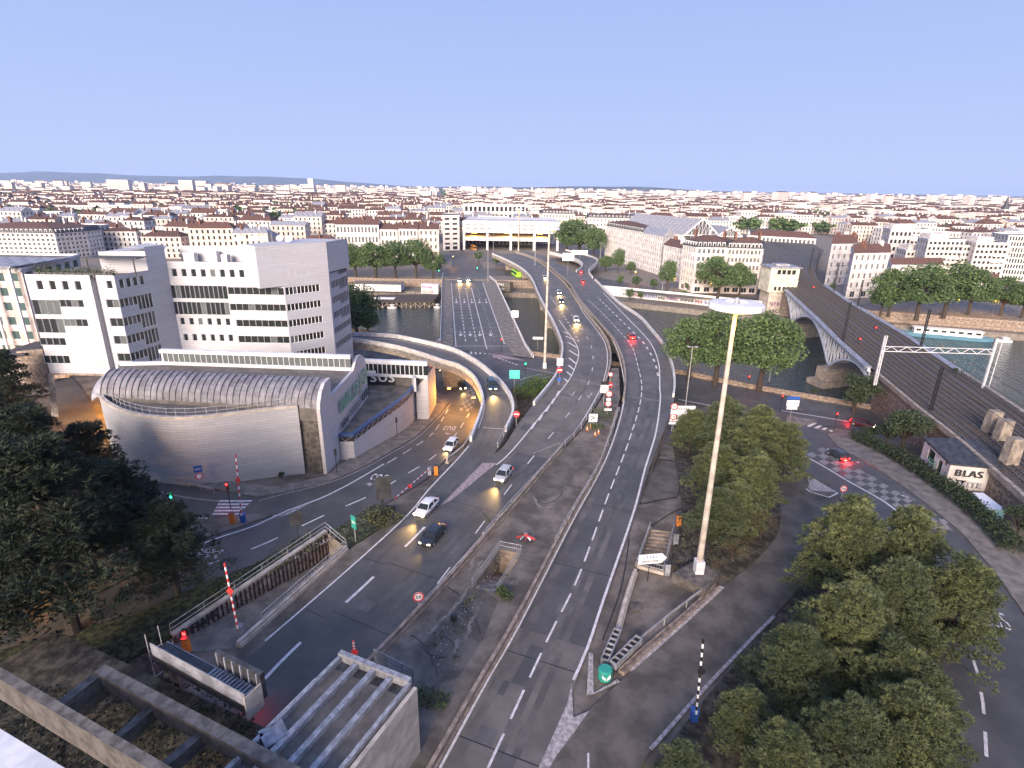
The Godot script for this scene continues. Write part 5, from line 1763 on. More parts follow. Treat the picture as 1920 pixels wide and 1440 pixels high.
# fronts: list of corner points left to right as seen; depth backwards; spec holds floors, bays per front, roof kind, colour
func house(n: String, label: String, fronts: Array, back: Vector3, y1: float, spec: Dictionary, group := "") -> Node3D:
	var a: Vector3 = fronts[0]
	var y0 := -5.0
	var o := thing(n, label, "building", Vector3(a.x, y0, a.z), group)
	var mb := MB.new()
	mb.col = spec.get("col", Color.WHITE)
	var fl: int = spec.floors
	var fine: bool = spec.get("fine", false)
	var wins := MB.new()
	var ring := fronts.duplicate()
	ring.append(fronts[-1] + back)
	ring.append(a + back)
	var style: String = spec.get("style", "french")
	for i in ring.size():
		var p: Vector3 = ring[i]
		var q: Vector3 = ring[(i + 1) % ring.size()]
		var ops := []
		var len := run(p, q)
		var front := i < fronts.size() - 1
		var vis := (q - p).cross(Vector3.UP).dot(EYE - p) > 0
		var bays: int = spec.bays[i] if front else (int(len / 4.0) if spec.get("sides", true) and not (i == ring.size() - 2) else 0)
		if vis and bays > 0:
			var fh := (y1 - y0) / fl
			var ww: float = spec.get("ww", 1.15)
			for f in fl:
				var hh = fh * (spec.get("hh", 0.58) if f > 0 else 0.66)
				if f == 0 and spec.get("shops", false):
					ops.append_array(spaced(0.4, len - 0.4, y0 + 0.5, hh, maxi(1, bays / 2), minf(2.6, len / maxi(1, bays / 2) * 0.7)))
				else:
					ops.append_array(spaced(0.5, len - 0.5, y0 + fh * f + fh * 0.2, hh, bays, minf(ww, (len - 1.0) / bays * 0.6)))
		if fine:
			facade(mb, p, q, y0, y1, ops)
			if ops.size(): set_windows(o, p, q, ops, style, 0.18)
		else:
			mb.quad(Vector3(p.x, y0, p.z), Vector3(q.x, y0, q.z), Vector3(q.x, y1, q.z), Vector3(p.x, y1, p.z))
			var ax := (q - p).normalized()
			var nn := ax.cross(Vector3.UP) * 0.06
			for w in ops:
				var b0 = Vector3(p.x, w[2], p.z) + ax * w[0] + nn
				var b1 = Vector3(p.x, w[2], p.z) + ax * w[1] + nn
				wins.quad(b0, b1, b1 + Vector3(0, w[3] - w[2], 0), b0 + Vector3(0, w[3] - w[2], 0))
	if spec.roof == "flat":
		pass
	part(o, "wall", mb, mats.plaster)
	if wins.v.size(): stuff(part(o, "windows", wins, mats.glass))
	if fine:
		var trim := MB.new()
		for i in fronts.size() - 1:
			trim.rib([fronts[i] * Vector3(1, 0, 1), fronts[i + 1] * Vector3(1, 0, 1)], 0.0, 0.0, 0, 0) if false else null
			for y in [y1 - 0.35, y0 + (y1 - y0) / fl]:
				var p: Vector3 = Vector3(fronts[i].x, y, fronts[i].z)
				var q: Vector3 = Vector3(fronts[i + 1].x, y, fronts[i + 1].z)
				trim.rib([p, q], -0.02, 0.32 if y > y0 + 8 else 0.16, 0.0, 0.3)
		part(o, "cornice", trim, mats.plaster_white)
	# roof
	var c := Vector3.ZERO
	for p in ring: c += p
	c /= ring.size()
	mb = MB.new()
	var k: float = spec.get("tone", 1.0)
	mb.col = Color(k, k, k)
	var eave := ring.map(func(p): return Vector3(p.x, y1 + 0.05, p.z) + (Vector3(p.x, 0, p.z) - Vector3(c.x, 0, c.z)).normalized() * 0.45)
	var rh: float = spec.get("rh", 2.8)
	if spec.roof == "flat":
		mb.prism(poly_of(ring), y1 - 0.01, y1 + 0.02)
		part(o, "roof", mb, mats.gravel_roof)
		mb = MB.new()
		var closed := ring.map(func(p): return Vector3(p.x, y1, p.z))
		closed.append(closed[0])
		mb.rib(closed, -0.15, 0.15, 0.0, 0.5)
		part(o, "parapet", mb, mats.plaster_white)
	elif spec.roof == "mansard":
		var mid := ring.map(func(p): return Vector3(p.x, y1 + 2.6, p.z) + (Vector3(c.x, 0, c.z) - Vector3(p.x, 0, p.z)).normalized() * 1.4)
		var topm := ring.map(func(p): return Vector3(lerpf(p.x, c.x, 0.75), y1 + 2.6 + rh * 0.55, lerpf(p.z, c.z, 0.75)))
		for i in ring.size():
			var j := (i + 1) % ring.size()
			mb.quad(eave[i], eave[j], mid[j], mid[i])
		part(o, "mansard", mb, mats.slate)
		mb = MB.new()
		for i in ring.size():
			var j := (i + 1) % ring.size()
			mb.quad(mid[i], mid[j], topm[j], topm[i])
		mb.poly(poly_of(topm), y1 + 2.6 + rh * 0.55)
		part(o, "roof", mb, mats.tiles)
		for i in fronts.size() - 1:
			var p: Vector3 = fronts[i]
			var q: Vector3 = fronts[i + 1]
			var ax := (q - p).normalized()
			for s in spaced(0.5, run(p, q) - 0.5, 0, 1, spec.bays[i], 1.3):
				var d := MB.new()
				d.obox(Transform3D(Basis(ax, Vector3.UP, ax.cross(Vector3.UP)), Vector3(p.x, y1 + 1.2, p.z) + ax * ((s[0] + s[1]) / 2) - ax.cross(Vector3.UP) * 0.6), Vector3(1.25, 2.0, 1.3))
				var dm := part(o, "dormer", d, mats.plaster_white)
				d = MB.new()
				d.obox(Transform3D(Basis(ax, Vector3.UP, ax.cross(Vector3.UP)), Vector3(p.x, y1 + 1.1, p.z) + ax * ((s[0] + s[1]) / 2) + ax.cross(Vector3.UP) * 0.06), Vector3(0.85, 1.5, 0.06))
				inst(dm, "pane", d.mesh(mats.glass))
	elif ring.size() == 4:
		var along = spec.get("along", true)
		var e: Array = eave if along else [eave[1], eave[2], eave[3], eave[0]]
		var hip: float = spec.get("hip", 0.0)
		var m0: Vector3 = (e[0] + e[3]) / 2
		var m1: Vector3 = (e[1] + e[2]) / 2
		var r0 := m0.lerp(m1, hip) + Vector3(0, rh, 0)
		var r1 := m1.lerp(m0, hip) + Vector3(0, rh, 0)
		mb.quad(e[0], e[1], r1, r0); mb.quad(e[2], e[3], r0, r1)
		var gm := MB.new()
		gm.col = spec.get("col", Color.WHITE)
		if hip > 0.01:
			mb.tri(e[1], e[2], r1); mb.tri(e[3], e[0], r0)
		else:
			gm.tri(e[1], e[2], r1); gm.tri(e[3], e[0], r0)
			part(o, "gable", gm, mats.plaster)
		part(o, "roof", mb, mats.zinc if spec.roof == "zinc" else (mats.slate if spec.roof == "slate" else mats.tiles))
		o.set_meta("ridge", [r0, r1])
	else:
		var apex := ring.map(func(p): return Vector3(lerpf(p.x, c.x, 0.7), y1 + rh, lerpf(p.z, c.z, 0.7)))
		for i in ring.size():
			var j := (i + 1) % ring.size()
			mb.quad(eave[i], eave[j], apex[j], apex[i])
		mb.poly(poly_of(apex), y1 + rh)
		part(o, "roof", mb, mats.tiles)
	var nc: int = spec.get("chimneys", 2)
	for i in nc:
		var t := (i + 0.5) / nc
		var p: Vector3 = (fronts[0].lerp(fronts[-1], t) + back * rng.randf_range(0.3, 0.6))
		var ax = (fronts[-1] - fronts[0]).normalized()
		mb = MB.new()
		mb.obox(Transform3D(Basis(ax, Vector3.UP, ax.cross(Vector3.UP)), Vector3(p.x, y1 + rh * 0.6 + 1.0 + (2.0 if spec.roof == "mansard" else 0.0), p.z)), Vector3(0.8, 3.2, 2.2))
		for s in [-0.7, 0.0, 0.7]:
			var f = Vector3(p.x, y1 + rh * 0.6 + 2.6 + (2.0 if spec.roof == "mansard" else 0.0), p.z) + ax.cross(Vector3.UP) * s
			mb.tube(f, f + Vector3(0, 0.6, 0), 0.16, 0.13, 5)
		part(o, "chimney", mb, mats.brick if i % 2 == 0 else mats.plaster)
	return o

func far_bank():
	var B := func(x, y): return P(x, y, -5.0)
	var deep := Vector3(-1.7, 0, -13.5)
	# houses behind the quay trees, left of the avenue
	for q in [[634, 714, 494, 421, 12, 4, 1, "long cream quay house with a tall tiled roof behind the plane trees", 3.8, 4], [715, 748, 494, 430, 4, 4, 5, "narrow white quay house beside the long cream one", 3.2, 2], [749, 785, 494, 429, 5, 4, 0, "pale quay house with attic windows beside the narrow white house", 3.2, 2], [786, 824, 494, 430, 4, 5, 7, "pinkish corner house at the mouth of the avenue", 3.2, 3]]:
		var a: Vector3 = B.call(q[0], q[2])
		var b: Vector3 = B.call(q[1], q[2] + 0.4)
		house("town_house", q[7], [a, b], deep, height_over(a, q[0], q[3]), {"floors": q[5], "bays": [q[4]], "roof": "tile", "rh": q[8], "col": wall_colour(q[6]), "fine": true, "chimneys": q[9]}, "houses on the quay left of the avenue")
	var lo := house("town_house", "low house with a broad red hipped roof beside the long cream quay house", [B.call(570, 500), B.call(633, 500)], deep, 8.0, {"floors": 4, "bays": [6], "roof": "tile", "rh": 4.0, "hip": 0.2, "col": wall_colour(3), "chimneys": 1})
	# the long station-side block and the corner houses right of the viaduct
	var b1: Vector3 = B.call(1236, 516)
	var h: float = height_over(b1, 1238, 442)
	var a1 := P(1137, 423, h)
	a1.y = -5
	var m1 := a1.lerp(b1, 0.68)
	house("hotel_building", "long lavender-grey seven-storey block with a dark attic and rows of windows", [a1, m1], Vector3(9, 0, -12), h, {"floors": 7, "bays": [19], "roof": "mansard", "rh": 3.0, "col": Color(1.08, 1.12, 1.2), "fine": true, "chimneys": 0, "ww": 1.3}, "")
	house("hotel_building", "seven-storey block with a zinc attic and tall entrance columns", [m1 + (b1 - m1).normalized() * 0.05, b1], Vector3(9, 0, -12), h - 0.4, {"floors": 7, "bays": [9], "roof": "zinc", "rh": 3.6, "col": Color(1.1, 1.15, 1.22), "fine": true, "chimneys": 0, "ww": 1.4}, "")
	var c0: Vector3 = B.call(1239, 519)
	var c1: Vector3 = B.call(1273, 530)
	house("town_house", "lower lilac house with a brown roof between the long block and the corner house", [c0, c1], Vector3(10, 0, -12), height_over(c0, 1240, 459), {"floors": 5, "bays": [7], "roof": "tile", "rh": 3.0, "col": Color(1.05, 1.0, 1.12), "fine": true, "chimneys": 2})
	var d0: Vector3 = B.call(1272, 541)
	var d1: Vector3 = B.call(1296, 549)
	var d2: Vector3 = B.call(1352, 550)
	var d3: Vector3 = B.call(1418, 552)
	var dh: float = height_over(d1, 1298, 463)
	house("town_house", "white corner house with a slate attic opposite the river trees", [d0, d1, d2], Vector3(8, 0, -11), dh, {"floors": 6, "bays": [5, 6], "roof": "mansard", "rh": 3.6, "col": wall_colour(5), "fine": true, "chimneys": 3, "shops": true})
	house("town_house", "peach six-storey house with a slate attic beside the signal box", [d2 + Vector3(0.05, 0, 0), d3], Vector3(6, 0, -13), dh - 0.2, {"floors": 6, "bays": [9], "roof": "mansard", "rh": 3.6, "col": wall_colour(7), "fine": true, "chimneys": 3, "shops": true})
	# signal box on the lower quay
	var s0 := P(1436, 590, -8.6)
	var s1 := P(1476, 590, -8.6)
	var o := thing("signal_box", "cream railway signal box on a graffitied plinth at the end of the rail bridge", "signal box", s0)
	var mb := MB.new()
	var sz := s0.z
	var yt: float = height_over(s0, 1436, 547)
	var yr: float = height_over(s0, 1436, 499)
	mb.box(Vector3(s0.x, -12, sz - 9), Vector3(s1.x, yt, sz))
	var plinth := part(o, "plinth", mb, mats.concrete_pale)
	graffiti_row(plinth, Vector3(s0.x, 0, sz - 0.2), Vector3(s1.x, 0, sz - 0.2), yt - 6.0, 2.6, ["NEBOF"], [lin(0.2, 0.08, 0.2)])
	graffiti_row(plinth, Vector3(s0.x, 0, sz - 0.2), Vector3(s1.x, 0, sz - 0.2), yt - 9.0, 2.6, ["ABCO"], [lin(0.05, 0.05, 0.08)])
	mb = MB.new()
	var x0: float = s0.x - 1.2
	var x1: float = s1.x + 1.2
	var w1 := band(2.0, x1 - x0 - 1.0, yt + 0.8, yt + 2.4, 5, 0.7)
	var w2 := band(2.4, x1 - x0 - 1.2, yr - 3.0, yr - 1.2, 4, 0.5)
	mb.col = Color(1.1, 1.02, 0.8)
	facade(mb, Vector3(x0, 0, sz + 1), Vector3(x1, 0, sz + 1), yt, yr - 0.4, w1 + w2)
	facade(mb, Vector3(x0, 0, sz - 9), Vector3(x0, 0, sz + 1), yt, yr - 0.4, [])
	facade(mb, Vector3(x1, 0, sz + 1), Vector3(x1, 0, sz - 9), yt, yr - 0.4, [])
	mb.quad(Vector3(x0, yt, sz + 1), Vector3(x1, yt, sz + 1), Vector3(x1, yt, sz - 9), Vector3(x0, yt, sz - 9))
	part(o, "wall", mb, mats.plaster)
	set_windows(o, Vector3(x0, 0, sz + 1), Vector3(x1, 0, sz + 1), w1 + w2, "dark")
	mb = MB.new()
	mb.box(Vector3(x0 - 0.6, yr - 0.4, sz - 9.6), Vector3(x1 + 0.6, yr, sz + 1.7))
	mb.box(Vector3(x0 + 3, yr, sz - 6), Vector3(x1 - 3, yr + 0.8, sz - 2))
	part(o, "roof", mb, mats.zinc)
	mb = MB.new()
	mb.box(Vector3(x0 - 0.15, (yt + yr) / 2 - 0.6, sz + 1.02), Vector3(x1 + 0.15, (yt + yr) / 2 - 0.3, sz + 1.3))
	part(o, "string_course", mb, mats.plaster)
	# houses along the railway
	var e0: Vector3 = B.call(1584, 560)
	var e1: Vector3 = B.call(1650, 557)
	var eh: float = height_over(e0, 1586, 474)
	var eb := Vector3(5.5, 0, -12)
	var wh := house("town_house", "white house with a muralled gable beside the rail bridge", [e0, e1], eb, eh, {"floors": 5, "bays": [6], "roof": "tile", "rh": 3.4, "col": wall_colour(5), "fine": true, "chimneys": 2, "shops": true, "sides": false})
	graffiti_row(wh.get_node("wall"), e0 + eb, e0, 12.0, 2.4, ["CLAK"], [lin(0.45, 0.25, 0.36)])
	graffiti_row(wh.get_node("wall"), e0 + eb, e0, 9.0, 2.2, ["PEINT"], [lin(0.4, 0.3, 0.45)])
	house("town_house", "house with a grey blind gable behind the muralled white house", [B.call(1545, 535), B.call(1590, 533)], Vector3(8, 0, -14), 15.5, {"floors": 5, "bays": [4], "roof": "tile", "rh": 4.0, "col": Color(0.85, 0.85, 0.88), "fine": true, "chimneys": 3})
	house("station_shed", "long cream railway building with a red roof behind the fanned tracks", [B.call(1402, 470), B.call(1525, 478)], Vector3(4, 0, -16), height_over(B.call(1402, 470), 1402, 441), {"floors": 2, "bays": [16], "roof": "tile", "rh": 4.0, "hip": 0.12, "col": wall_colour(4), "fine": true, "chimneys": 0, "ww": 2.0})
	# stepped modern flats
	var flats := [[1655, 1728, 500, 430, 4, 9, "stepped cream apartment block with set-back top floors behind the quay trees"], [1690, 1730, 512, 470, 3, 5, "low cream wing of the stepped apartments with square windows"], [1724, 1792, 520, 449, 6, 8, "cream apartment block with long dark loggias behind the quay trees"], [1790, 1812, 522, 460, 5, 3, "recessed cream stair block between the loggia flats and the corner flats"], [1812, 1874, 526, 455, 6, 7, "cream corner apartment block with projecting balconies"]]
	for q in flats:
		var f0: Vector3 = B.call(q[0], q[2])
		var f1: Vector3 = B.call(q[1], q[2] + 1)
		var ft := height_over(f0, q[0], q[3])
		var ho := house("apartment_block", q[6], [f0, f1], Vector3(6, 0, -18), ft, {"floors": q[4] + 1, "bays": [q[5]], "roof": "flat", "col": Color(0.98, 0.95, 0.93), "fine": true, "chimneys": 0, "ww": 1.9, "hh": 0.5, "style": "dark"}, "stepped modern apartments")
		mb = MB.new()
		mb.box(Vector3(f0.x + 4, ft, f0.z - 14), Vector3(lerpf(f0.x, f1.x, 0.7), ft + 3.0, f0.z - 5))
		part(ho, "set_back_storey", mb, mats.plaster)
		for k in 3:
			mb = MB.new()
			var y := ft - 3.4 * (k + 1)
			var b0 := f0.lerp(f1, 0.55)
			mb.rib([Vector3(b0.x, y, b0.z), Vector3(f1.x, y, f1.z)], 0.05, 1.3, 0.0, 1.0)
			part(ho, "balcony", mb, mats.plaster_white)
	var gb0: Vector3 = B.call(1868, 524)
	var gb1: Vector3 = B.call(1990, 532)
	house("office_building", "white grid-fronted office block with tall narrow windows beyond the quay trees", [gb0, gb1], Vector3(8, 0, -22), height_over(gb0, 1870, 441), {"floors": 8, "bays": [22], "roof": "flat", "col": Color(1.05, 1.1, 1.2), "fine": true, "chimneys": 0, "ww": 1.6, "hh": 0.72, "style": "dark"})
	for q in [[1665, 1760, 530, 497, "long brown-roofed workshop behind the quay trees"], [1820, 1868, 555, 530, "grey-roofed quay shed under the plane trees"]]:
		house("workshop", q[4], [B.call(q[0], q[2]), B.call(q[1], q[2])], Vector3(4, 0, -10), height_over(B.call(q[0], q[2]), q[0], q[3]), {"floors": 1, "bays": [8], "roof": "tile", "rh": 3.5, "col": wall_colour(4), "fine": true, "chimneys": 0})
	# the ornate block at the far left
	var z := -345.0
	var hl := PZ(-70, 480, z)
	var hm := PZ(112, 480, z)
	var hr := PZ(172, 480, z - 18)
	hl.y = -5; hm.y = -5; hr.y = -5
	house("town_house", "ornate white stone block with arched attic dormers and balconies behind the office block", [hl, hm, hr], Vector3(-2, 0, -16), PZ(60, 437, z).y, {"floors": 6, "bays": [20, 7], "roof": "mansard", "rh": 5.0, "col": wall_colour(5), "fine": true, "chimneys": 7, "ww": 1.5})
	# station interchange: slabs on columns over the end of the viaduct
	var i0: Vector3 = B.call(868, 468)
	var i1: Vector3 = B.call(1046, 468)
	o = thing("station_interchange", "huge white concrete interchange slab on columns spanning the end of the motorway", "building", i0)
	var iz := i0.z
	var vy := func(py): return PZ(950, py, iz).y
	mb = MB.new()
	mb.box(Vector3(i0.x, vy.call(437), iz - 60), Vector3(i1.x, vy.call(415), iz))
	part(o, "upper_slab", mb, mats.plaster_white)
	mb = MB.new()
	mb.box(Vector3(i0.x, vy.call(452), iz - 60), Vector3(i1.x - 8, vy.call(446), iz - 0.5))
	part(o, "lower_slab", mb, mats.plaster_white)
	mb = MB.new()
	mb.box(Vector3(i0.x, -5, iz - 61), Vector3(i1.x, vy.call(437), iz - 58))
	part(o, "back_wall", mb, mats.plaster_white)
	for k in 5:
		mb = MB.new()
		var x := lerpf(i0.x + 0.8, i1.x - 1.2, k / 4.0)
		mb.box(Vector3(x - 0.8, -5, iz - 2.4), Vector3(x + 0.8, vy.call(437), iz - 0.4))
		part(o, "column", mb, mats.plaster_white)
	for k in 12:
		for j in 2:
			mb = MB.new()
			var x := lerpf(i0.x + 2.0, i1.x - 6.0, k / 12.0)
			mb.box(Vector3(x, vy.call(430 - j * 7) , iz - 0.1), Vector3(x + 3.4, vy.call(428.6 - j * 7), iz + 0.06))
			part(o, "slot_window", mb, mats.glass)
	mb = MB.new()
	mb.rib([Vector3(i0.x, vy.call(415), iz - 0.5), Vector3(i1.x, vy.call(415), iz - 0.5)], -0.1, 0.1, 0.9, 1.1)
	for k in 70: mb.box(Vector3(lerpf(i0.x, i1.x, k / 69.0), vy.call(415), iz - 0.5), Vector3(lerpf(i0.x, i1.x, k / 69.0) + 0.12, vy.call(415) + 1.0, iz - 0.4))
	part(o, "roof_railing", mb, mats.rust)
	for k in 3:
		var lamp := thing("station_lamp", "warm ceiling lamp glowing under the station interchange", "lamp", Vector3(lerpf(i0.x + 8, i1.x - 14, k / 2.0), vy.call(438) - 0.3, iz - 9), "lamps under the interchange")
		mb = MB.new()
		mb.box(Vector3(-2, -0.3, -0.6), Vector3(2, 0, 0.6))
		part(lamp, "diffuser", mb, glow("station_glow", Color(1.0, 0.78, 0.35), 5.0), false)
		var om := OmniLight3D.new()
		om.name = "light"
		om.light_color = Color(1.0, 0.72, 0.32)
		om.light_energy = 60.0
		om.omni_range = 120.0
		om.omni_attenuation = 2.0
		om.light_size = 0.6
		om.shadow_enabled = true
		lamp.add_child(om)
		om.position = Vector3(0, -1.2, 0)
	house("car_park", "white slatted car-park tower at the corner of the avenue", [B.call(831, 470), B.call(862, 469)], Vector3(-4, 0, -40), height_over(B.call(831, 470), 831, 405), {"floors": 7, "bays": [2], "roof": "flat", "col": Color(1.05, 1.08, 1.12), "fine": true, "chimneys": 0, "ww": 6.0, "hh": 0.4, "style": "dark"})
	house("truss_building", "long white building with a dark trussed window band behind the interchange", [B.call(870, 428), B.call(985, 428)], Vector3(-4, 0, -30), height_over(B.call(870, 428), 870, 384), {"floors": 3, "bays": [14], "roof": "flat", "col": Color(1.1, 1.14, 1.2), "fine": true, "chimneys": 0, "ww": 6.0, "hh": 0.6, "style": "dark"})
	house("town_house", "peach hotel with a dark attic behind the great plane tree", [B.call(1015, 448), B.call(1076, 450)], Vector3(-2, 0, -20), height_over(B.call(1015, 448), 1016, 400), {"floors": 5, "bays": [10], "roof": "mansard", "rh": 3.0, "col": wall_colour(7), "fine": true, "chimneys": 4})
	house("town_house", "dark-roofed hotel with a row of white chimneys above the long block", [B.call(1100, 452), B.call(1200, 455)], Vector3(2, 0, -30), height_over(B.call(1100, 452), 1100, 408), {"floors": 5, "bays": [14], "roof": "mansard", "rh": 2.0, "col": wall_colour(5), "fine": true, "chimneys": 7})
	# train shed
	var hall := thing("train_hall", "large grey glazed train hall with open trussed gables", "train hall", B.call(1330, 470))
	for q in [[1192, 400, 1308, 437, 1283, 1348, 410, 441], [1262, 410, 1365, 440, 1345, 1392, 426, 443]]:
		var ga := P(q[4], q[7], 8.0)
		var gb := P(q[5], q[7] + 1, 8.0)
		var gt := (ga + gb) / 2
		gt.y = height_over(gt, (q[4] + q[5]) / 2.0, q[6])
		var bk := P(q[0], q[1], gt.y)
		var run_ := bk - gt
		run_.y = 0
		mb = MB.new()
		for k in 16:
			mb.quad(ga + run_ * (k / 16.0), ga + run_ * ((k + 1) / 16.0 - 0.004), gt + run_ * ((k + 1) / 16.0 - 0.004), gt + run_ * (k / 16.0))
			mb.quad(gb + run_ * (k / 16.0), gb + run_ * ((k + 1) / 16.0 - 0.004), gt + run_ * ((k + 1) / 16.0 - 0.004), gt + run_ * (k / 16.0))
		part(hall, "roof", mb, mats.zinc)
		mb = MB.new()
		mb.bar(ga, gt, 0.7, 0.8); mb.bar(gb, gt, 0.7, 0.8); mb.bar(ga, gb, 0.4, 0.5)
		for k in 10:
			var p := ga.lerp(gb, k / 10.0)
			var s := 1.0 - absf(k / 5.0 - 1.0)
			mb.bar(p, Vector3(p.x, lerpf(ga.y, gt.y, s), p.z), 0.2, 0.2)
			var p2 := ga.lerp(gb, (k + 1) / 10.0)
			mb.bar(p, Vector3(p2.x, lerpf(ga.y, gt.y, 1.0 - absf((k + 1) / 5.0 - 1.0)), p2.z), 0.2, 0.2)
		part(hall, "gable_truss", mb, mats.white_metal)
		mb = MB.new()
		mb.skirt([ga, ga + run_], 13.0); mb.skirt([gb, gb + run_], 13.0)
		part(hall, "side_wall", mb, mats.plaster)
	# landing stage and its sheds, left of the bridge
	var st := thing("landing_stage", "dark timber landing stage on braced piles along the far quay", "landing stage", P(760, 572, -11))
	var l0 := P(690, 566, -8.0)
	var l1 := P(813, 565, -8.0)
	mb = MB.new()
	mb.hexa([l0 + Vector3(0, -0.5, 0), l1 + Vector3(0, -0.5, 0), l1 + Vector3(0, -0.5, -18), l0 + Vector3(0, -0.5, -18), l0, l1, l1 + Vector3(0, 0, -18), l0 + Vector3(0, 0, -18)])
	part(st, "deck", mb, mats.wood)
	for k in 15:
		mb = MB.new()
		var p := l0.lerp(l1, k / 14.0)
		mb.bar(p + Vector3(0, -3.5, -0.3), p + Vector3(0, -0.5, -0.3), 0.35, 0.35)
		part(st, "pile", mb, mats.concrete)
		if k < 14:
			mb = MB.new()
			var q := l0.lerp(l1, (k + 1) / 14.0)
			mb.bar(p + Vector3(0, -0.6 if k % 2 == 0 else -2.8, -0.1), q + Vector3(0, -2.8 if k % 2 == 0 else -0.6, -0.1), 0.2, 0.25)
			part(st, "brace", mb, mats.concrete)
	var sh := thing("quay_shed", "white-roofed shed on the far quay beside the landing stage", "shed", P(700, 540, -8))
	var k0 := P(664, 545, -8.2)
	var k1 := P(752, 547, -8.2)
	mb = MB.new()
	mb.hexa([k0, k1, k1 + Vector3(0, 0, -9), k0 + Vector3(0, 0, -9)] + [k0, k1, k1 + Vector3(0, 0, -9), k0 + Vector3(0, 0, -9)].map(func(p): return p + Vector3(0, 3.4, 0)))
	part(sh, "wall", mb, mats.plaster_white)
	mb = MB.new()
	mb.quad(k0 + Vector3(-0.5, 3.4, 0.5), k1 + Vector3(0.5, 3.4, 0.5), k1 + Vector3(0.5, 4.2, -4.5), k0 + Vector3(-0.5, 4.2, -4.5))
	mb.quad(k0 + Vector3(-0.5, 4.2, -4.5), k1 + Vector3(0.5, 4.2, -4.5), k1 + Vector3(0.5, 3.4, -9.5), k0 + Vector3(-0.5, 3.4, -9.5))
	part(sh, "roof", mb, mats.gravel_roof)
	mb = MB.new()
	var v0 := P(790, 550, -8.2)
	var v1 := P(822, 552, -8.2)
	mb.rib([v0, v1], -3.0, 0.0, 0.0, 4.5)
	var gp := solo("graffiti_panel", "tall graffiti-covered wall end beside the road bridge, beyond the river", "wall", mb, mats.plaster)
	graffiti_row(gp, v0 + Vector3(0, 0, -0.2), v1 + Vector3(0, 0, -0.2), -5.9, 1.7, ["PSYCHE"], [lin(0.3, 0.08, 0.35)])
	graffiti_row(gp, v0 + Vector3(0, 0, -0.2), v1 + Vector3(0, 0, -0.2), -8.0, 1.6, ["BOLT", "IX"], [lin(0.1, 0.3, 0.2), lin(0.3, 0.1, 0.1)])
	mb = MB.new()
	var n0 := P(932, 545, -8.2)
	var n1 := P(956, 548, -8.2)
	mb.rib([n0, n1], -3.0, 0.0, 0.0, 4.6)
	gp = solo("graffiti_panel", "white lettered wall end between the road bridge and the viaduct", "wall", mb, mats.concrete_dark)
	graffiti_row(gp, n0 + Vector3(0, 0, -0.2), n1 + Vector3(0, 0, -0.2), -5.8, 2.0, ["MAC"], [lin(0.65, 0.65, 0.66)])
	graffiti_row(gp, n0 + Vector3(0, 0, -0.2), n1 + Vector3(0, 0, -0.2), -8.0, 2.0, ["UFFC"], [lin(0.65, 0.65, 0.66)])
	# boats
	boat("moored_barge", "long blue barge with white windowed deckhouse moored beyond the rail bridge", P(1686, 626, -11), P(1862, 641, -11), 5.0, lin(0.10, 0.22, 0.30), 0.72)
	boat("motor_boat", "small white motor boat moored at the end of the blue barge", P(1868, 640, -11), P(1898, 642, -11), 2.4, lin(0.7, 0.7, 0.72), 0.3)
	boat("motor_boat", "dark-hulled cabin boat with white roof moored at the landing stage", P(692, 572, -11), P(752, 573, -11), 3.6, lin(0.06, 0.05, 0.06), 0.6)
	boat("motor_boat", "little white boat tied up beside the road bridge pier", P(815, 577, -11), P(826, 578, -11), 2.0, lin(0.7, 0.7, 0.72), 0.3)
	boat("motor_boat", "white launch alongside the dark cabin boat", P(727, 578, -11), P(744, 578, -11), 1.8, lin(0.72, 0.7, 0.7), 0.3)
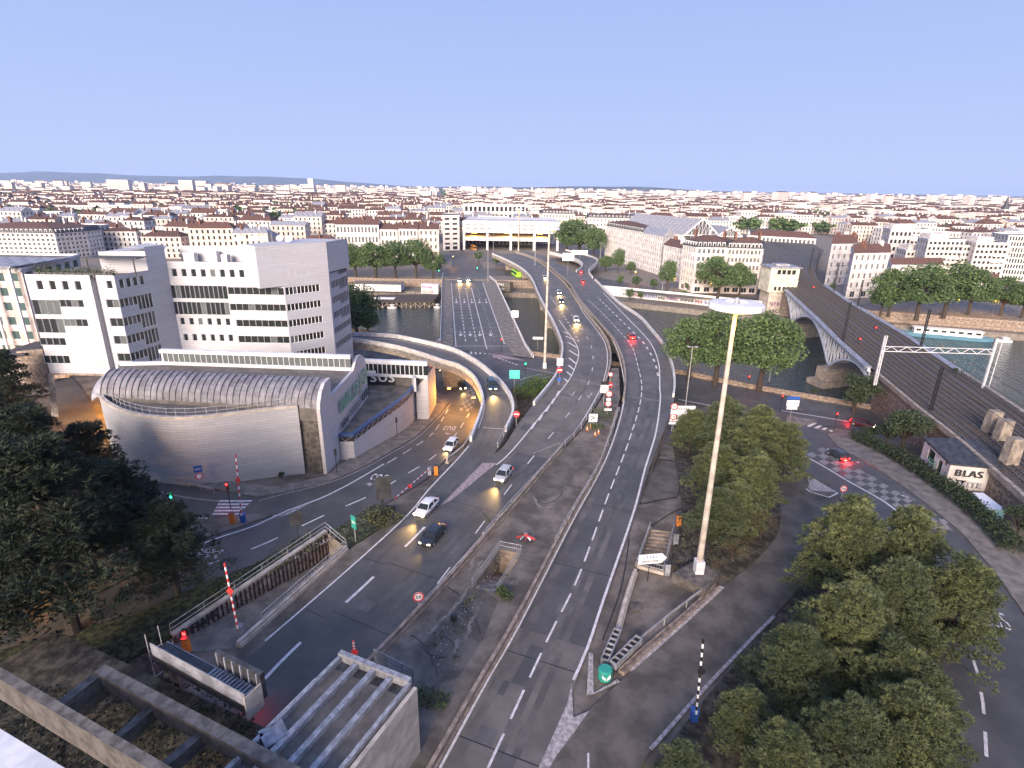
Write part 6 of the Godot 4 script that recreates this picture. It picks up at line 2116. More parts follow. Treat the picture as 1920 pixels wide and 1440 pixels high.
func boat(n: String, label: String, a: Vector3, b: Vector3, w: float, c: Color, house_part: float):
	var o := thing(n, label, "boat", (a + b) / 2)
	var ax := (b - a).normalized()
	var s := Vector3(-ax.z, 0, ax.x) * w / 2
	var len := a.distance_to(b)
	var fb := 1.4 if len > 12 else 0.7
	var mb := MB.new()
	mb.col = c.srgb_to_linear()
	var st := [[0.0, 0.55], [0.06, 0.9], [0.2, 1.0], [0.8, 1.0], [0.93, 0.7], [1.0, 0.06]]
	for i in st.size() - 1:
		var p0: Vector3 = a + ax * (len * st[i][0])
		var p1: Vector3 = a + ax * (len * st[i + 1][0])
		var s0: Vector3 = s * st[i][1]
		var s1: Vector3 = s * st[i + 1][1]
		var u := Vector3(0, fb, 0)
		var d := Vector3(0, -0.4, 0)
		mb.quad(p0 + s0 * 0.85 + d, p1 + s1 * 0.85 + d, p1 + s1 + u, p0 + s0 + u)
		mb.quad(p0 - s0 * 0.85 + d, p1 - s1 * 0.85 + d, p1 - s1 + u, p0 - s0 + u)
		mb.quad(p0 + s0 + u * 0.9, p1 + s1 + u * 0.9, p1 - s1 + u * 0.9, p0 - s0 + u * 0.9)
	mb.quad(a + s * 0.5 + Vector3(0, fb, 0), a - s * 0.5 + Vector3(0, fb, 0), a - s * 0.45 + Vector3(0, -0.4, 0), a + s * 0.45 + Vector3(0, -0.4, 0))
	part(o, "hull", mb, mats.colour)
	mb = MB.new()
	var hh := 1.9 if len > 12 else 0.9
	var c0 := a + ax * (len * (0.5 - house_part / 2))
	var c1 := a + ax * (len * (0.5 + house_part / 2))
	mb.rib([c0, c1], -w * 0.32, w * 0.32, fb * 0.9, fb + hh)
	mb.rib([c0 - ax * 0.4, c1 + ax * 0.4], -w * 0.38, w * 0.38, fb + hh, fb + hh + 0.15)
	part(o, "deckhouse", mb, mats.sign_white)
	var n2 := maxi(2, int(len * house_part / 2.6))
	for i in n2:
		mb = MB.new()
		var p0 := c0.lerp(c1, (i + 0.2) / n2)
		var p1 := c0.lerp(c1, (i + 0.8) / n2)
		mb.rib([p0, p1], -w * 0.32 - 0.03, w * 0.32 + 0.03, fb + hh * 0.4, fb + hh * 0.85)
		part(o, "cabin_window", mb, mats.glass)

func project(p: Vector3) -> Vector2:
	var v := cam_basis.inverse() * (p - EYE)
	return Vector2(960 + v.x / -v.z * FOC, 720 - v.y / -v.z * FOC)

func city():
	var f := Vector3(sin(deg_to_rad(-7.0)), 0, -cos(deg_to_rad(-7.0)))
	var r := Vector3(-f.z, 0, f.x)
	var f0 := f
	var r0 := r
	var org := P(835, 470, -5.0) - f * 420.0
	var words := ["cream", "off-white", "beige", "tan", "ivory", "bright white", "dusty pink", "peach"]
	var list := []
	var g := RandomNumberGenerator.new()
	g.seed = 21
	for bs in range(3, 26):
		for bt in range(-16, 22):
			var bh := g.randf_range(10.0, 18.0)
			var turn := g.randf_range(-0.13, 0.13)
			var s0 := bs * 68.0
			var t0 := bt * 84.0 + 9.0
			for row in 2:
				var s := s0 + row * 36.0
				var t := t0
				while t < t0 + 66.0:
					var w := g.randf_range(14.0, 27.0)
					var d := g.randf_range(11.0, 15.0)
					var h := bh + g.randf_range(-2.5, 4.0)
					var c := org + f * (s0 + (row * 36.0) * cos(turn) + (t - t0 + w / 2) * sin(turn)) + r * (t0 + (t - t0 + w / 2) * cos(turn) - row * 36.0 * sin(turn))
					var wi := g.randi() % 8
					var rf := g.randf()
					var hip := g.randf_range(0.0, 0.2)
					t += w + (0.1 if g.randf() < 0.8 else 5.0)
					if c.z > -345.0 or (c.x > -150.0 and c.x < 400.0 and c.z > -470.0) or (c.x > 20.0 and c.x < 330.0 and c.z > -640.0): continue
					if c.x < -225.0 and c.z > -388.0: continue
					var px := project(c + Vector3(0, h, 0))
					if px.x < -60 or px.x > 1990: continue
					if g.randf() < 0.06: continue
					list.append([c, w, d, h, wi, rf, hip, turn])
	list.sort_custom(func(p, q): return p[0].length_squared() < q[0].length_squared())
	var far := MB.new()
	var roofs := MB.new()
	var panes := MB.new()
	var flats := MB.new()
	for i in list.size():
		var q: Array = list[i]
		var c: Vector3 = q[0]
		f = f0.rotated(Vector3.UP, -q[7])
		r = r0.rotated(Vector3.UP, -q[7])
		var a: Vector3 = c - r * (q[1] / 2) - f * (q[2] / 2)
		var b: Vector3 = c + r * (q[1] / 2) - f * (q[2] / 2)
		a.y = -5; b.y = -5
		var y1: float = -5.0 + q[3]
		var fl := int(q[3] / 3.2)
		var left_side := c.x < -60.0
		var flat_roof: bool = q[5] > (0.84 if left_side else 0.58)
		var grey_roof := fmod(q[5] * 13.0, 1.0) > 0.72
		if i < 285:
			var where := "left of the avenue" if left_side else ("behind the station" if c.x < 200 else "beyond the flats")
			house("city_house", "%s %s %d-storey house, %s roof, %s" % [("narrow" if q[1] < 17.5 else ("broad" if q[1] > 23.0 else "middling")), words[q[4]], fl, "flat" if flat_roof else "grey metal" if grey_roof else (("dark hipped red" if fmod(q[5] * 7.0, 1.0) < 0.4 else "light hipped red") if q[6] > 0.1 else ("dark gabled red" if fmod(q[5] * 7.0, 1.0) < 0.4 else "light gabled red")), where], [a, b], f * q[2], y1, {"floors": fl, "bays": [int(q[1] / 3.2)], "roof": "flat" if flat_roof else ("zinc" if grey_roof else "tile"), "rh": 1.8 + 2.4 * fmod(q[5] * 3.0, 1.0), "hip": 0.0 if q[6] < 0.1 else q[6], "col": wall_colour(q[4]), "chimneys": 2 if not flat_roof else 0, "tone": 0.75 + 0.5 * fmod(q[5] * 7.0, 1.0)}, "town houses across the river")
			continue
		var e = f * q[2]
		far.col = wall_colour(q[4])
		var up := Vector3(0, q[3], 0)
		far.quad(a, b, b + up, a + up); far.quad(b, b + e, b + e + up, b + up); far.quad(a + e, a, a + up, a + e + up)
		if i < 1500:
			var nb := int(q[1] / 3.4)
			for fi in fl:
				for k in nb:
					var u := (k + 0.3) / nb
					var p := a.lerp(b, u) - f * 0.08 + Vector3(0, 3.2 * fi + 0.9, 0)
					panes.quad(p, p + r * 1.3, p + r * 1.3 + Vector3(0, 1.7, 0), p + Vector3(0, 1.7, 0))
		if flat_roof:
			flats.quad(a + up, b + up, b + e + up, a + e + up)
		else:
			var tn: float = 0.75 + 0.5 * fmod(q[5] * 7.0, 1.0)
			roofs.col = Color(tn, tn, tn)
			var m0 = a + e * 0.5 + up + Vector3(0, 2.6, 0) + r * q[1] * q[6]
			var m1 = b + e * 0.5 + up + Vector3(0, 2.6, 0) - r * q[1] * q[6]
			roofs.quad(a + up - f * 0.4, b + up - f * 0.4, m1, m0)
			roofs.tri(b + up, b + e + up, m1); roofs.tri(a + up, a + e + up, m0); roofs.quad(a + e + up, b + e + up, m1, m0)
			if i < 1200:
				for k in 2:
					var p = m0.lerp(m1, 0.2 + 0.6 * k)
					far.box(p + Vector3(-0.8, -1, -0.8), p + Vector3(0.8, 1.6, 0.8))
	# the built-up plain beyond, block after block to the horizon
	g.seed = 5
	for i in 7600:
		var d := 1650.0 + 6400.0 * pow(g.randf(), 1.35)
		var ang := deg_to_rad(g.randf_range(-47.0, 47.0))
		var c := Vector3(sin(ang), 0, -cos(ang)) * d
		c.y = -5.0
		var w := g.randf_range(12.0, 46.0)
		var h := g.randf_range(9.0, 21.0)
		if g.randf() < 0.05: h = g.randf_range(24.0, 42.0)
		var dp := g.randf_range(12.0, 22.0)
		var rr := r0.rotated(Vector3.UP, g.randf_range(-0.4, 0.4))
		var ff := Vector3(rr.z, 0, -rr.x)
		var t := absf((c - org).dot(r0))
		if t < 16.0 + w / 2: continue
		var a := c - rr * w / 2
		var b := c + rr * w / 2
		var up := Vector3(0, h, 0)
		far.col = wall_colour(g.randi() % 8)
		far.quad(a, b, b + up, a + up); far.quad(b, b + ff * dp, b + ff * dp + up, b + up); far.quad(a + ff * dp, a, a + up, a + ff * dp + up)
		if g.randf() < 0.5: flats.quad(a + up, b + up, b + ff * dp + up, a + ff * dp + up)
		else:
			var tn := g.randf_range(0.8, 1.25)
			roofs.col = Color(tn, tn, tn)
			roofs.quad(a + up, b + up, b + ff * dp * 0.5 + up + Vector3(0, 2.6, 0), a + ff * dp * 0.5 + up + Vector3(0, 2.6, 0))
		if d < 4200.0:
			for fi in int(h / 3.3):
				var y := Vector3(0, 3.3 * fi + 1.0, 0)
				for k in int(w / 7.0):
					var p := a.lerp(b, (k + 0.3) / int(w / 7.0)) - ff * 0.1 + y
					panes.quad(p, p + rr * 2.4, p + rr * 2.4 + Vector3(0, 1.5, 0), p + Vector3(0, 1.5, 0))
	var o := thing("distant_city", "pale mass of roofs and facades stretching to the horizon", "city", Vector3(0, -5, -2000))
	stuff(o)
	for q in [["walls", far, mats.plaster], ["tiled_roofs", roofs, mats.tiles], ["flat_roofs", flats, mats.concrete_pale], ["windows", panes, mats.glass_grey]]:
		stuff(part(o, q[0], q[1], q[2]))
	# landmarks on the skyline
	for q in [[578, 352, 588, 337, 44.0, "lone pinkish tower block on the skyline above the office roof"], [337, 356, 362, 340, 30.0, "pink slab of flats on the skyline beside a bare gap"], [362, 356, 388, 341, 30.0, "pink slab of flats on the skyline adjoining another to its west"], [202, 355, 242, 339, 30.0, "wide white slab of flats on the skyline above the old rooftops"], [1636, 384, 1656, 370, 30.0, "squat white tower block on the skyline beyond the cream apartments"]]:
		var ht: float = q[4]
		var dist: float = ht / ((q[1] - q[3]) / FOC) * 0.98
		var a := PZ(q[0], q[1], -dist)
		var b := PZ(q[2], q[1], -dist)
		var mb := MB.new()
		mb.box(Vector3(a.x, -5, -dist - 20), Vector3(b.x, a.y + ht, -dist))
		var t := thing("tower_block", q[5], "building", Vector3(a.x, -5, -dist))
		part(t, "wall", mb, mats.plaster)
		mb = MB.new()
		for k in int((a.y + ht + 5) / 3.2) - 1: mb.box(Vector3(a.x + 2, -3.4 + k * 3.2, -dist), Vector3(b.x - 2, -2.0 + k * 3.2, -dist + 0.3))
		stuff(part(t, "windows", mb, mats.glass_grey))
	var cb := PZ(1875, 425, -900.0)
	cb.y = -5
	var ch := thing("church", "stone church with a slender dark spire above the rooftops", "church", cb)
	var mb := MB.new()
	var th := height_over(cb, 1878, 392)
	var tip := height_over(cb, 1885, 366)
	mb.box(cb + Vector3(-5, 0, -5), Vector3(cb.x + 5, th, cb.z + 5))
	mb.box(cb + Vector3(-20, 0, -14), Vector3(cb.x - 5, th * 0.55, cb.z + 6))
	mb.col = Color(1.0, 0.85, 0.6)
	part(ch, "tower", mb, mats.plaster)
	mb = MB.new()
	mb.lathe(Transform3D(Basis(), Vector3(cb.x, th, cb.z)), [[5.5, 0.0], [2.6, (tip - th) * 0.4], [0.05, tip - th]], 8)
	part(ch, "spire", mb, mats.slate)

# ---------------------------------------------------------------- plants
func leaf_mat() -> StandardMaterial3D:
	if mats.has("leaf"): return mats.leaf
	var m := M("leaf", Color.WHITE, 0.75)
	m.backlight_enabled = true
	m.backlight = Color(0.10, 0.14, 0.05)
	return m
func leaf(mb: MB, p: Vector3, s: float, c0: Color, c1: Color):
	var t := rng.randf()
	mb.col = Color(lerpf(c0.r, c1.r, t), lerpf(c0.g, c1.g, t), lerpf(c0.b, c1.b, t)).srgb_to_linear()
	var u := Vector3(rng.randf_range(-1, 1), rng.randf_range(-0.6, 0.6), rng.randf_range(-1, 1)).normalized() * s
	var w := u.cross(Vector3(rng.randf_range(-1, 1), rng.randf_range(-1, 1), rng.randf_range(-1, 1))).normalized() * s * 0.62
	mb.quad(p - u * 0.5, p + w * 0.5, p + u * 0.5, p - w * 0.5)
func broadleaf(key: String, n: int, size: float, c0: Color, c1: Color, lumps := 26, flat_ := 0.85, spread := 4.6) -> Array:   # crown and trunk of a tree about 12 m tall
	if cache.has(key): return cache[key]
	var mb := MB.new()
	var tr := MB.new()
	tr.tube(Vector3(0, -0.3, 0), Vector3(0.1, 3.6, 0.1), 0.42, 0.3, 8)
	var list := []
	for i in lumps:
		var a := rng.randf() * TAU
		var e := rng.randf_range(-0.8, 1.0)
		var rad := spread * sqrt(maxf(0.05, 1.0 - e * e)) * rng.randf_range(0.45, 0.9)
		var c := Vector3(cos(a) * rad, 7.2 + e * 3.9 * flat_, sin(a) * rad)
		list.append([c, rng.randf_range(1.4, 2.2), rng.randf_range(-0.3, 0.3)])
		var mid := Vector3(c.x * 0.3, 4.4, c.z * 0.3)
		tr.tube(Vector3(0.1, 3.4, 0.1), mid, 0.22, 0.15, 5, false)
		tr.tube(mid, c, 0.15, 0.05, 5, false)
	for i in n:
		var l: Array = list[i % lumps]
		var v := Vector3(rng.randfn(), rng.randfn(), rng.randfn()).normalized()
		var k := pow(rng.randf(), 0.4)
		var d0 := c0.lerp(c1, 0.35 + l[2])
		leaf(mb, l[0] + v * l[1] * k * Vector3(1, 0.8, 1), size * rng.randf_range(0.7, 1.3), d0.lerp(c0, 0.5), d0.lerp(c1, 0.6))
	cache[key] = [mb.mesh(leaf_mat()), tr.mesh(mats.bark)]
	return cache[key]
func pine(key: String, pads: int, tufts: int, c0: Color, c1: Color, wide := 4.0, fine := 1.0) -> Array:         # crown and trunk of a pine about 13 m tall
	if cache.has(key): return cache[key]
	var mb := MB.new()
	var tr := MB.new()
	var bend := Vector3(rng.randf_range(-0.5, 0.5), 0, rng.randf_range(-0.5, 0.5))
	tr.tube(Vector3(0, -0.3, 0), Vector3(bend.x * 0.6, 6.0, bend.z * 0.6), 0.3, 0.2, 8)
	tr.tube(Vector3(bend.x * 0.6, 6.0, bend.z * 0.6), Vector3(bend.x, 12.4, bend.z), 0.2, 0.05, 7)
	for i in pads:
		var t := (i + 0.5) / pads
		var y := lerpf(2.6, 12.6, pow(t, 0.9))
		y = lerpf(y, round(y / 1.25) * 1.25, 0.75)
		var reach := wide * pow(1.0 - clampf((y - 2.0) / 11.4, 0, 1), 0.62) * rng.randf_range(0.2, 1.12)
		var a := i * 2.4 + rng.randf_range(-0.5, 0.5)
		var c := Vector3(cos(a) * reach, y + rng.randf_range(-0.4, 0.5), sin(a) * reach) + bend * (y / 12.0)
		var rad := rng.randf_range(0.5, 1.05) * lerpf(1.15, 0.75, t)
		var root := bend * (y / 13.0) + Vector3(0, y - reach * 0.25, 0)
		tr.tube(root, c, 0.09, 0.03, 4, false)
		var shade := rng.randf()
		for k in tufts:
			var v := Vector3(rng.randfn(), absf(rng.randfn()) * 0.9 - 0.35, rng.randfn()).normalized()
			var p := c + v * rad * pow(rng.randf(), 0.35) * Vector3(1, 0.62, 1)
			var t2 := clampf(shade * 0.6 + rng.randf() * 0.4, 0, 1)
			mb.col = c0.lerp(c1, t2).srgb_to_linear()
			for s in 6:
				var u := (v + Vector3(rng.randf_range(-1, 1), rng.randf_range(-0.5, 1.1), rng.randf_range(-1, 1))).normalized() * rng.randf_range(0.3, 0.55) * fine
				var w := u.cross(Vector3(rng.randf_range(-1, 1), rng.randf_range(-1, 1), 0.3)).normalized() * 0.06 * fine
				mb.tri(p - w, p + w, p + u)
	cache[key] = [mb.mesh(leaf_mat()), tr.mesh(mats.bark)]
	return cache[key]
func plant(n: String, label: String, cat: String, model: Array, at: Vector3, h: float, full: float, group := "", wide := 1.0) -> Node3D:
	var o := thing(n, label, cat, at, group, rng.randf() * TAU)
	var s := h / full
	o.scale = Vector3(s * wide, s, s * wide)
	inst(o, "trunk", model[1])
	inst(o, "crown", model[0])
	return o
func tree_px(n: String, label: String, model: Array, bx: float, by: float, ty: float, full: float, base_h = null, group := "", wide := 1.0, lim := 20.0):
	var at: Vector3 = G(bx, by) if base_h == null else P(bx, by, base_h)
	var h := clampf(height_over(at, bx, ty) - at.y, 1.0, lim)
	plant(n, label, "tree", model, at, h, full, group, wide)
func hedge(label: String, px: Array, w: float, h: float, n: int, c0: Color, c1: Color, size := 0.3, base = null):
	var pts: Array = GL(px) if base == null else PL(px, base)
	pts = smooth_line(pts, 2.0)
	var mb := MB.new()
	var len := line_length(pts)
	var ev := even_line(pts, 200)
	var side := beside(ev, 1.0)
	for i in n:
		var k := rng.randi_range(0, 199)
		var p: Vector3 = ev[k].lerp(ev[k + 1], rng.randf())
		var s: Vector3 = (side[k] - ev[k])
		var u := rng.randf_range(-1, 1)
		var v := pow(rng.randf(), 0.5)
		var edge := maxf(absf(u), v)
		var bump := 1.0 + 0.25 * sin(k * 0.9) + 0.15 * sin(k * 2.3)
		leaf(mb, p + s * u * w / 2 + Vector3(0, v * h * bump * (1.0 - 0.25 * u * u), 0), size * rng.randf_range(0.7, 1.4), c0, c1)
	var o := thing("hedge", label, "hedge", pts[0])
	stuff(part(o, "foliage", mb, leaf_mat()))
	mb = MB.new()
	for p in even_line(pts, maxi(3, int(len / 1.5))): mb.tube(p + Vector3(0, -0.3, 0), p + Vector3(rng.randf_range(-0.2, 0.2), h * 0.7, 0), 0.06, 0.03, 5, false)
	stuff(part(o, "stems", mb, mats.bark))

func vegetation():
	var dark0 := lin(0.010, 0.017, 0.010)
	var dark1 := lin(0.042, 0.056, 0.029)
	var mid0 := lin(0.040, 0.058, 0.025)
	var mid1 := lin(0.195, 0.215, 0.085)
	var pl0 := lin(0.03, 0.06, 0.022)
	var pl1 := lin(0.15, 0.215, 0.075)
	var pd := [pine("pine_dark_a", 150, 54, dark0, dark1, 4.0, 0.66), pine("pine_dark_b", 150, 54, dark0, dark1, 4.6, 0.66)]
	var pm := [pine("pine_a", 165, 44, mid0, mid1, 4.0, 0.8), pine("pine_b", 160, 44, mid0, mid1, 4.8, 0.8), pine("pine_c", 155, 44, mid0, lin(0.15, 0.175, 0.08), 4.3, 0.8)]
	var bl := [broadleaf("plane_a", 9000, 0.42, pl0, pl1), broadleaf("plane_b", 9000, 0.42, pl0, pl1, 30, 0.8, 5.2)]
	var sm := [broadleaf("town_a", 1800, 0.9, pl0, pl1, 18), broadleaf("town_b", 1800, 0.9, pl0, lin(0.07, 0.11, 0.04), 20, 0.75, 5.4)]
	var tiny := [broadleaf("tiny_a", 260, 2.2, pl0, pl1, 12), broadleaf("tiny_b", 260, 2.2, pl0, lin(0.07, 0.11, 0.04), 12)]
	var bush := broadleaf("bush", 3600, 0.5, dark0.lerp(mid0, 0.6), lin(0.06, 0.085, 0.035), 18, 0.9, 4.0)
	# dark pines between the bus road and the tunnel
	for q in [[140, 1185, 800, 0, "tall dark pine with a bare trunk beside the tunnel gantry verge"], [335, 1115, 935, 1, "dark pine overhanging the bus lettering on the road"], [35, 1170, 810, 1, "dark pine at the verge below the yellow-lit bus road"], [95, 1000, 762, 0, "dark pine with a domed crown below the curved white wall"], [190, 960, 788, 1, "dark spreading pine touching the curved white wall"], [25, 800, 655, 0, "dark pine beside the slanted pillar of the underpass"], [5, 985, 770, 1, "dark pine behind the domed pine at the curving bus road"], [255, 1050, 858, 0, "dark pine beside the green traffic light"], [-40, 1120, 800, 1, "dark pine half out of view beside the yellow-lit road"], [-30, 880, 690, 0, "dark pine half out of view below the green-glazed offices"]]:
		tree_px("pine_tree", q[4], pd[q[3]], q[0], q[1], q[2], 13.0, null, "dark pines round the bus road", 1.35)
	tree_px("shrub", "grey-green shrub at the foot of the concrete ramp wall", bush, 60, 850, 760, 10.5, null, "", 1.2)
	# pines between the exit road and the quay road
	for q in [[1560, 1130, 925, 0, "yellow-green pine at the head of the wooded island beside the give-way triangle"], [1680, 1135, 950, 1, "rounded pine on the wooded island beside the chequered bus box"], [1660, 1240, 1045, 2, "pine with a leaning bare trunk on the wooded island"], [1755, 1235, 1030, 0, "pine leaning over the quay road's bus lettering"], [1560, 1280, 1075, 1, "broad pine over the middle of the exit road"], [1465, 1330, 1165, 2, "grey-green pine spreading over the exit road kerb"], [1640, 1370, 1190, 0, "dense pine deep in the wooded island"], [1380, 1410, 1290, 1, "low pine behind the black and white barrier arm"], [1560, 1470, 1290, 2, "dark pine at the near tip of the wooded island"], [1680, 1480, 1280, 1, "pine beside the white dashes of the quay road"], [1450, 1530, 1360, 0, "low pine in front of the exit road's kerb wall"], [1270, 1520, 1400, 2, "small pine top beside the exit road mouth"], [1700, 1400, 1230, 2, "slim pine at the edge of the dark quay road"]]:
		tree_px("pine_tree", q[4], pm[q[3]], q[0], q[1], q[2], 13.0, null, "pines of the wooded island", 1.3)
	# evergreen thicket beside the tall lamp
	for q in [[1345, 860, 742, 2, "upright evergreen behind the direction signs"], [1410, 890, 765, 0, "bright yellow-green evergreen in the thicket behind the tall lamp"], [1458, 905, 790, 1, "evergreen at the corner of the thicket beside the quay road"], [1330, 940, 832, 1, "evergreen with drooping branches over the paved plaza"], [1400, 965, 845, 0, "evergreen in the middle of the thicket behind the tall lamp"], [1335, 1020, 915, 2, "low evergreen shading the stairwell beside the tall lamp"], [1290, 850, 770, 1, "small evergreen below the direction signs"], [1370, 1000, 900, 1, "rounded evergreen above the dry yellow shrub"]]:
		tree_px("evergreen_tree", q[4], pm[q[3]], q[0], q[1], q[2], 13.0, null, "evergreens behind the tall lamp", 1.5)
	for q in [[1400, 1025, 995, "dry yellow shrub at the foot of the evergreens"], [1370, 1055, 1010, "grey twiggy shrub beside the exit road kerb"], [1425, 1010, 960, "pale twiggy shrub on the bend of the exit road"], [1265, 1078, 1062, "weeds at the foot of the stairwell"], [1300, 830, 800, "low shrub behind the direction signs"], [1340, 1075, 1045, "shrub beside the lamp's concrete block"]]:
		var at := G(q[0], q[1])
		plant("shrub", q[3], "shrub", broadleaf("dry", 1400, 0.3, lin(0.06, 0.05, 0.025), lin(0.20, 0.16, 0.06), 12, 0.8, 4.0), at, clampf(height_over(at, q[0], q[2]), 0.8, 3.5), 11.0, "", 1.5)
	# plane trees on the near quay
	for q in [[1340, 722, 578, 0, "broad plane tree on the near quay behind the tall lamp"], [1422, 734, 577, 1, "broad plane tree on the near quay in front of the rail bridge arch"], [1290, 712, 592, 1, "plane tree on the near quay beside the viaduct"]]:
		tree_px("plane_tree", q[4], bl[q[3]], q[0], q[1], q[2], 11.6, null, "plane trees of the near quay", 1.0, 24.0)
	for q in [[672, 648, 530, 0, "tree rising from the near quay behind the office block's open corner"], [690, 630, 575, 1, "lower tree overhanging the river behind the office block"]]:
		tree_px("quay_tree", q[4], bl[q[3]], q[0], q[1], q[2], 11.6, -6.0, "", 0.9, 24.0)
	for q in [[1600, 775, 705, "dense bush on the bank beside the stone rail abutment"], [1690, 845, 770, "dark bushy tree beside the graffitied hut"], [1660, 835, 795, "bush beside the red car on the quay road"], [1625, 825, 800, "low shrub at the rounded pavement corner"], [1790, 700, 690, "weeds between the tracks"], [1905, 1005, 950, "bushy tree at the end of the long hedge"], [270, 890, 862, "dark shrub against the curved white wall"], [528, 898, 886, "small round shrub at the foot of the concrete pilaster"], [1525, 742, 728, "low shrub on the quay parapet"]]:
		tree_px("bush", q[3], bush, q[0], q[1], q[2], 10.5, null if q[1] != 700 else 3.0, "", 1.25)
	hedge("long clipped dark green hedge beside the chequered quay road", [[1600, 822], [1660, 850], [1720, 885], [1790, 935], [1850, 985], [1900, 1040]], 3.0, 1.7, 9000, lin(0.012, 0.022, 0.010), lin(0.05, 0.075, 0.028))
	hedge("bright green laurel hedge between the ramp and the oncoming carriageway", [[978, 752], [998, 735], [1022, 722]], 6.0, 2.6, 3200, lin(0.03, 0.06, 0.012), lin(0.11, 0.18, 0.04))
	hedge("rough weeds on the verge beside the big dark sign post", [[700, 985], [740, 962]], 4.0, 0.5, 900, lin(0.04, 0.05, 0.02), lin(0.16, 0.15, 0.06), 0.25)
	hedge("rough grass along the railing above the sunken access", [[600, 1000], [480, 1075], [400, 1120]], 2.5, 0.45, 1500, lin(0.03, 0.04, 0.015), lin(0.12, 0.12, 0.05), 0.25)
	for q in [[[955, 1128], [935, 1108], 1.2, 0.7, "green weeds at the foot of the median stairwell"], [[815, 1300], [800, 1330], 3.0, 0.7, "tuft of weeds in the cracked median"], [[1125, 770], [1135, 790], 3.0, 0.9, "weeds round the signs at the tip of the median"], [[1105, 805], [1130, 800], 2.0, 0.7, "shrubby weeds behind the orange cones"]]:
		hedge(q[4], [q[0], q[1]], q[2], q[3], 420, lin(0.03, 0.05, 0.015), lin(0.12, 0.15, 0.05), 0.22, 0.1)
	# across the river
	for q in [[628, 522, 452, "plane tree of the far quay row beside the office roof"], [668, 521, 455, "plane tree of the far quay row in front of the long cream house"], [705, 522, 452, "plane tree of the far quay row in front of the long cream house"], [742, 521, 450, "plane tree of the far quay row in front of the narrow white house"], [780, 520, 447, "plane tree of the far quay row in front of the pinkish corner house"], [812, 522, 470, "smaller plane tree at the end of the far quay row by the crossing"], [600, 524, 455, "plane tree of the far quay row behind the office roof"]]:
		tree_px("plane_tree", q[3], bl[int(q[0]) % 2], q[0], q[1], q[2], 11.6, -5.0, "plane trees of the far quay row", 1.2, 26.0)
	for q in [[1085, 480, 410, 1.75, "huge domed plane tree beside the station interchange"], [1062, 474, 418, 1.0, "plane tree behind the huge domed one at the interchange"], [1112, 486, 425, 0.9, "plane tree beside the purple-lit flags"], [1250, 545, 486, 0.75, "upright tree in front of the lilac house"], [1345, 560, 478, 1.25, "wide tree in front of the white corner house"], [1385, 556, 490, 1.0, "tree in front of the peach house"], [1158, 512, 465, 0.7, "conical tree in the square beside the exit ramp"], [1182, 515, 490, 1.0, "small yellow-green tree in the square below the long block"], [1135, 510, 478, 1.0, "small bright tree beside the exit ramp bend"], [1665, 592, 500, 1.1, "plane tree of the far quay beside the muralled house"], [1718, 598, 492, 1.2, "plane tree of the far quay in front of the loggia flats"], [1768, 594, 487, 1.2, "plane tree of the far quay in front of the corner flats"], [1815, 590, 502, 1.1, "plane tree of the far quay below the white grid block"], [1875, 592, 516, 1.1, "plane tree of the far quay beside the blue barge's bow"], [1915, 596, 518, 1.1, "plane tree at the far quay's bend beyond the barge"], [1650, 592, 530, 0.9, "low tree at the far quay beside the rail bridge"], [1560, 548, 530, 0.8, "bush beside the muralled house"]]:
		tree_px("town_tree", q[4], bl[int(q[0]) % 2], q[0], q[1], q[2], 11.6, -5.0, "", q[3], 30.0)
	for q in [[1162, 537, 515], [1193, 540, 517], [1225, 543, 522], [1288, 546, 528], [1180, 563, 540], [1200, 562, 545], [1280, 566, 543], [898, 492, 470], [930, 500, 480]]:
		tree_px("young_tree", "young tree planted on the far quay", sm[int(q[0]) % 2], q[0], q[1], q[2], 11.6, -5.0 if q[1] < 550 else -8.6, "young trees of the far quay", 0.9)
	# parks and street trees between the roofs
	for q in [[520, 700, 398, 383, 26, "tree of the leafy square among the rooftops left of the avenue"], [1085, 1195, 392, 380, 16, "tree of the park behind the interchange"], [1330, 1420, 392, 380, 14, "tree of the park behind the train hall"], [1480, 1900, 402, 386, 60, "tree of the long green belt beyond the railway"], [1500, 1760, 418, 400, 26, "tree among the buildings beyond the cream apartments"], [0, 110, 374, 358, 16, "tree of the wooded park at the edge of the old town"], [885, 1000, 424, 405, 14, "tree of the roof garden behind the interchange"], [1820, 1930, 430, 408, 12, "tree beside the church with the slender spire"], [480, 570, 412, 398, 10, "tree in a courtyard among the rooftops"], [1230, 1300, 400, 388, 8, "tree behind the glazed train hall"]]:
		for i in q[4]:
			var bx := lerpf(q[0], q[1], (i + rng.randf()) / q[4])
			var by: float = q[2] + rng.randf_range(-4, 4)
			var at := P(bx, by, -5.0)
			plant("park_tree", q[5], "tree", sm[i % 2], at, rng.randf_range(11.0, 19.0), 11.6, "trees between the roofs", rng.randf_range(1.0, 1.5))
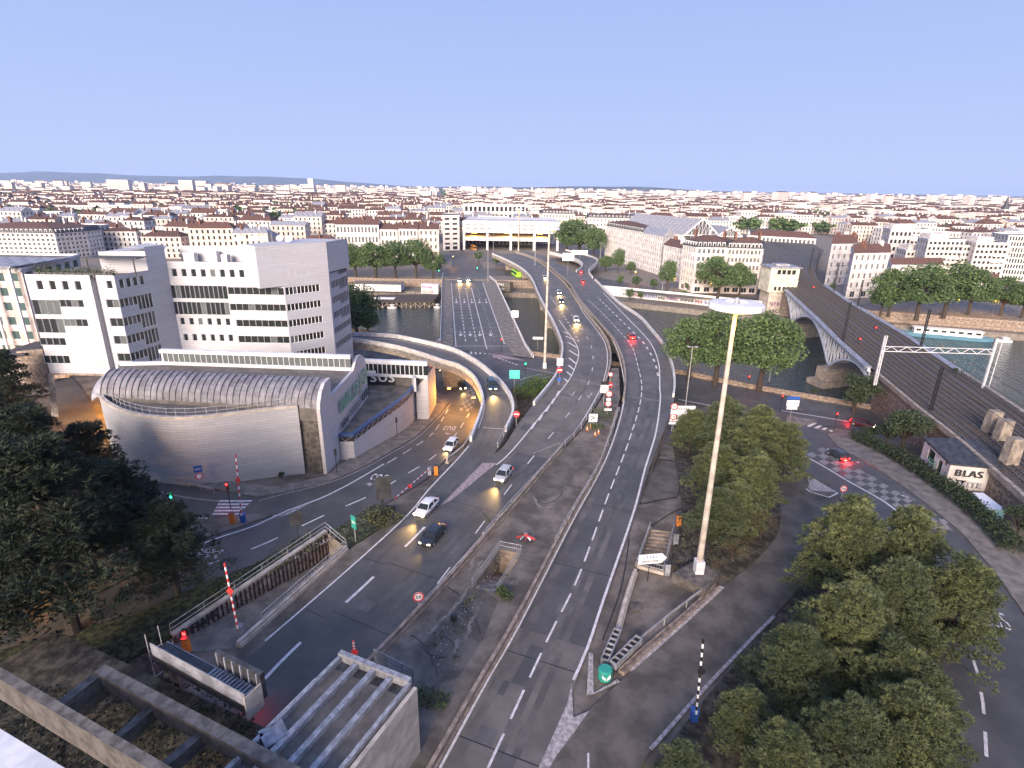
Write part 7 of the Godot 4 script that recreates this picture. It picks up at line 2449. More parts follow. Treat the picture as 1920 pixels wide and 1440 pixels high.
	# weeds, grit and litter on the verges and the old paving
	for q in [["weeds", [[1270, 1062], [1395, 1050], [1290, 830], [1440, 900]], 0.12, 1500], ["weeds", [[700, 946], [740, 950], [322, 1195], [420, 1115]], 0.1, 1500], ["weeds", [[900, 1100], [960, 1000], [800, 1210], [840, 1290]], 0.12, 500], ["weeds", [[935, 845], [965, 800], [1020, 720], [995, 757]], 0.1, 500]]:
		var wb := MB.new()
		var gb := MB.new()
		for k in q[3]:
			var u := rng.randf()
			var w := rng.randf()
			var e: Array = q[1]
			var px := lerpf(lerpf(e[0][0], e[1][0], u), lerpf(e[2][0], e[3][0], u), w)
			var py := lerpf(lerpf(e[0][1], e[1][1], u), lerpf(e[2][1], e[3][1], u), w)
			var at := G(px, py, q[2])
			if k % 3 == 0:
				var s := rng.randf_range(0.03, 0.1)
				var t := rng.randf_range(0.1, 0.45)
				gb.col = Color(t, t * 0.93, t * 0.86)
				gb.obox(Transform3D(Basis(Vector3.UP, rng.randf() * TAU), at), Vector3(s, s * 0.7, s * 1.4))
			elif sin(px * 0.11) + sin(py * 0.13 + px * 0.05) > 0.2:
				leaf(wb, at + Vector3(0, rng.randf_range(0.02, 0.25), 0), rng.randf_range(0.15, 0.4), lin(0.04, 0.05, 0.02), lin(0.17, 0.16, 0.07))
		stuff(solo("weeds", "sparse weeds growing on verge or old paving", "weeds", wb, leaf_mat(), "weeds on the verges"))
		stuff(solo("grit", "loose stones and litter on verge or old paving", "grit", gb, mats.colour, "grit on the verges"))
	var mm := MultiMesh.new()
	mm.transform_format = MultiMesh.TRANSFORM_3D
	mm.mesh = tiny[0][0]
	mm.instance_count = 3400
	for i in 3400:
		var d := 700.0 + 7000.0 * pow(rng.randf(), 1.4)
		var ang := deg_to_rad(rng.randf_range(-46.0, 46.0))
		if i % 3 > 0: ang = deg_to_rad(round(ang / 0.09) * 5.2) + rng.randf_range(-0.03, 0.03)
		var s := rng.randf_range(0.9, 1.6)
		mm.set_instance_transform(i, Transform3D(Basis(Vector3.UP, rng.randf() * TAU).scaled(Vector3(s * 1.6, s, s * 1.6)), Vector3(sin(ang) * d, -6.0, -cos(ang) * d)))
	var mi := MultiMeshInstance3D.new()
	mi.name = "distant_trees"
	mi.multimesh = mm
	add_child(mi)
	stuff(tag(mi, "scattered dark green trees between the distant buildings", "trees"))

func portal():
	# sunken access: fluted retaining wall, floor, railings
	var o := thing("sunken_access", "sunken access pit with a fluted concrete retaining wall beside the motorway", "retaining wall", P(480, 1110, -2))
	var t0 := P(611, 997, 0.3)
	var t1 := P(322, 1192, 0.3)
	var e1 := P(650, 1029, 0.0)
	var b1 := P(445, 1212, 0.0)
	var b2 := P(318, 1222, 0.0)
	var n := 36
	var dirw := (t1 - t0) / n
	var out := Vector3(-dirw.z, 0, dirw.x).normalized()
	if out.dot(EYE - t0) < 0: out = -out
	var fl := func(t: float): return lerpf(-3.2, -0.6, t)
	var flute := MB.new()
	flute.hexa([Vector3(0.0, 0, 0), Vector3(0.0, 0, 0.3), Vector3(0.26, 0, 0.3), Vector3(0.26, 0, 0), Vector3(0.0, 1, 0), Vector3(0.0, 1, 0.3), Vector3(0.26, 1, 0.3), Vector3(0.26, 1, 0)])
	var fm := flute.mesh(mats.concrete_fluted)
	var wall := MB.new()
	for i in n:
		var a := t0 + dirw * i
		var b := a + dirw
		wall.quad(Vector3(a.x, fl.call(float(i) / n) - 0.3, a.z), Vector3(b.x, fl.call(float(i) / n) - 0.3, b.z), b, a)
		var y: float = fl.call(float(i) / n)
		inst(o, "flute", fm, Transform3D(Basis(dirw.normalized(), Vector3(0, a.y - y, 0), out), Vector3(a.x, y, a.z) - o.position))
	part(o, "wall_face", wall, mats.concrete_fluted)
	var mb := MB.new()
	mb.rib([t0 + Vector3(0, 0.0, 0), t1], -0.25, 0.25, 0.0, 0.25)
	part(o, "coping", mb, mats.concrete_pale)
	mb = MB.new()
	mb.quad(t0, e1, Vector3(e1.x, -3.6, e1.z), Vector3(t0.x, -3.6, t0.z))
	mb.quad(e1, b1, Vector3(b1.x, -2, b1.z), Vector3(e1.x, -3.6, e1.z))
	part(o, "side_wall", mb, mats.concrete)
	mb = MB.new()
	mb.quad(Vector3(t0.x, -3.2, t0.z), Vector3(e1.x, -3.2, e1.z), Vector3(b1.x, -0.6, b1.z), Vector3(t1.x, -0.6, t1.z))
	mb.tri(Vector3(t1.x, -0.6, t1.z), Vector3(b1.x, -0.6, b1.z), Vector3(b2.x, -0.3, b2.z))
	part(o, "floor", mb, mats.paving)
	graffiti_row(o.get_node("wall_face"), t1.lerp(t0, 0.04), t1.lerp(t0, 0.3), -0.9, 1.7, ["FWK"], [lin(0.03, 0.03, 0.03)])
	railing("galvanised railing round the top of the sunken access pit", [t1 + Vector3(0, 0.2, 0), t0 + Vector3(0, 0.2, 0), e1 + Vector3(0, 0.1, 0)], 1.1, 2, 3.0)
	railing("low mesh railing on the motorway side of the sunken access pit", [e1 + Vector3(0, 0.2, 0), P(492, 1166, 0.2)], 1.0, 2, 0.5)
	# median stairwell
	stairwell("stairwell", "open concrete stairwell with metal railings in the cracked median", PL([[937, 1030], [978, 1038], [932, 1112], [885, 1103]], 0.12), 0.12, false)
	stairwell("stairwell", "stairs going down beside the white arrow sign, with railings and a stone front", PL([[1193, 1063], [1243, 1077], [1262, 997], [1218, 993]], 0.0), 0.0, true)
	# sign gantry over the oncoming lanes
	var g := thing("sign_gantry", "grey steel gantry with the back of a large traffic message board over the tunnel lanes", "gantry", P(300, 1290, 0))
	var gh := 6.4
	var g0 := P(300, 1216, gh)
	var g1 := P(476, 1312, gh)
	mb = MB.new()
	mb.rib([g0, g1], -0.55, 0.55, -0.9, 0.15)
	part(g, "girder", mb, mats.steel_dark)
	mb = MB.new()
	mb.rib([g0, g1], 0.56, 0.62, -0.05, 1.05)
	mb.rib([g0, g1], -0.62, -0.56, 0.1, 0.2)
	part(g, "walkway_edge", mb, mats.zinc)
	mb = MB.new()
	for s in [0.0, 1.1]:
		var p = g0 + (g1 - g0).normalized() * (0.3 + s)
		mb.bar(Vector3(p.x, -0.5, p.z), Vector3(p.x, gh - 0.8, p.z), 0.4, 0.4)
	for k in 7:
		var p := g0 + (g1 - g0).normalized() * 0.3
		var q := g0 + (g1 - g0).normalized() * 1.4
		mb.bar(Vector3(p.x, k * 0.8, p.z), Vector3(q.x, k * 0.8 + 0.8, q.z), 0.1, 0.1)
	part(g, "column", mb, mats.concrete_dark)
	var pa := g0.lerp(g1, 0.52)
	var ax := (g1 - g0).normalized()
	var nz := Vector3(-ax.z, 0, ax.x)
	if nz.z > 0: nz = -nz
	mb = MB.new()
	mb.obox(Transform3D(Basis(ax, Vector3.UP, ax.cross(Vector3.UP)), g0.lerp(g1, 0.77) + nz * 0.9 + Vector3(0, 0.4, 0)), Vector3(g0.distance_to(g1) * 0.46, 2.2, 0.35))
	part(g, "message_board", mb, mats.steel_dark)
	for k in 6:
		mb = MB.new()
		mb.obox(Transform3D(Basis(ax, Vector3.UP, ax.cross(Vector3.UP)), g0.lerp(g1, 0.57 + k * 0.08) + nz * 0.68 + Vector3(0, 0.4, 0)), Vector3(0.12, 2.2, 0.12))
		part(g, "stiffener", mb, mats.zinc)
	mb = MB.new()
	mb.obox(Transform3D(Basis(ax, Vector3.UP, ax.cross(Vector3.UP)), g1 + Vector3(0, -0.2, 0)), Vector3(0.12, 2.0, 1.4))
	part(g, "end_plate", mb, mats.concrete_pale)
	mb = MB.new()
	for k in 12: mb.obox(Transform3D(Basis(ax, Vector3.UP, ax.cross(Vector3.UP)), g0.lerp(g1, 0.56 + k * 0.034) + nz * 0.3 + Vector3(0, 0.2, 0)), Vector3(0.2, 0.06, 0.8))
	part(g, "grating", mb, mats.zinc)
	mb = MB.new()
	for k in 5:
		for s in [-0.5, 0.5]:
			mb.bar(g0 + ax * -0.6 + nz * s + Vector3(0, -6 + k * 1.5, 0), g0 + ax * -0.6 + nz * s + Vector3(0, -4.5 + k * 1.5, 0), 0.05, 0.05)
		mb.bar(g0 + ax * -0.6 + nz * -0.5 + Vector3(0, -5.0 + k * 1.2, 0), g0 + ax * -0.6 + nz * 0.5 + Vector3(0, -5.0 + k * 1.2, 0), 0.05, 0.05)
	part(g, "ladder", mb, mats.steel)
	# ribbed canopy over the tunnel mouth
	var c := thing("tunnel_canopy", "ribbed concrete canopy roof over the tunnel mouth", "canopy", P(640, 1300, 0))
	var ch := 6.0
	var c0 := P(640, 1238, ch)
	var c1 := P(768, 1290, ch)
	var dn := P(480, 1400, ch) - c0
	dn = dn.normalized() * 22.0
	mb = MB.new()
	mb.hexa([c0 + Vector3(0, -0.35, 0), c0 + dn + Vector3(0, -0.35, 0), c1 + dn + Vector3(0, -0.35, 0), c1 + Vector3(0, -0.35, 0), c0, c0 + dn, c1 + dn, c1])
	part(c, "roof_slab", mb, mats.slate)
	for k in 8:                                              # felt strips between the ribs
		mb = MB.new()
		var a := c0.lerp(c1, 0.02 + (k % 4) * 0.25) + dn * (0.04 + 0.46 * int(k / 4))
		var b := c0.lerp(c1, 0.22 + (k % 4) * 0.25) + dn * (0.04 + 0.46 * int(k / 4))
		var e := dn * 0.45
		mb.hexa([a, a + e, b + e, b, a + Vector3(0, 0.04, 0), a + e + Vector3(0, 0.04, 0), b + e + Vector3(0, 0.04, 0), b + Vector3(0, 0.04, 0)])
		part(c, "felt_panel", mb, mats.gravel_roof)
	for k in 5:
		mb = MB.new()
		var a := c0.lerp(c1, k * 0.25)
		var s := (c1 - c0).normalized()
		var w := 0.2 if k in [1, 2, 3] else 0.14
		mb.rib([a, a + dn], -w, w, 0.0, 0.5)
		part(c, "roof_rib", mb, mats.rib)
	mb = MB.new()
	mb.rib([c0 - (c1 - c0) * 0.03, c1], -0.3, 0.1, -0.1, 0.7)
	part(c, "edge_beam", mb, mats.rib)
	for k in 3:
		mb = MB.new()
		var a := c1 + (c1 - c0).normalized() * 0.35
		var q := a + dn * (k * 0.34)
		mb.hexa([Vector3(q.x, -0.5, q.z), Vector3(q.x, -0.5, q.z) + dn * 0.335, Vector3(q.x, -0.5, q.z) + dn * 0.335 + (c1 - c0).normalized() * 0.3, Vector3(q.x, -0.5, q.z) + (c1 - c0).normalized() * 0.3, q + Vector3(0, 0.3, 0), q + dn * 0.335 + Vector3(0, 0.3, 0), q + dn * 0.335 + (c1 - c0).normalized() * 0.3 + Vector3(0, 0.3, 0), q + (c1 - c0).normalized() * 0.3 + Vector3(0, 0.3, 0)])
		part(c, "side_panel", mb, mats.concrete_pale)
	mb = MB.new()
	mb.rib([c0, c0 + dn], -0.3, 0.3, -6.4, -0.36)
	part(c, "side_wall", mb, mats.concrete_dark)
	mb = MB.new()
	mb.pipe([c0 + (c0 - c1).normalized() * 0.45 + dn * 0.1, c0 + (c0 - c1).normalized() * 0.45 + dn], 0.1, 6)
	part(c, "drain_pipe", mb, mats.white_metal)
	mb = MB.new()
	var hp := P(515, 1385, ch)
	mb.obox(Transform3D(Basis(Vector3.UP, 0.7), hp + Vector3(0, 0.25, 0)), Vector3(1.5, 0.5, 1.5))
	part(c, "roof_hatch", mb, mats.zinc)
	# portal beams and planting beside the tunnel, lower left
	var pb := thing("portal_beam", "long concrete beam crossing above the planted gap beside the tunnel", "beam", P(330, 1330, 3))
	mb = MB.new()
	mb.rib([P(186, 1252, 7.2), P(500, 1418, 7.2), P(600, 1475, 7.2)], -0.38, 0.38, -1.3, 0.0)
	part(pb, "beam", mb, mats.beam)
	mb = MB.new()
	mb.rib([P(190, 1258, 7.0), P(110, 1320, 7.0)], -0.35, 0.35, -2.0, 0.0)
	mb.rib([P(290, 1320, 6.5), P(215, 1385, 6.5)], -0.3, 0.3, -1.0, 0.0)
	mb.rib([P(380, 1370, 6.5), P(300, 1440, 6.5)], -0.3, 0.3, -1.0, 0.0)
	part(pb, "cross_beam", mb, mats.concrete_dark)
	pb = thing("portal_beam", "weathered parapet beam nearest the pale roof edge above the tunnel", "beam", P(150, 1350, 3))
	mb = MB.new()
	mb.rib([P(-90, 1212, 8.6), P(0, 1262, 8.6), P(300, 1440, 8.6), P(420, 1515, 8.6)], -0.3, 0.3, -2.2, 0.0)
	part(pb, "beam", mb, mats.beam)
	mb = MB.new()
	mb.rib([P(-90, 1300, 4.0), P(420, 1600, 4.0)], -7.0, 9.0, -1.2, 0.0)
	part(pb, "planting_bed", mb, mats.earth)
	mb = MB.new()
	for k in 2600:
		var p := P(rng.randf_range(-60, 480), rng.randf_range(1290, 1470), 4.0)
		leaf(mb, p + Vector3(0, rng.randf_range(0, 0.5), 0), 0.3, lin(0.008, 0.013, 0.007), lin(0.035, 0.045, 0.02))
	stuff(solo("ground_ivy", "dark ivy covering the planted beds beside the tunnel", "ivy", mb, leaf_mat()))
	mb = MB.new()
	var r0 := [P(-40, 1342, 20.0), P(0, 1366, 20.0), P(125, 1442, 20.0), P(180, 1475, 20.0), P(-40, 1490, 20.0)]
	mb.prism(poly_of(r0), 19.4, 20.0, true)
	mb.prism(poly_of([r0[1], r0[2], r0[3], r0[4]].map(func(p): return p + (r0[4] - p) * 0.2)), -1.0, 19.45)
	solo("roof_edge", "pale metal corner of a flat roof in the near corner", "roof", mb, mats.white_metal)
	for q in [[352, 1216, 1.4, "red tunnel signal on the fluted wall beside the gantry"], [490, 1318, 1.2, "red tunnel signal on the kerb below the message board"]]:
		var at := P(q[0], q[1], 0.0)
		signal_lamp(q[3], at, q[2], Color(1.0, 0.12, 0.12))
		var om := OmniLight3D.new()
		om.name = "light"
		om.light_color = Color(1.0, 0.2, 0.15)
		om.light_energy = 0.7
		om.light_size = 0.2
		om.omni_range = 25.0
		om.omni_attenuation = 2.0
		om.shadow_enabled = true
		get_child(get_child_count() - 1).add_child(om)
		om.position = Vector3(0, q[2] + 0.35, 0.5)
	# wire fence panel beside the canopy
	var fo := thing("fence_panel", "grey wire mesh fence panel with two posts beside the canopy", "fence", P(740, 1290, 0.1))
	var f0 := P(705, 1262, 0.1)
	var f1 := P(776, 1300, 0.1)
	var fh := 2.6
	for t in [0.0, 0.3, 0.72, 1.0]:
		mb = MB.new()
		var p := f0.lerp(f1, t)
		mb.bar(p, p + Vector3(0, fh, 0), 0.1, 0.1)
		part(fo, "post", mb, mats.steel)
	mb = MB.new()
	for y in [0.15, fh * 0.8, fh]: mb.bar(f0 + Vector3(0, y, 0), f1 + Vector3(0, y, 0), 0.06, 0.06)
	part(fo, "rail", mb, mats.steel)
	mb = MB.new()
	for k in 46:
		var p := f0.lerp(f1, k / 46.0)
		mb.bar(p + Vector3(0, 0.1, 0), p + Vector3(0, fh, 0), 0.02, 0.02)
	for k in 26: mb.bar(f0 + Vector3(0, k * 0.1, 0), f1 + Vector3(0, k * 0.1, 0), 0.02, 0.02)
	part(fo, "mesh_panel", mb, mats.steel)
func railing(label: String, pts: Array, h: float, rows: int, every: float):
	var o := thing("railing", label, "railing", pts[0])
	for k in rows:
		var mb := MB.new()
		mb.pipe(raise(pts, h * (k + 1.0) / rows), 0.045, 6)
		part(o, "rail", mb, mats.steel)
	var mb := MB.new()
	for p in even_line(pts, int(line_length(pts) / every)): mb.bar(p, p + Vector3(0, h, 0), 0.05 if every > 1 else 0.03, 0.05 if every > 1 else 0.03)
	stuff(part(o, "baluster", mb, mats.steel))
func stairwell(n: String, label: String, q: Array, y: float, steps: bool):
	var o := thing(n, label, "stairs", (q[0] + q[1] + q[2] + q[3]) / 4)
	var mb := MB.new()
	var ring := q.duplicate()
	ring.append(q[0])
	mb.skirt(ring, 4.0)
	part(o, "pit_wall", mb, mats.concrete if steps else mats.concrete_warm)
	mb = MB.new()
	mb.quad(q[0] - Vector3(0, 3.8, 0), q[1] - Vector3(0, 3.8, 0), q[2] - Vector3(0, 3.8, 0), q[3] - Vector3(0, 3.8, 0))
	part(o, "floor", mb, mats.concrete if steps else mats.concrete_warm)
	var n_steps := 14
	for k in n_steps:                                        # q[0], q[1]: the deep end; q[3], q[2]: the street end (the other way round without the stone front)
		var a: Vector3 = q[3] if steps else q[3]
		var b: Vector3 = q[2]
		var da: Vector3 = (q[0] - a) / (n_steps + 2)
		var db: Vector3 = (q[1] - b) / (n_steps + 2)
		var dy := Vector3(0, 0.2 * (k + 1), 0)
		var p0 := a + da * k - dy
		var p1 := b + db * k - dy
		mb = MB.new()
		mb.hexa([p0 - Vector3(0, 0.5, 0), p0 + da * 1.02 - Vector3(0, 0.5, 0), p1 + db * 1.02 - Vector3(0, 0.5, 0), p1 - Vector3(0, 0.5, 0), p0, p0 + da * 1.02, p1 + db * 1.02, p1])
		part(o, "step", mb, mats.concrete_warm if k % 2 == 0 else mats.concrete)
	mb = MB.new()
	if steps:
		mb.rib([q[3], q[0], q[1], q[2]], -0.18, 0.18, 0.0, 0.45)
		part(o, "kerb_wall", mb, mats.concrete)
		mb = MB.new()
		for k in 9:
			mb.obox(Transform3D(Basis((q[1] - q[0]).normalized(), Vector3.UP, (q[1] - q[0]).normalized().cross(Vector3.UP)), q[0].lerp(q[1], (k + 0.5) / 9.0) + Vector3(0, 0.22, 0.2)), Vector3(0.34, 0.4, 0.1))
		part(o, "stone_front", mb, mats.concrete_pale)
	var path := [q[3], q[0], q[1], q[2]] if steps else [q[3], q[0], q[1], q[2]]
	for s in 2:
		mb = MB.new()
		mb.pipe(raise(path, 0.55 + 0.55 * s), 0.04, 6)
		part(o, "handrail", mb, mats.steel)
	mb = MB.new()
	for p in even_line(path, 70): mb.bar(p, p + Vector3(0, 1.1, 0), 0.025, 0.025)
	stuff(part(o, "baluster", mb, mats.steel))

# ---------------------------------------------------------------- street furniture
func mast_lamp(label: String, base: Vector3, px: float, py: float, r: float, lit: float):
	var h := height_over(base, px, py) - base.y
	var o := thing("mast_lamp", label, "lamp", base)
	var mb := MB.new()
	mb.tube(Vector3.ZERO, Vector3(0, h, 0), r * 0.14, r * 0.075, 12)
	part(o, "pole", mb, mats.concrete_pale, false, false)
	mb = MB.new()
	mb.lathe(Transform3D(Basis(), Vector3(0, h, 0)), [[0.0, 0.05], [r * 0.42, 0.12], [r * 0.42, 0.3], [r * 0.97, 0.18], [r, 0.0], [r, -0.35], [r * 0.9, -0.42], [r * 0.35, -0.3], [0.12, -0.2]], 14)
	part(o, "canopy", mb, mats.white_metal, false)
	mb = MB.new()
	mb.lathe(Transform3D(Basis(), Vector3(0, h, 0)), [[0.3, 0.1], [0.22, 0.6], [0.08, 0.7], [0.0, 0.7]], 8)
	part(o, "cap", mb, mats.zinc, false)
	mb = MB.new()
	mb.box(Vector3(-0.45, 0, -0.45), Vector3(0.45, 1.5, 0.5))
	part(o, "base_cabinet", mb, mats.white_metal, false)
	for k in 4:
		mb = MB.new()
		var a := TAU * (k + 0.5) / 4
		mb.lathe(Transform3D(Basis(), Vector3(cos(a) * r * 0.45, h - 0.5, sin(a) * r * 0.45)), [[0.0, -0.1], [0.28, -0.06], [0.3, 0.1]], 10)
		part(o, "luminaire", mb, glow("mast_glow", Color(1.0, 0.74, 0.32), 6.0), false)
	var om := OmniLight3D.new()
	om.name = "light"
	om.light_color = Color(1.0, 0.68, 0.26)
	om.light_energy = lit
	om.omni_range = 40.0
	om.omni_attenuation = 2.0
	om.light_size = 0.3
	om.shadow_enabled = true
	o.add_child(om)
	om.position = Vector3(0.0, h - 1.4, r * 0.5)
func lamp_post(label: String, base: Vector3, px: float, py: float, group := ""):
	var h := height_over(base, px, py) - base.y
	var o := thing("street_lamp", label, "lamp", base, group)
	var mb := MB.new()
	mb.tube(Vector3.ZERO, Vector3(0, h, 0), 0.13, 0.08, 8)
	part(o, "pole", mb, mats.steel, false)
	mb = MB.new()
	mb.bar(Vector3(-0.7, h, 0), Vector3(0.7, h, 0), 0.08, 0.08)
	mb.box(Vector3(-1.1, h - 0.1, -0.2), Vector3(-0.5, h + 0.12, 0.2)); mb.box(Vector3(0.5, h - 0.1, -0.2), Vector3(1.1, h + 0.12, 0.2))
	part(o, "lamp_head", mb, mats.zinc, false)
func barrier_arm(label: String, base: Vector3, px: float, py: float, c: String, post: String, lying = null):
	var h := height_over(base, px, py) - base.y
	var o := thing("barrier_arm", label, "barrier", base)
	var mb := MB.new()
	mb.box(Vector3(-0.25, 0, -0.25), Vector3(0.25, 1.15, 0.25))
	mb.box(Vector3(-0.3, 1.15, -0.3), Vector3(0.3, 1.25, 0.3))
	part(o, "housing", mb, mats[post], false)
	var a := Vector3(0, 1.1, 0.3)
	var b = PV(px, py, base + Vector3(-1, 0, 0), base + Vector3(1, 0, 0)) - base if lying == null else lying - base
	if lying == null: b.z = 0.3
	for k in 18:
		mb = MB.new()
		mb.bar(a.lerp(b, k / 18.0), a.lerp(b, (k + 1) / 18.0), 0.13, 0.13)
		part(o, "arm_stripe", mb, mats.sign_white if k % 2 == 0 else mats[c], false)
	mb = MB.new()
	mb.lathe(Transform3D(Basis(Vector3.RIGHT, PI / 2), a.lerp(b, 0.6) + Vector3(0.05, 0, 0.12)), [[0.0, 0.03], [0.3, 0.03], [0.3, -0.02], [0, -0.02]], 14)
	part(o, "disc", mb, mats.sign_red if c == "sign_red" else mats.black, false)
func sign_post(n: String, label: String, base: Vector3, faces: Array, post_h: float, turn := 0.0, posts := [0.0], m_post := "steel"):   # faces: [kind, width, height, centre height, texts]
	var o := thing(n, label, "sign", base, "", turn)
	for x in posts:
		var mb := MB.new()
		mb.tube(Vector3(x, 0, 0), Vector3(x, post_h, 0), 0.05, 0.05, 8)
		part(o, "post", mb, mats[m_post], false)
	for q in faces:
		var mb := MB.new()
		var y: float = q[3]
		var z := 0.09
		if q[0] == "round" or q[0] == "noentry" or q[0] == "blue_round":
			disc(o, "face", y, q[1] / 2, z, mats.sign_white if q[0] == "round" else (mats.sign_red if q[0] == "noentry" else mats.sign_blue))
			if q[0] == "round":
				mb.lathe(Transform3D(Basis(Vector3.RIGHT, PI / 2), Vector3(0, y, z + 0.012)), [[q[1] * 0.36, 0.0], [q[1] * 0.5, 0.0]], 24)
				part(o, "rim", mb, mats.sign_red, false)
			elif q[0] == "noentry":
				mb.box(Vector3(-q[1] * 0.36, y - q[1] * 0.09, z), Vector3(q[1] * 0.36, y + q[1] * 0.09, z + 0.012))
				part(o, "bar", mb, mats.sign_white, false)
		else:
			mb.box(Vector3(-q[1] / 2, y - q[2] / 2, z - 0.04), Vector3(q[1] / 2, y + q[2] / 2, z))
			part(o, "panel", mb, mats[q[0]], false)
		var i := 0
		for t in q[4]:
			var tm := TextMesh.new()
			tm.text = t[0]
			tm.font_size = 32
			tm.pixel_size = t[1] / 26.0
			tm.depth = 0.006
			tm.curve_step = 1.0
			var f := SystemFont.new()
			f.font_names = ["Droid Sans"]
			f.font_weight = 700
			tm.font = f
			tm.material = mats[t[3]]
			var mi := inst(o, "lettering", tm, Transform3D(Basis(), Vector3(0, y + t[2], z + 0.012)))
			i += 1
func disc(o: Node, n: String, y: float, r: float, z: float, m: Material):
	var mb := MB.new()
	mb.lathe(Transform3D(Basis(Vector3.RIGHT, PI / 2), Vector3(0, y, z)), [[0.0, 0.0], [r, 0.0], [r, -0.03], [0.0, -0.03]], 24)
	part(o, n, mb, m, false)
func traffic_light(label: String, base: Vector3, h: float, c: Color, group := ""):
	var o := thing("traffic_light", label, "traffic light", base, group)
	var mb := MB.new()
	mb.tube(Vector3.ZERO, Vector3(0, h, 0), 0.06, 0.06, 8)
	part(o, "post", mb, mats.steel_black, false)
	mb = MB.new()
	mb.box(Vector3(-0.16, h - 0.1, -0.14), Vector3(0.16, h + 0.85, 0.12))
	part(o, "head", mb, mats.black, false)
	var lit := 0 if c.r > c.g else 2
	for k in 3:
		mb = MB.new()
		mb.lathe(Transform3D(Basis(Vector3.RIGHT, PI / 2), Vector3(0, h + 0.68 - k * 0.28, 0.13)), [[0.0, 0.05], [0.12, 0.0]], 12)
		part(o, "lens", mb, glow("traffic%s" % c.to_html(), c, 14.0) if k == lit else mats.black, false)
	var om := OmniLight3D.new()
	om.name = "light"
	om.light_color = c
	om.light_energy = 1.2
	om.light_size = 0.1
	om.omni_range = 20.0
	om.omni_attenuation = 2.0
	om.shadow_enabled = true
	o.add_child(om)
	om.position = Vector3(0, h + 0.68 - lit * 0.28, 0.45)
func cone(at: Vector3, label: String):
	var o := thing("traffic_cone", label, "cone", at, "orange cones at the tip of the median")
	var mb := MB.new()
	mb.box(Vector3(-0.22, 0, -0.22), Vector3(0.22, 0.05, 0.22))
	part(o, "base", mb, mats.orange, false)
	mb = MB.new()
	mb.lathe(Transform3D(), [[0.18, 0.05], [0.1, 0.4], [0.04, 0.75], [0.0, 0.75]], 12)
	part(o, "body", mb, mats.orange, false)
	mb = MB.new()
	mb.lathe(Transform3D(), [[0.14, 0.3], [0.1, 0.46]], 12)
	part(o, "stripe", mb, mats.sign_white, false)
func bollard(n: String, label: String, at: Vector3, h: float, m: String):
	var o := thing(n, label, "cabinet", at)
	var mb := MB.new()
	mb.box(Vector3(-0.28, 0, -0.22), Vector3(0.28, h, 0.22))
	part(o, "body", mb, mats[m], false)
	mb = MB.new()
	mb.box(Vector3(-0.31, h, -0.25), Vector3(0.31, h + 0.08, 0.25))
	part(o, "cap", mb, mats.steel_dark, false)

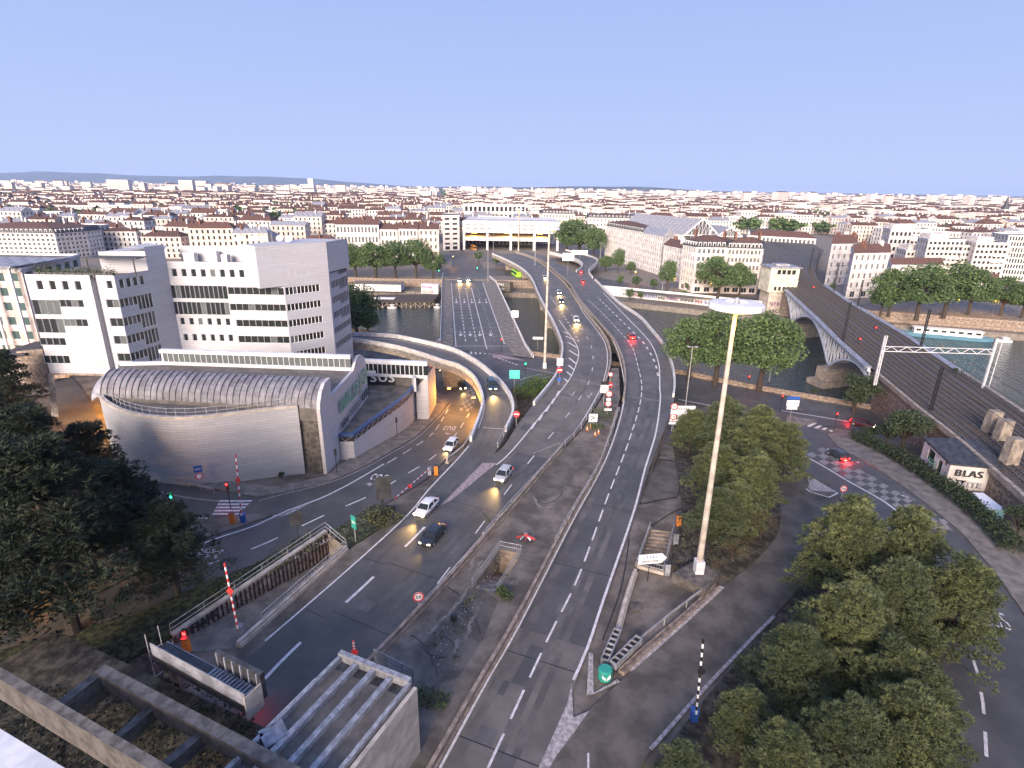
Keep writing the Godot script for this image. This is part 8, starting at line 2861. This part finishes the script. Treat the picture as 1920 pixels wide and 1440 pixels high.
func furniture():
	mast_lamp("very tall mast lamp with a wide disc head on a concrete block", P(1309, 1072, 1.0), 1386, 572, 2.45, 14.0)
	mast_lamp("tall mast lamp with a disc head at the near end of the road bridge", P(1021, 690, -5.0), 1031, 428, 2.6, 14.0)
	mast_lamp("distant mast lamp with a disc head beside the interchange", P(972, 470, -5.0), 976, 392, 3.2, 14.0)
	for q in [[1284, 772, 1296, 650, -5.0, "plain lamp post on the quay beside the viaduct"], [915, 530, 917, 440, -5.0, "lamp post at the far end of the road bridge"], [1003, 500, 1004, 418, 0.6, "lamp post on the viaduct in front of the interchange"], [1124, 505, 1126, 455, -5.0, "lamp post in the square beside the exit ramp"], [1135, 508, 1137, 468, -5.0, "short lamp post in the square beside the exit ramp"], [1442, 715, 1443, 690, -5.0, "signal post on the near quay under the plane trees"], [1240, 560, 1241, 530, -8.6, "lamp post on the lower far quay"], [925, 476, 927, 420, -5.0, "thin lamp post beside the viaduct's end"]]:
		lamp_post(q[5], P(q[0], q[1], q[4]), q[2], q[3])
	for q in [[1700, 588, -5.0, "warm street lamp on the far quay under the trees by the muralled house"], [1790, 590, -5.0, "warm street lamp on the far quay under the trees by the corner flats"], [1860, 592, -5.0, "warm street lamp on the far quay under the trees beside the barge"], [1262, 546, -5.0, "warm street lamp in front of the lilac house"], [1330, 556, -5.0, "warm street lamp in front of the white corner house"], [1190, 532, -5.0, "warm street lamp in the square below the long block"], [850, 500, -5.0, "warm street lamp at the mouth of the avenue"]]:
		lamp_box(q[3], P(q[0], q[1], q[2]) + Vector3(0, 6.0, 0), 14.0)
		var pm := MB.new()
		pm.tube(Vector3(0, -6.0, -0.25), Vector3(0, 0.1, -0.25), 0.08, 0.06, 6)
		part(get_child(get_child_count() - 1), "pole", pm, mats.steel_dark, false)
	var sl := thing("street_lamp", "sodium street lamp among the dark pines lighting the bus road", "lamp", G(60, 1085))
	var sm := MB.new()
	sm.tube(Vector3.ZERO, Vector3(0, 7.5, 0), 0.1, 0.06, 8)
	sm.bar(Vector3(0, 7.5, 0), Vector3(1.6, 7.7, 0.3), 0.08, 0.08)
	part(sl, "pole", sm, mats.steel, false)
	sm = MB.new()
	sm.box(Vector3(1.4, 7.55, 0.1), Vector3(2.2, 7.7, 0.5))
	part(sl, "luminaire", sm, glow("sodium", Color(1.0, 0.74, 0.25), 14.0), false)
	var so := OmniLight3D.new()
	so.name = "light"
	so.light_color = Color(1.0, 0.68, 0.22)
	so.light_energy = 45.0
	so.light_size = 0.3
	so.omni_range = 50.0
	so.omni_attenuation = 2.0
	so.shadow_enabled = true
	sl.add_child(so)
	so.position = Vector3(1.8, 7.1, 0.3)
	# the block below the tall lamp
	var mb := MB.new()
	mb.prism(poly_of(PL([[1260, 1075], [1305, 1050], [1352, 1072], [1323, 1105]], 1.0)), -0.5, 1.0)
	solo("lamp_plinth", "raised concrete block carrying the tall mast lamp", "plinth", mb, mats.concrete_dark)
	# barrier arms
	barrier_arm("raised black and white barrier arm on a blue post beside the exit road", G(1300, 1352), 1316, 1193, "black", "sign_blue")
	barrier_arm("raised red and white barrier arm on a blue post by the zebra crossing", G(457, 980), 444, 850, "sign_red", "sign_blue")
	barrier_arm("raised red and white barrier arm beside the sunken access", P(452, 1192, 0.0), 424, 1052, "sign_red", "zinc")
	barrier_arm("red and white barrier arm rising behind the tunnel canopy", P(672, 1262, 0.0), 664, 1196, "sign_red", "zinc")
	barrier_arm("lowered red and white barrier arm lying across the verge beside the bus road", G(806, 890), 806, 880, "sign_red", "zinc", G(741, 947) + Vector3(0, 1.0, 0))
	for q in [[437, 983, "orange", "orange control cabinet beside the zebra crossing"], [818, 890, "orange", "orange control cabinet beside the ramp"], [1272, 985, "orange", "orange call box at the head of the stairs"], [1266, 1020, "zinc", "grey cabinet beside the stairs"], [1250, 1078, "zinc", "grey cabinet at the stone front of the stairs"], [352, 1222, "orange", "red-lit emergency post beside the sunken access"], [484, 1310, "orange", "orange marker at the end of the gantry"]]:
		bollard("control_cabinet", q[3], G(q[0], q[1]), 1.5, q[2])
	# signs
	sign_post("speed_sign", "round 50 speed limit sign on the brown median wall", P(786, 1148, 0.0), [["round", 1.1, 0, 1.9, [["50", 0.42, 0, "black"]]]], 1.9, 0.2)
	sign_post("speed_sign", "pair of round limit signs with a white plate at the tip of the median", P(1139, 778, 0.0), [["round", 1.25, 0, 4.2, [["90", 0.45, 0, "black"]]], ["sign_white", 0.8, 0.5, 3.1, []], ["round", 1.2, 0, 2.3, [["70", 0.43, 0, "black"]]], ["sign_white", 1.3, 0.4, 1.1, []]], 4.8)
	sign_post("speed_sign", "pair of round limit signs with a white plate beside the direction board", P(1259, 808, 0.0), [["round", 1.25, 0, 4.6, [["90", 0.45, 0, "black"]]], ["sign_white", 0.8, 0.5, 3.5, []], ["round", 1.2, 0, 2.7, [["70", 0.43, 0, "black"]]], ["sign_white", 1.3, 0.4, 1.5, []]], 5.2)
	sign_post("direction_sign", "white two-panel direction board on two posts beside the outbound carriageway", P(1276, 806, 0.0), [["sign_white", 4.2, 1.1, 4.0, [["Ste-Foy", 0.5, 0, "black"]]], ["sign_white", 4.2, 1.7, 2.5, [["P Quais", 0.5, 0.2, "black"]]]], 4.5, 0.0, [-1.3, 1.3])
	sign_post("direction_sign", "white arrow board reading LYON with a small logo in front of the stairs", P(1214, 1090, 0.0), [["sign_white", 2.6, 1.2, 2.9, [["( 2 3 6 )", 0.34, 0.26, "sign_blue"], ["VIEUX LYON", 0.26, -0.28, "black"]]]], 2.9, 0.15, [0.0], "steel_black")
	var tip := MB.new()
	tip.hexa([Vector3(1.3, 2.3, 0.05), Vector3(1.3, 2.3, 0.09), Vector3(1.85, 2.9, 0.09), Vector3(1.85, 2.9, 0.05), Vector3(1.3, 3.5, 0.05), Vector3(1.3, 3.5, 0.09), Vector3(1.86, 2.91, 0.09), Vector3(1.86, 2.91, 0.05)])
	part(get_child(get_child_count() - 1), "arrow_tip", tip, mats.sign_white, false)
	sign_post("no_entry_sign", "red no-entry sign at the edge of the ramp", P(968, 798, 0.2), [["noentry", 1.2, 0, 2.2, []]], 2.2)
	sign_post("no_entry_sign", "red no-entry sign with a blue arrow beneath, beside the oncoming carriageway", P(1048, 722, 0.0), [["sign_white", 1.3, 1.6, 5.2, []], ["noentry", 1.3, 0, 3.4, []], ["blue_round", 0.9, 0, 1.3, []]], 5.6)
	sign_post("no_entry_sign", "red no-entry sign with a blue arrow beneath at the median tip behind the black-topped board", P(1141, 752, 0.0), [["round", 0.9, 0, 5.6, []], ["noentry", 1.2, 0, 3.4, []], ["blue_round", 0.9, 0, 1.3, []]], 5.8)
	sign_post("lane_sign", "white lane board with a black top beside the median", P(1131, 760, 0.0), [["sign_white", 1.5, 1.6, 3.4, [["I I I", 0.5, 0, "black"]]], ["black", 1.5, 0.7, 4.6, []]], 4.8)
	sign_post("chevron_sign", "white board with a black chevron above the orange cones", P(1111, 800, 0.0), [["sign_white", 1.5, 1.5, 1.7, [[">", 1.3, 0, "black"]]]], 1.7)
	sign_post("speed_sign", "round limit sign beside the give-way triangle on the quay road", G(1577, 935), [["round", 1.0, 0, 1.6, [["50", 0.4, 0, "black"]]]], 1.8)
	sign_post("bus_stop_sign", "blue square bus sign with a round sign below, at the foot of the curved wall", G(378, 918), [["sign_blue", 1.0, 1.0, 3.2, [["BUS", 0.3, 0, "sign_white"]]], ["round", 0.95, 0, 2.1, []]], 3.6, 0.5)
	sign_post("place_sign", "tall narrow green sign on the verge beside the sunken access", P(667, 1016, 0.1), [["sign_green", 0.9, 1.7, 2.7, [["D2", 0.4, 0, "sign_white"]]]], 2.7, -0.7)
	sign_post("direction_sign", "large grey back of a direction board on a thick dark post on the verge", P(722, 968, 0.1), [["steel_dark", 1.9, 3.2, 4.1, []]], 4.6, 0.4, [-0.35, -0.2, -0.05], "steel_black")
	sign_post("direction_sign", "dark finger-post signs beside the railing of the sunken access", P(561, 1020, 0.2), [["steel_dark", 1.4, 1.6, 3.4, []]], 4.4, 0.5, [0.0], "steel_black")
	sign_post("direction_sign", "white finger signs on the island in the quay road", G(1481, 785), [["sign_blue", 2.6, 0.7, 4.6, []], ["sign_white", 2.6, 0.6, 3.8, []], ["sign_white", 2.6, 0.6, 3.1, []], ["sign_white", 2.2, 0.6, 2.4, []]], 5.0)
	sign_post("direction_sign", "white direction board standing on the road bridge's corner", P(965, 625, -5.0), [["sign_white", 2.2, 2.2, 6.4, []]], 7.4)
	sign_post("direction_sign", "small white board above the river wall beside the viaduct", P(1008, 655, -5.0), [["sign_white", 3.0, 0.7, 3.4, []]], 3.4)
	sign_post("direction_sign", "green direction board beyond the ramp beside the laurel hedge", P(964, 745, -4.5), [["turquoise", 2.3, 2.0, 5.4, []]], 5.6)
	sign_post("direction_sign", "white and green overhead direction board where the exit ramp leaves", P(1064, 516, 0.4), [["sign_white", 5.4, 3.6, 8.6, [["PERRACHE", 0.7, 0.7, "sign_green"]]]], 8.6)
	sign_post("direction_sign", "white exit board on the ramp bend", P(1086, 492, 0.4), [["sign_white", 9.0, 2.4, 5.5, []]], 5.5)
	# traffic lights
	for q in [[433, 955, 3.0, 0, "traffic light showing red beside the zebra crossing"], [330, 975, 3.2, 1, "traffic light showing green beside the dark pines"], [1563, 808, 3.0, 0, "traffic light showing red at the rounded pavement corner"], [1462, 772, 3.0, 0, "traffic light showing red behind the finger signs"], [1400, 735, 3.2, 0, "traffic light showing red under the plane trees"], [985, 704, 3.0, 1, "traffic light showing green at the junction beside the laurel hedge"], [745, 822, 3.2, 2, "unlit traffic light against the wedge building's street wall"], [632, 886, 3.0, 2, "unlit traffic light at the gable's street corner"]]:
		traffic_light(q[4], G(q[0], q[1]), q[2], [Color(1, 0.12, 0.1), Color(0.1, 1.0, 0.6), Color(0.02, 0.02, 0.02)][q[3]])
	for q in [[823, 520, 1, "traffic light showing green at the far end of the road bridge"], [895, 515, 1, "traffic light showing green at the far crossing"], [940, 662, 0, "traffic light showing red on the pink traffic island"]]:
		traffic_light(q[3], P(q[0], q[1], -5.0), 3.4, [Color(1, 0.12, 0.1), Color(0.1, 1.0, 0.6)][q[2]])
	for q in [[1101, 806], [1107, 802], [1122, 812], [1116, 816]]: cone(P(q[0], q[1], 0.12), "orange traffic cone at the median tip below the chevron board")
	# crash cushions at the exit's nose
	var cc := thing("crash_cushion", "green-nosed crash cushion with two converging arms at the exit's nose", "crash barrier", P(1135, 1275, 0))
	for q in [[1157, 1193, 1133, 1250], [1197, 1208, 1149, 1256]]:
		var a := P(q[0], q[1], 0.0)
		var b := P(q[2], q[3], 0.0)
		mb = MB.new()
		mb.rib([a, b], -0.36, -0.28, 0.25, 0.9); mb.rib([a, b], 0.28, 0.36, 0.25, 0.9)
		part(cc, "arm", mb, mats.steel)
		mb = MB.new()
		mb.rib([a, b], -0.27, 0.27, 0.1, 0.7)
		part(cc, "absorber", mb, mats.black)
		for k in 7:
			mb = MB.new()
			var p := a.lerp(b, k / 6.0)
			mb.rib([p, p + (b - a).normalized() * 0.06], -0.36, 0.36, 0.2, 0.92)
			part(cc, "frame", mb, mats.zinc)
	mb = MB.new()
	var nose := P(1134, 1270, 0.0)
	mb.lathe(Transform3D(Basis(), nose), [[0.0, 1.0], [0.5, 1.0], [0.62, 0.9], [0.62, 0.0]], 16)
	part(cc, "nose", mb, mats.sign_green)
	for s in [-1, 1]:
		mb = MB.new()
		mb.hexa([nose + Vector3(s * 0.05, 0.25, 0.58), nose + Vector3(s * 0.36, 0.55, 0.46), nose + Vector3(s * 0.36, 0.55, 0.66), nose + Vector3(s * 0.05, 0.25, 0.68), nose + Vector3(s * 0.05, 0.5, 0.58), nose + Vector3(s * 0.36, 0.85, 0.46), nose + Vector3(s * 0.36, 0.85, 0.66), nose + Vector3(s * 0.05, 0.5, 0.68)])
		part(cc, "chevron", mb, mats.sign_white)
	barrier("pale low wall leading from the stairs to the crash cushion", [[1191, 1075], [1172, 1135], [1158, 1190]], 0.6, "concrete_pale")
	guard_rail("steel guard rail between the plaza and the exit road", GLr([[1324, 1108], [1262, 1155], [1198, 1208]], 0.0), "", 3.0)
	barrier("low brown kerb wall beside the exit road's edge line", [[1345, 1100], [1280, 1160], [1200, 1228], [1165, 1262]], 0.22, "concrete_warm")
	# small things on the median and plaza
	var rk := thing("works_barrier", "heap of red and white works barriers on the median behind the stairwell", "barrier", P(985, 1015, 0.12))
	for k in 5:
		mb = MB.new()
		mb.obox(Transform3D(Basis(Vector3.UP, 0.5 + k * 0.5) * Basis(Vector3.RIGHT, 0.2 * k), Vector3(-0.4 + k * 0.22, 0.55 + 0.1 * k, -0.3 + 0.2 * k)), Vector3(1.5, 0.22, 0.06))
		part(rk, "board", mb, mats.sign_red if k % 2 == 0 else mats.sign_white, false)
		mb = MB.new()
		mb.bar(Vector3(-0.5 + k * 0.25, 0, 0.1 * k), Vector3(-0.4 + k * 0.22, 1.2, -0.1), 0.06, 0.06)
		part(rk, "leg", mb, mats.rust, false)
	var sb := thing("litter_box", "small dark box on a short post standing on the median", "box", P(851, 1172, 0.12))
	mb = MB.new()
	mb.tube(Vector3.ZERO, Vector3(0, 0.6, 0), 0.05, 0.05, 6)
	part(sb, "post", mb, mats.steel_black, false)
	mb = MB.new()
	mb.box(Vector3(-0.3, 0.55, -0.2), Vector3(0.3, 1.2, 0.2))
	part(sb, "box", mb, mats.steel_black, false)
	for q in [[1192, 1138, 0.0, "square manhole cover in the plaza below the arrow board"], [963, 1090, 0.14, "grated cover beside the median stairwell"], [926, 853, 0.0, "oval drain at the tip of the pink painted gore"]]:
		mb = MB.new()
		var p := P(q[0], q[1], q[2])
		mb.box(p + Vector3(-0.55, -0.05, -0.55), p + Vector3(0.55, 0.03, 0.55))
		mb.lathe(Transform3D(Basis(), p), [[0.36, 0.03], [0.36, 0.05], [0.0, 0.05]], 16)
		solo("manhole_cover", q[3], "manhole cover", mb, mats.concrete_dark)
	# cracks and repaired joints in the old paving: thin raised sealant
	mb = MB.new()
	for q in [[[905, 880 + 80], [925, 985]], [[790, 1210], [812, 1230], [840, 1232]], [[800, 1180], [845, 1200], [850, 1215]], [[860, 1130], [890, 1160], [900, 1190]], [[770, 1190], [800, 1215], [822, 1270]], [[840, 1100], [862, 1120], [868, 1150]], [[1000, 930], [1020, 945], [1045, 935], [1060, 915]]]:
		mb.rib(smooth_line(PL(q, 0.125), 0.6).map(func(p): return p + Vector3(rng.randf_range(-0.12, 0.12), 0, rng.randf_range(-0.12, 0.12))), -0.05, 0.05, 0.0, 0.012)
	struct("paving_crack", mb, mats.black)
	for q in [[[905, 1050], [885, 1085], [868, 1120], [845, 1145], [800, 1190]], [[898, 1140], [880, 1175], [868, 1205]], [[1000, 930], [1012, 950], [1035, 950]], [[860, 1200], [852, 1225]], [[915, 1030], [890, 1045], [880, 1070]]]:
		mb = MB.new()
		mb.rib(smooth_line(PL(q, 0.12), 0.5).map(func(p): return p + Vector3(rng.randf_range(-0.15, 0.15), 0, rng.randf_range(-0.15, 0.15))), -0.16 - 0.1 * rng.randf(), 0.16, 0.0, 0.03)
		struct("rubble_strip", mb, mats.paving)
	mb = MB.new()
	for q in [[[1195, 946], [1270, 932]], [[1283, 868], [1272, 930]], [[1236, 862], [1283, 867]], [[1245, 815], [1232, 862], [1200, 945]], [[1180, 1010], [1165, 1100], [1130, 1200]], [[1222, 985], [1262, 960], [1285, 950]]]:
		mb.rib(smooth_line(GL(q, -0.05), 1.0), -0.06, 0.06, 0.0, 0.015)
	struct("paving_joint", mb, mats.black)

func car_parts(kind: String) -> Dictionary:                  # shapes of one car, nose towards +z, wheels on y = 0
	if cache.has("car" + kind): return cache["car" + kind]
	var len: float = {"hatch": 4.1, "sedan": 4.5, "van": 4.8}[kind]
	var top: float = {"hatch": 1.5, "sedan": 1.42, "van": 1.9}[kind]
	var sh := 0.92 if kind != "van" else 1.05
	var d := {"len": len}
	# lower body: [z share, half width, bottom, side, shoulder]
	var rows := [[-0.5, 0.66, 0.42, 0.6, 0.8], [-0.485, 0.78, 0.3, 0.6, sh - 0.06], [-0.38, 0.85, 0.24, 0.6, sh], [-0.1, 0.87, 0.22, 0.58, sh], [0.18, 0.87, 0.22, 0.58, sh - 0.02], [0.34, 0.84, 0.24, 0.56, sh - 0.12], [0.44, 0.78, 0.27, 0.52, sh - 0.22], [0.49, 0.68, 0.32, 0.5, 0.62], [0.5, 0.6, 0.38, 0.48, 0.56]]
	var mb := MB.new()
	var prev := []
	for q in rows:
		var z: float = q[0] * len
		var w: float = q[1]
		var sec := [Vector3(-w * 0.86, q[2], z), Vector3(-w, q[3], z), Vector3(-w * 0.94, q[4] - 0.04, z), Vector3(-w * 0.7, q[4] + 0.03, z), Vector3(0, q[4] + 0.06, z), Vector3(w * 0.7, q[4] + 0.03, z), Vector3(w * 0.94, q[4] - 0.04, z), Vector3(w, q[3], z), Vector3(w * 0.86, q[2], z)]
		if prev.size():
			for i in 8: mb.quad(prev[i], sec[i], sec[i + 1], prev[i + 1])
		else:
			for i in range(1, 7): mb.tri(sec[0], sec[i], sec[i + 1])
		prev = sec
	for i in range(1, 8): mb.tri(prev[0], prev[i + 1], prev[i])
	d.body = mb
	# cabin: glass with a painted roof
	var cab = {"hatch": [[-0.46, 0.0], [-0.36, 0.93], [-0.2, 1.0], [0.02, 0.98], [0.12, 0.86], [0.27, 0.0]], "sedan": [[-0.4, 0.0], [-0.24, 0.92], [-0.12, 1.0], [0.05, 0.97], [0.12, 0.84], [0.26, 0.0]], "van": [[-0.49, 0.0], [-0.46, 0.95], [-0.3, 1.0], [0.08, 0.98], [0.17, 0.86], [0.3, 0.0]]}[kind]
	var g := MB.new()
	var roof := MB.new()
	prev = []
	for q in cab:
		var y: float = lerpf(sh + 0.02, top, q[1])
		var w: float = lerpf(0.8, 0.6, q[1])
		var sec := [Vector3(-0.8, sh, q[0] * len), Vector3(-w, y - 0.05 * q[1], q[0] * len), Vector3(-w * 0.8, y, q[0] * len), Vector3(w * 0.8, y, q[0] * len), Vector3(w, y - 0.05 * q[1], q[0] * len), Vector3(0.8, sh, q[0] * len)]
		if prev.size():
			for i in 5: g.quad(prev[i], sec[i], sec[i + 1], prev[i + 1])
			if q[1] > 0.8 and prev[2].y > sh + 0.3:
				var e := Vector3(0, 0.02, 0)
				for i in [1, 2, 3]: roof.quad(prev[i] + e, sec[i] + e, sec[i + 1] + e, prev[i + 1] + e)
			for i in [[0, 1], [5, 4]]:
				roof.bar(prev[i[1]], sec[i[1]], 0.06, 0.06)
		prev = sec
	for s in [-1, 1]:                                        # middle pillars
		roof.bar(Vector3(s * 0.82, sh, -0.14 * len), Vector3(s * 0.64, top - 0.06, -0.13 * len), 0.08, 0.05)
	d.glass = g.mesh(mats.glass, true)
	d.roof = roof
	var wm := MB.new()
	wm.lathe(Transform3D(Basis(Vector3.BACK, PI / 2), Vector3.ZERO), [[0.0, -0.1], [0.2, -0.1], [0.3, -0.09], [0.32, 0.0], [0.3, 0.09], [0.2, 0.1], [0.0, 0.1]], 16)
	d.tyre = wm.mesh(mats.rubber)
	wm = MB.new()
	wm.lathe(Transform3D(Basis(Vector3.BACK, PI / 2), Vector3.ZERO), [[0.0, -0.115], [0.19, -0.112], [0.19, 0.112], [0.0, 0.115]], 12)
	d.rim = wm.mesh(mats.steel)
	var lm := MB.new()
	lm.box(Vector3(-0.17, -0.08, -0.05), Vector3(0.17, 0.08, 0.05))
	d.lamp = lm
	cache["car" + kind] = d
	return d
func car(n: String, label: String, at: Vector3, toward: Vector3, kind: String, col: Color, lights: float, tail := 0.0, beam := 0.0):
	var d := car_parts(kind)
	var dir := toward - at
	var o := thing(n, label, "car", at, "", atan2(dir.x, dir.z))
	var key := "carpaint%s" % col.to_html()
	var pm := M(key, col, 0.3)
	pm.clearcoat_enabled = true
	pm.clearcoat = 0.6
	pm.clearcoat_roughness = 0.1
	var bk := "%s%s" % [kind, key]
	if not cache.has(bk): cache[bk] = [d.body.mesh(pm, true), d.roof.mesh(pm, false)]
	inst(o, "body", cache[bk][0])
	inst(o, "cabin_glass", d.glass)
	inst(o, "roof", cache[bk][1])
	for s in [-1, 1]:
		for z in [-0.31, 0.31]:
			var w := inst(o, "wheel", d.tyre, Transform3D(Basis(), Vector3(s * 0.76, 0.32, z * d.len)))
			inst(w, "rim", d.rim)
		inst(o, "headlight", d.lamp.mesh(glow("head%.0f" % lights, Color(1.0, 0.93, 0.75), lights) if lights > 0 else mats.sign_white), Transform3D(Basis(Vector3.UP, s * 0.35), Vector3(s * 0.56, 0.62, d.len * 0.478)))
		inst(o, "tail_light", d.lamp.mesh(glow("tail%.0f" % tail, Color(1.0, 0.10, 0.08), tail) if tail > 0 else mats.sign_red), Transform3D(Basis(Vector3.UP, -s * 0.3), Vector3(s * 0.62, 0.76, -d.len * 0.488)))
		var mm := MB.new()
		mm.box(Vector3(-0.1, -0.06, -0.05), Vector3(0.1, 0.06, 0.05))
		inst(o, "mirror", mm.mesh(mats.black), Transform3D(Basis(), Vector3(s * 0.93, 0.98, d.len * 0.14)))
	var mb := MB.new()
	mb.box(Vector3(-0.45, 0.36, d.len * 0.497), Vector3(0.45, 0.5, d.len * 0.506))
	inst(o, "grille", mb.mesh(mats.black))
	mb = MB.new()
	mb.box(Vector3(-0.26, 0.42, -d.len * 0.502), Vector3(0.26, 0.54, -d.len * 0.495))
	inst(o, "number_plate", mb.mesh(mats.sign_white))
	if beam > 0:
		var sp := SpotLight3D.new()
		sp.name = "light"
		sp.light_color = Color(1.0, 0.80, 0.48)
		sp.light_energy = beam * 1.6
		sp.spot_range = 60.0
		sp.spot_attenuation = 2.0
		sp.spot_angle = 30.0
		sp.light_size = 0.25
		sp.shadow_enabled = true
		o.add_child(sp)
		sp.position = Vector3(0, 0.66, d.len * 0.53)
		sp.rotation = Vector3(deg_to_rad(-6.0), PI, 0)
	if tail > 3.0:
		var om := OmniLight3D.new()
		om.name = "light"
		om.light_color = Color(1.0, 0.12, 0.10)
		om.light_energy = tail * 0.6
		om.omni_range = 30.0
		om.omni_attenuation = 2.0
		om.light_size = 0.2
		om.shadow_enabled = true
		o.add_child(om)
		om.position = Vector3(0, 0.75, -d.len * 0.56)

func vehicles():
	var white := lin(0.72, 0.72, 0.73)
	var dark := lin(0.02, 0.022, 0.028)
	var silver := lin(0.42, 0.43, 0.45)
	var red := lin(0.35, 0.02, 0.025)
	var p0 := func(x, y): return P(x, y, 0.0)
	car("white_hatchback", "white hatchback on the bus road beside the ramp wall", G(846, 840), G(800, 880), "hatch", white, 6.0, 0.0, 6.0)
	car("sports_coupe", "white car with a black roof and bright headlights beside the verge", p0.call(800, 958), p0.call(745, 1015), "sedan", white, 18.0, 0.0, 26.0)
	car("dark_saloon", "black car driving beside the white car towards the tunnel", p0.call(812, 1010), p0.call(755, 1075), "sedan", dark, 4.0, 0.0, 3.0)
	car("silver_estate", "silver hatchback on the oncoming carriageway before the pink gore", p0.call(944, 896), p0.call(895, 955), "hatch", silver, 8.0, 3.0, 22.0)
	car("blue_van", "dark blue people carrier with headlights on the curved ramp", P(922, 728, 1.15), P(940, 790, 0.3), "van", lin(0.025, 0.05, 0.075), 16.0, 0.0, 26.0)
	car("dark_car", "dark car coming out from under the ramp with its headlights on", G(866, 728), G(880, 760), "hatch", dark, 14.0, 0.0, 8.0)
	car("parked_car", "dark car behind the ramp pier at the junction", G(820, 695), G(845, 705), "hatch", dark, 4.0, 3.0)
	for q in [[1080, 602, 1092, 630, "first of the approaching cars on the viaduct past the hatched shoulder", white], [1052, 568, 1064, 595, "black car leading a pair on the viaduct with glaring headlights", dark], [1048, 551, 1058, 572, "car closely following the black one on the viaduct", silver], [1022, 523, 1036, 543, "farthest of the approaching cars on the viaduct, by the mast lamp", silver]]:
		car("approaching_car", q[4], p0.call(q[0], q[1]), p0.call(q[2], q[3]), "hatch", q[5], 24.0, 0.0, 45.0)
	car("braking_car", "red car braking on the outbound carriageway at the cross line", p0.call(1183, 634), p0.call(1163, 612), "hatch", red, 0.0, 14.0)
	car("red_car", "small red car at the start of the exit ramp", P(1092, 530, 0.2), P(1080, 515, 0.5), "hatch", red, 0.0, 4.0)
	car("red_car", "red car halfway round the exit ramp bend", P(1090, 512, 0.4), P(1098, 503, 0.4), "hatch", red, 0.0, 4.0)
	car("red_car", "dark red car passing behind the bush on the quay road", G(1616, 799), G(1680, 812), "sedan", lin(0.12, 0.02, 0.025), 5.0, 6.0)
	car("black_car", "black car with lit brake lights on the chequered quay road", G(1570, 858), G(1530, 838), "hatch", dark, 0.0, 12.0)
	for q in [[862, 528, "first of the cars with glaring headlights waiting at the far end of the road bridge"], [878, 527, "second of the cars with glaring headlights waiting at the far end of the road bridge"]]:
		car("waiting_car", q[2], P(q[0], q[1], -4.88), P(q[0] + 1, q[1] + 30, -4.88), "hatch", silver, 40.0, 0.0, 60.0)
	# buses
	bus("coach", "lime green coach parked under the viaduct", P(968, 518, -5.0), P(940, 500, -5.0), lin(0.30, 0.62, 0.05))
	bus("city_bus", "orange bus standing under the interchange", P(888, 468, -5.0), P(900, 476, -5.0), lin(0.65, 0.26, 0.04))
func bus(n: String, label: String, at: Vector3, toward: Vector3, col: Color):
	var dir := toward - at
	var o := thing(n, label, "bus", at, "", atan2(dir.x, dir.z))
	var mb := MB.new()
	var prof := [[-1.25, 0.35], [-1.27, 1.2], [-1.25, 2.9], [-1.05, 3.15], [1.05, 3.15], [1.25, 2.9], [1.27, 1.2], [1.25, 0.35]]
	for i in 7: mb.quad(Vector3(prof[i][0], prof[i][1], -6), Vector3(prof[i][0], prof[i][1], 6), Vector3(prof[i + 1][0], prof[i + 1][1], 6), Vector3(prof[i + 1][0], prof[i + 1][1], -6))
	for z in [-6.0, 6.0]:
		for i in range(1, 7): mb.tri(Vector3(prof[0][0], prof[0][1], z), Vector3(prof[i][0], prof[i][1], z), Vector3(prof[i + 1][0], prof[i + 1][1], z))
	part(o, "body", mb, M("bus%s" % col.to_html(), col, 0.35), false)
	for s in [-1, 1]:
		for k in 6:
			mb = MB.new()
			mb.box(Vector3(s * 1.28 - 0.02, 1.5, -5.5 + k * 1.85), Vector3(s * 1.28 + 0.02, 2.6, -3.75 + k * 1.85))
			part(o, "window", mb, mats.glass, false)
		for z in [-3.6, 3.8]:
			inst(o, "wheel", car_parts("hatch").tyre, Transform3D(Basis().scaled(Vector3(1.4, 1.5, 1.5)), Vector3(s * 1.1, 0.48, z)))
		mb = MB.new()
		mb.box(Vector3(s * 0.9 - 0.2, 0.7, 5.98), Vector3(s * 0.9 + 0.2, 0.95, 6.05))
		part(o, "headlight", mb, mats.sign_white, false)
	mb = MB.new()
	mb.box(Vector3(-1.1, 1.3, 5.98), Vector3(1.1, 2.8, 6.04))
	part(o, "windscreen", mb, mats.glass, false)
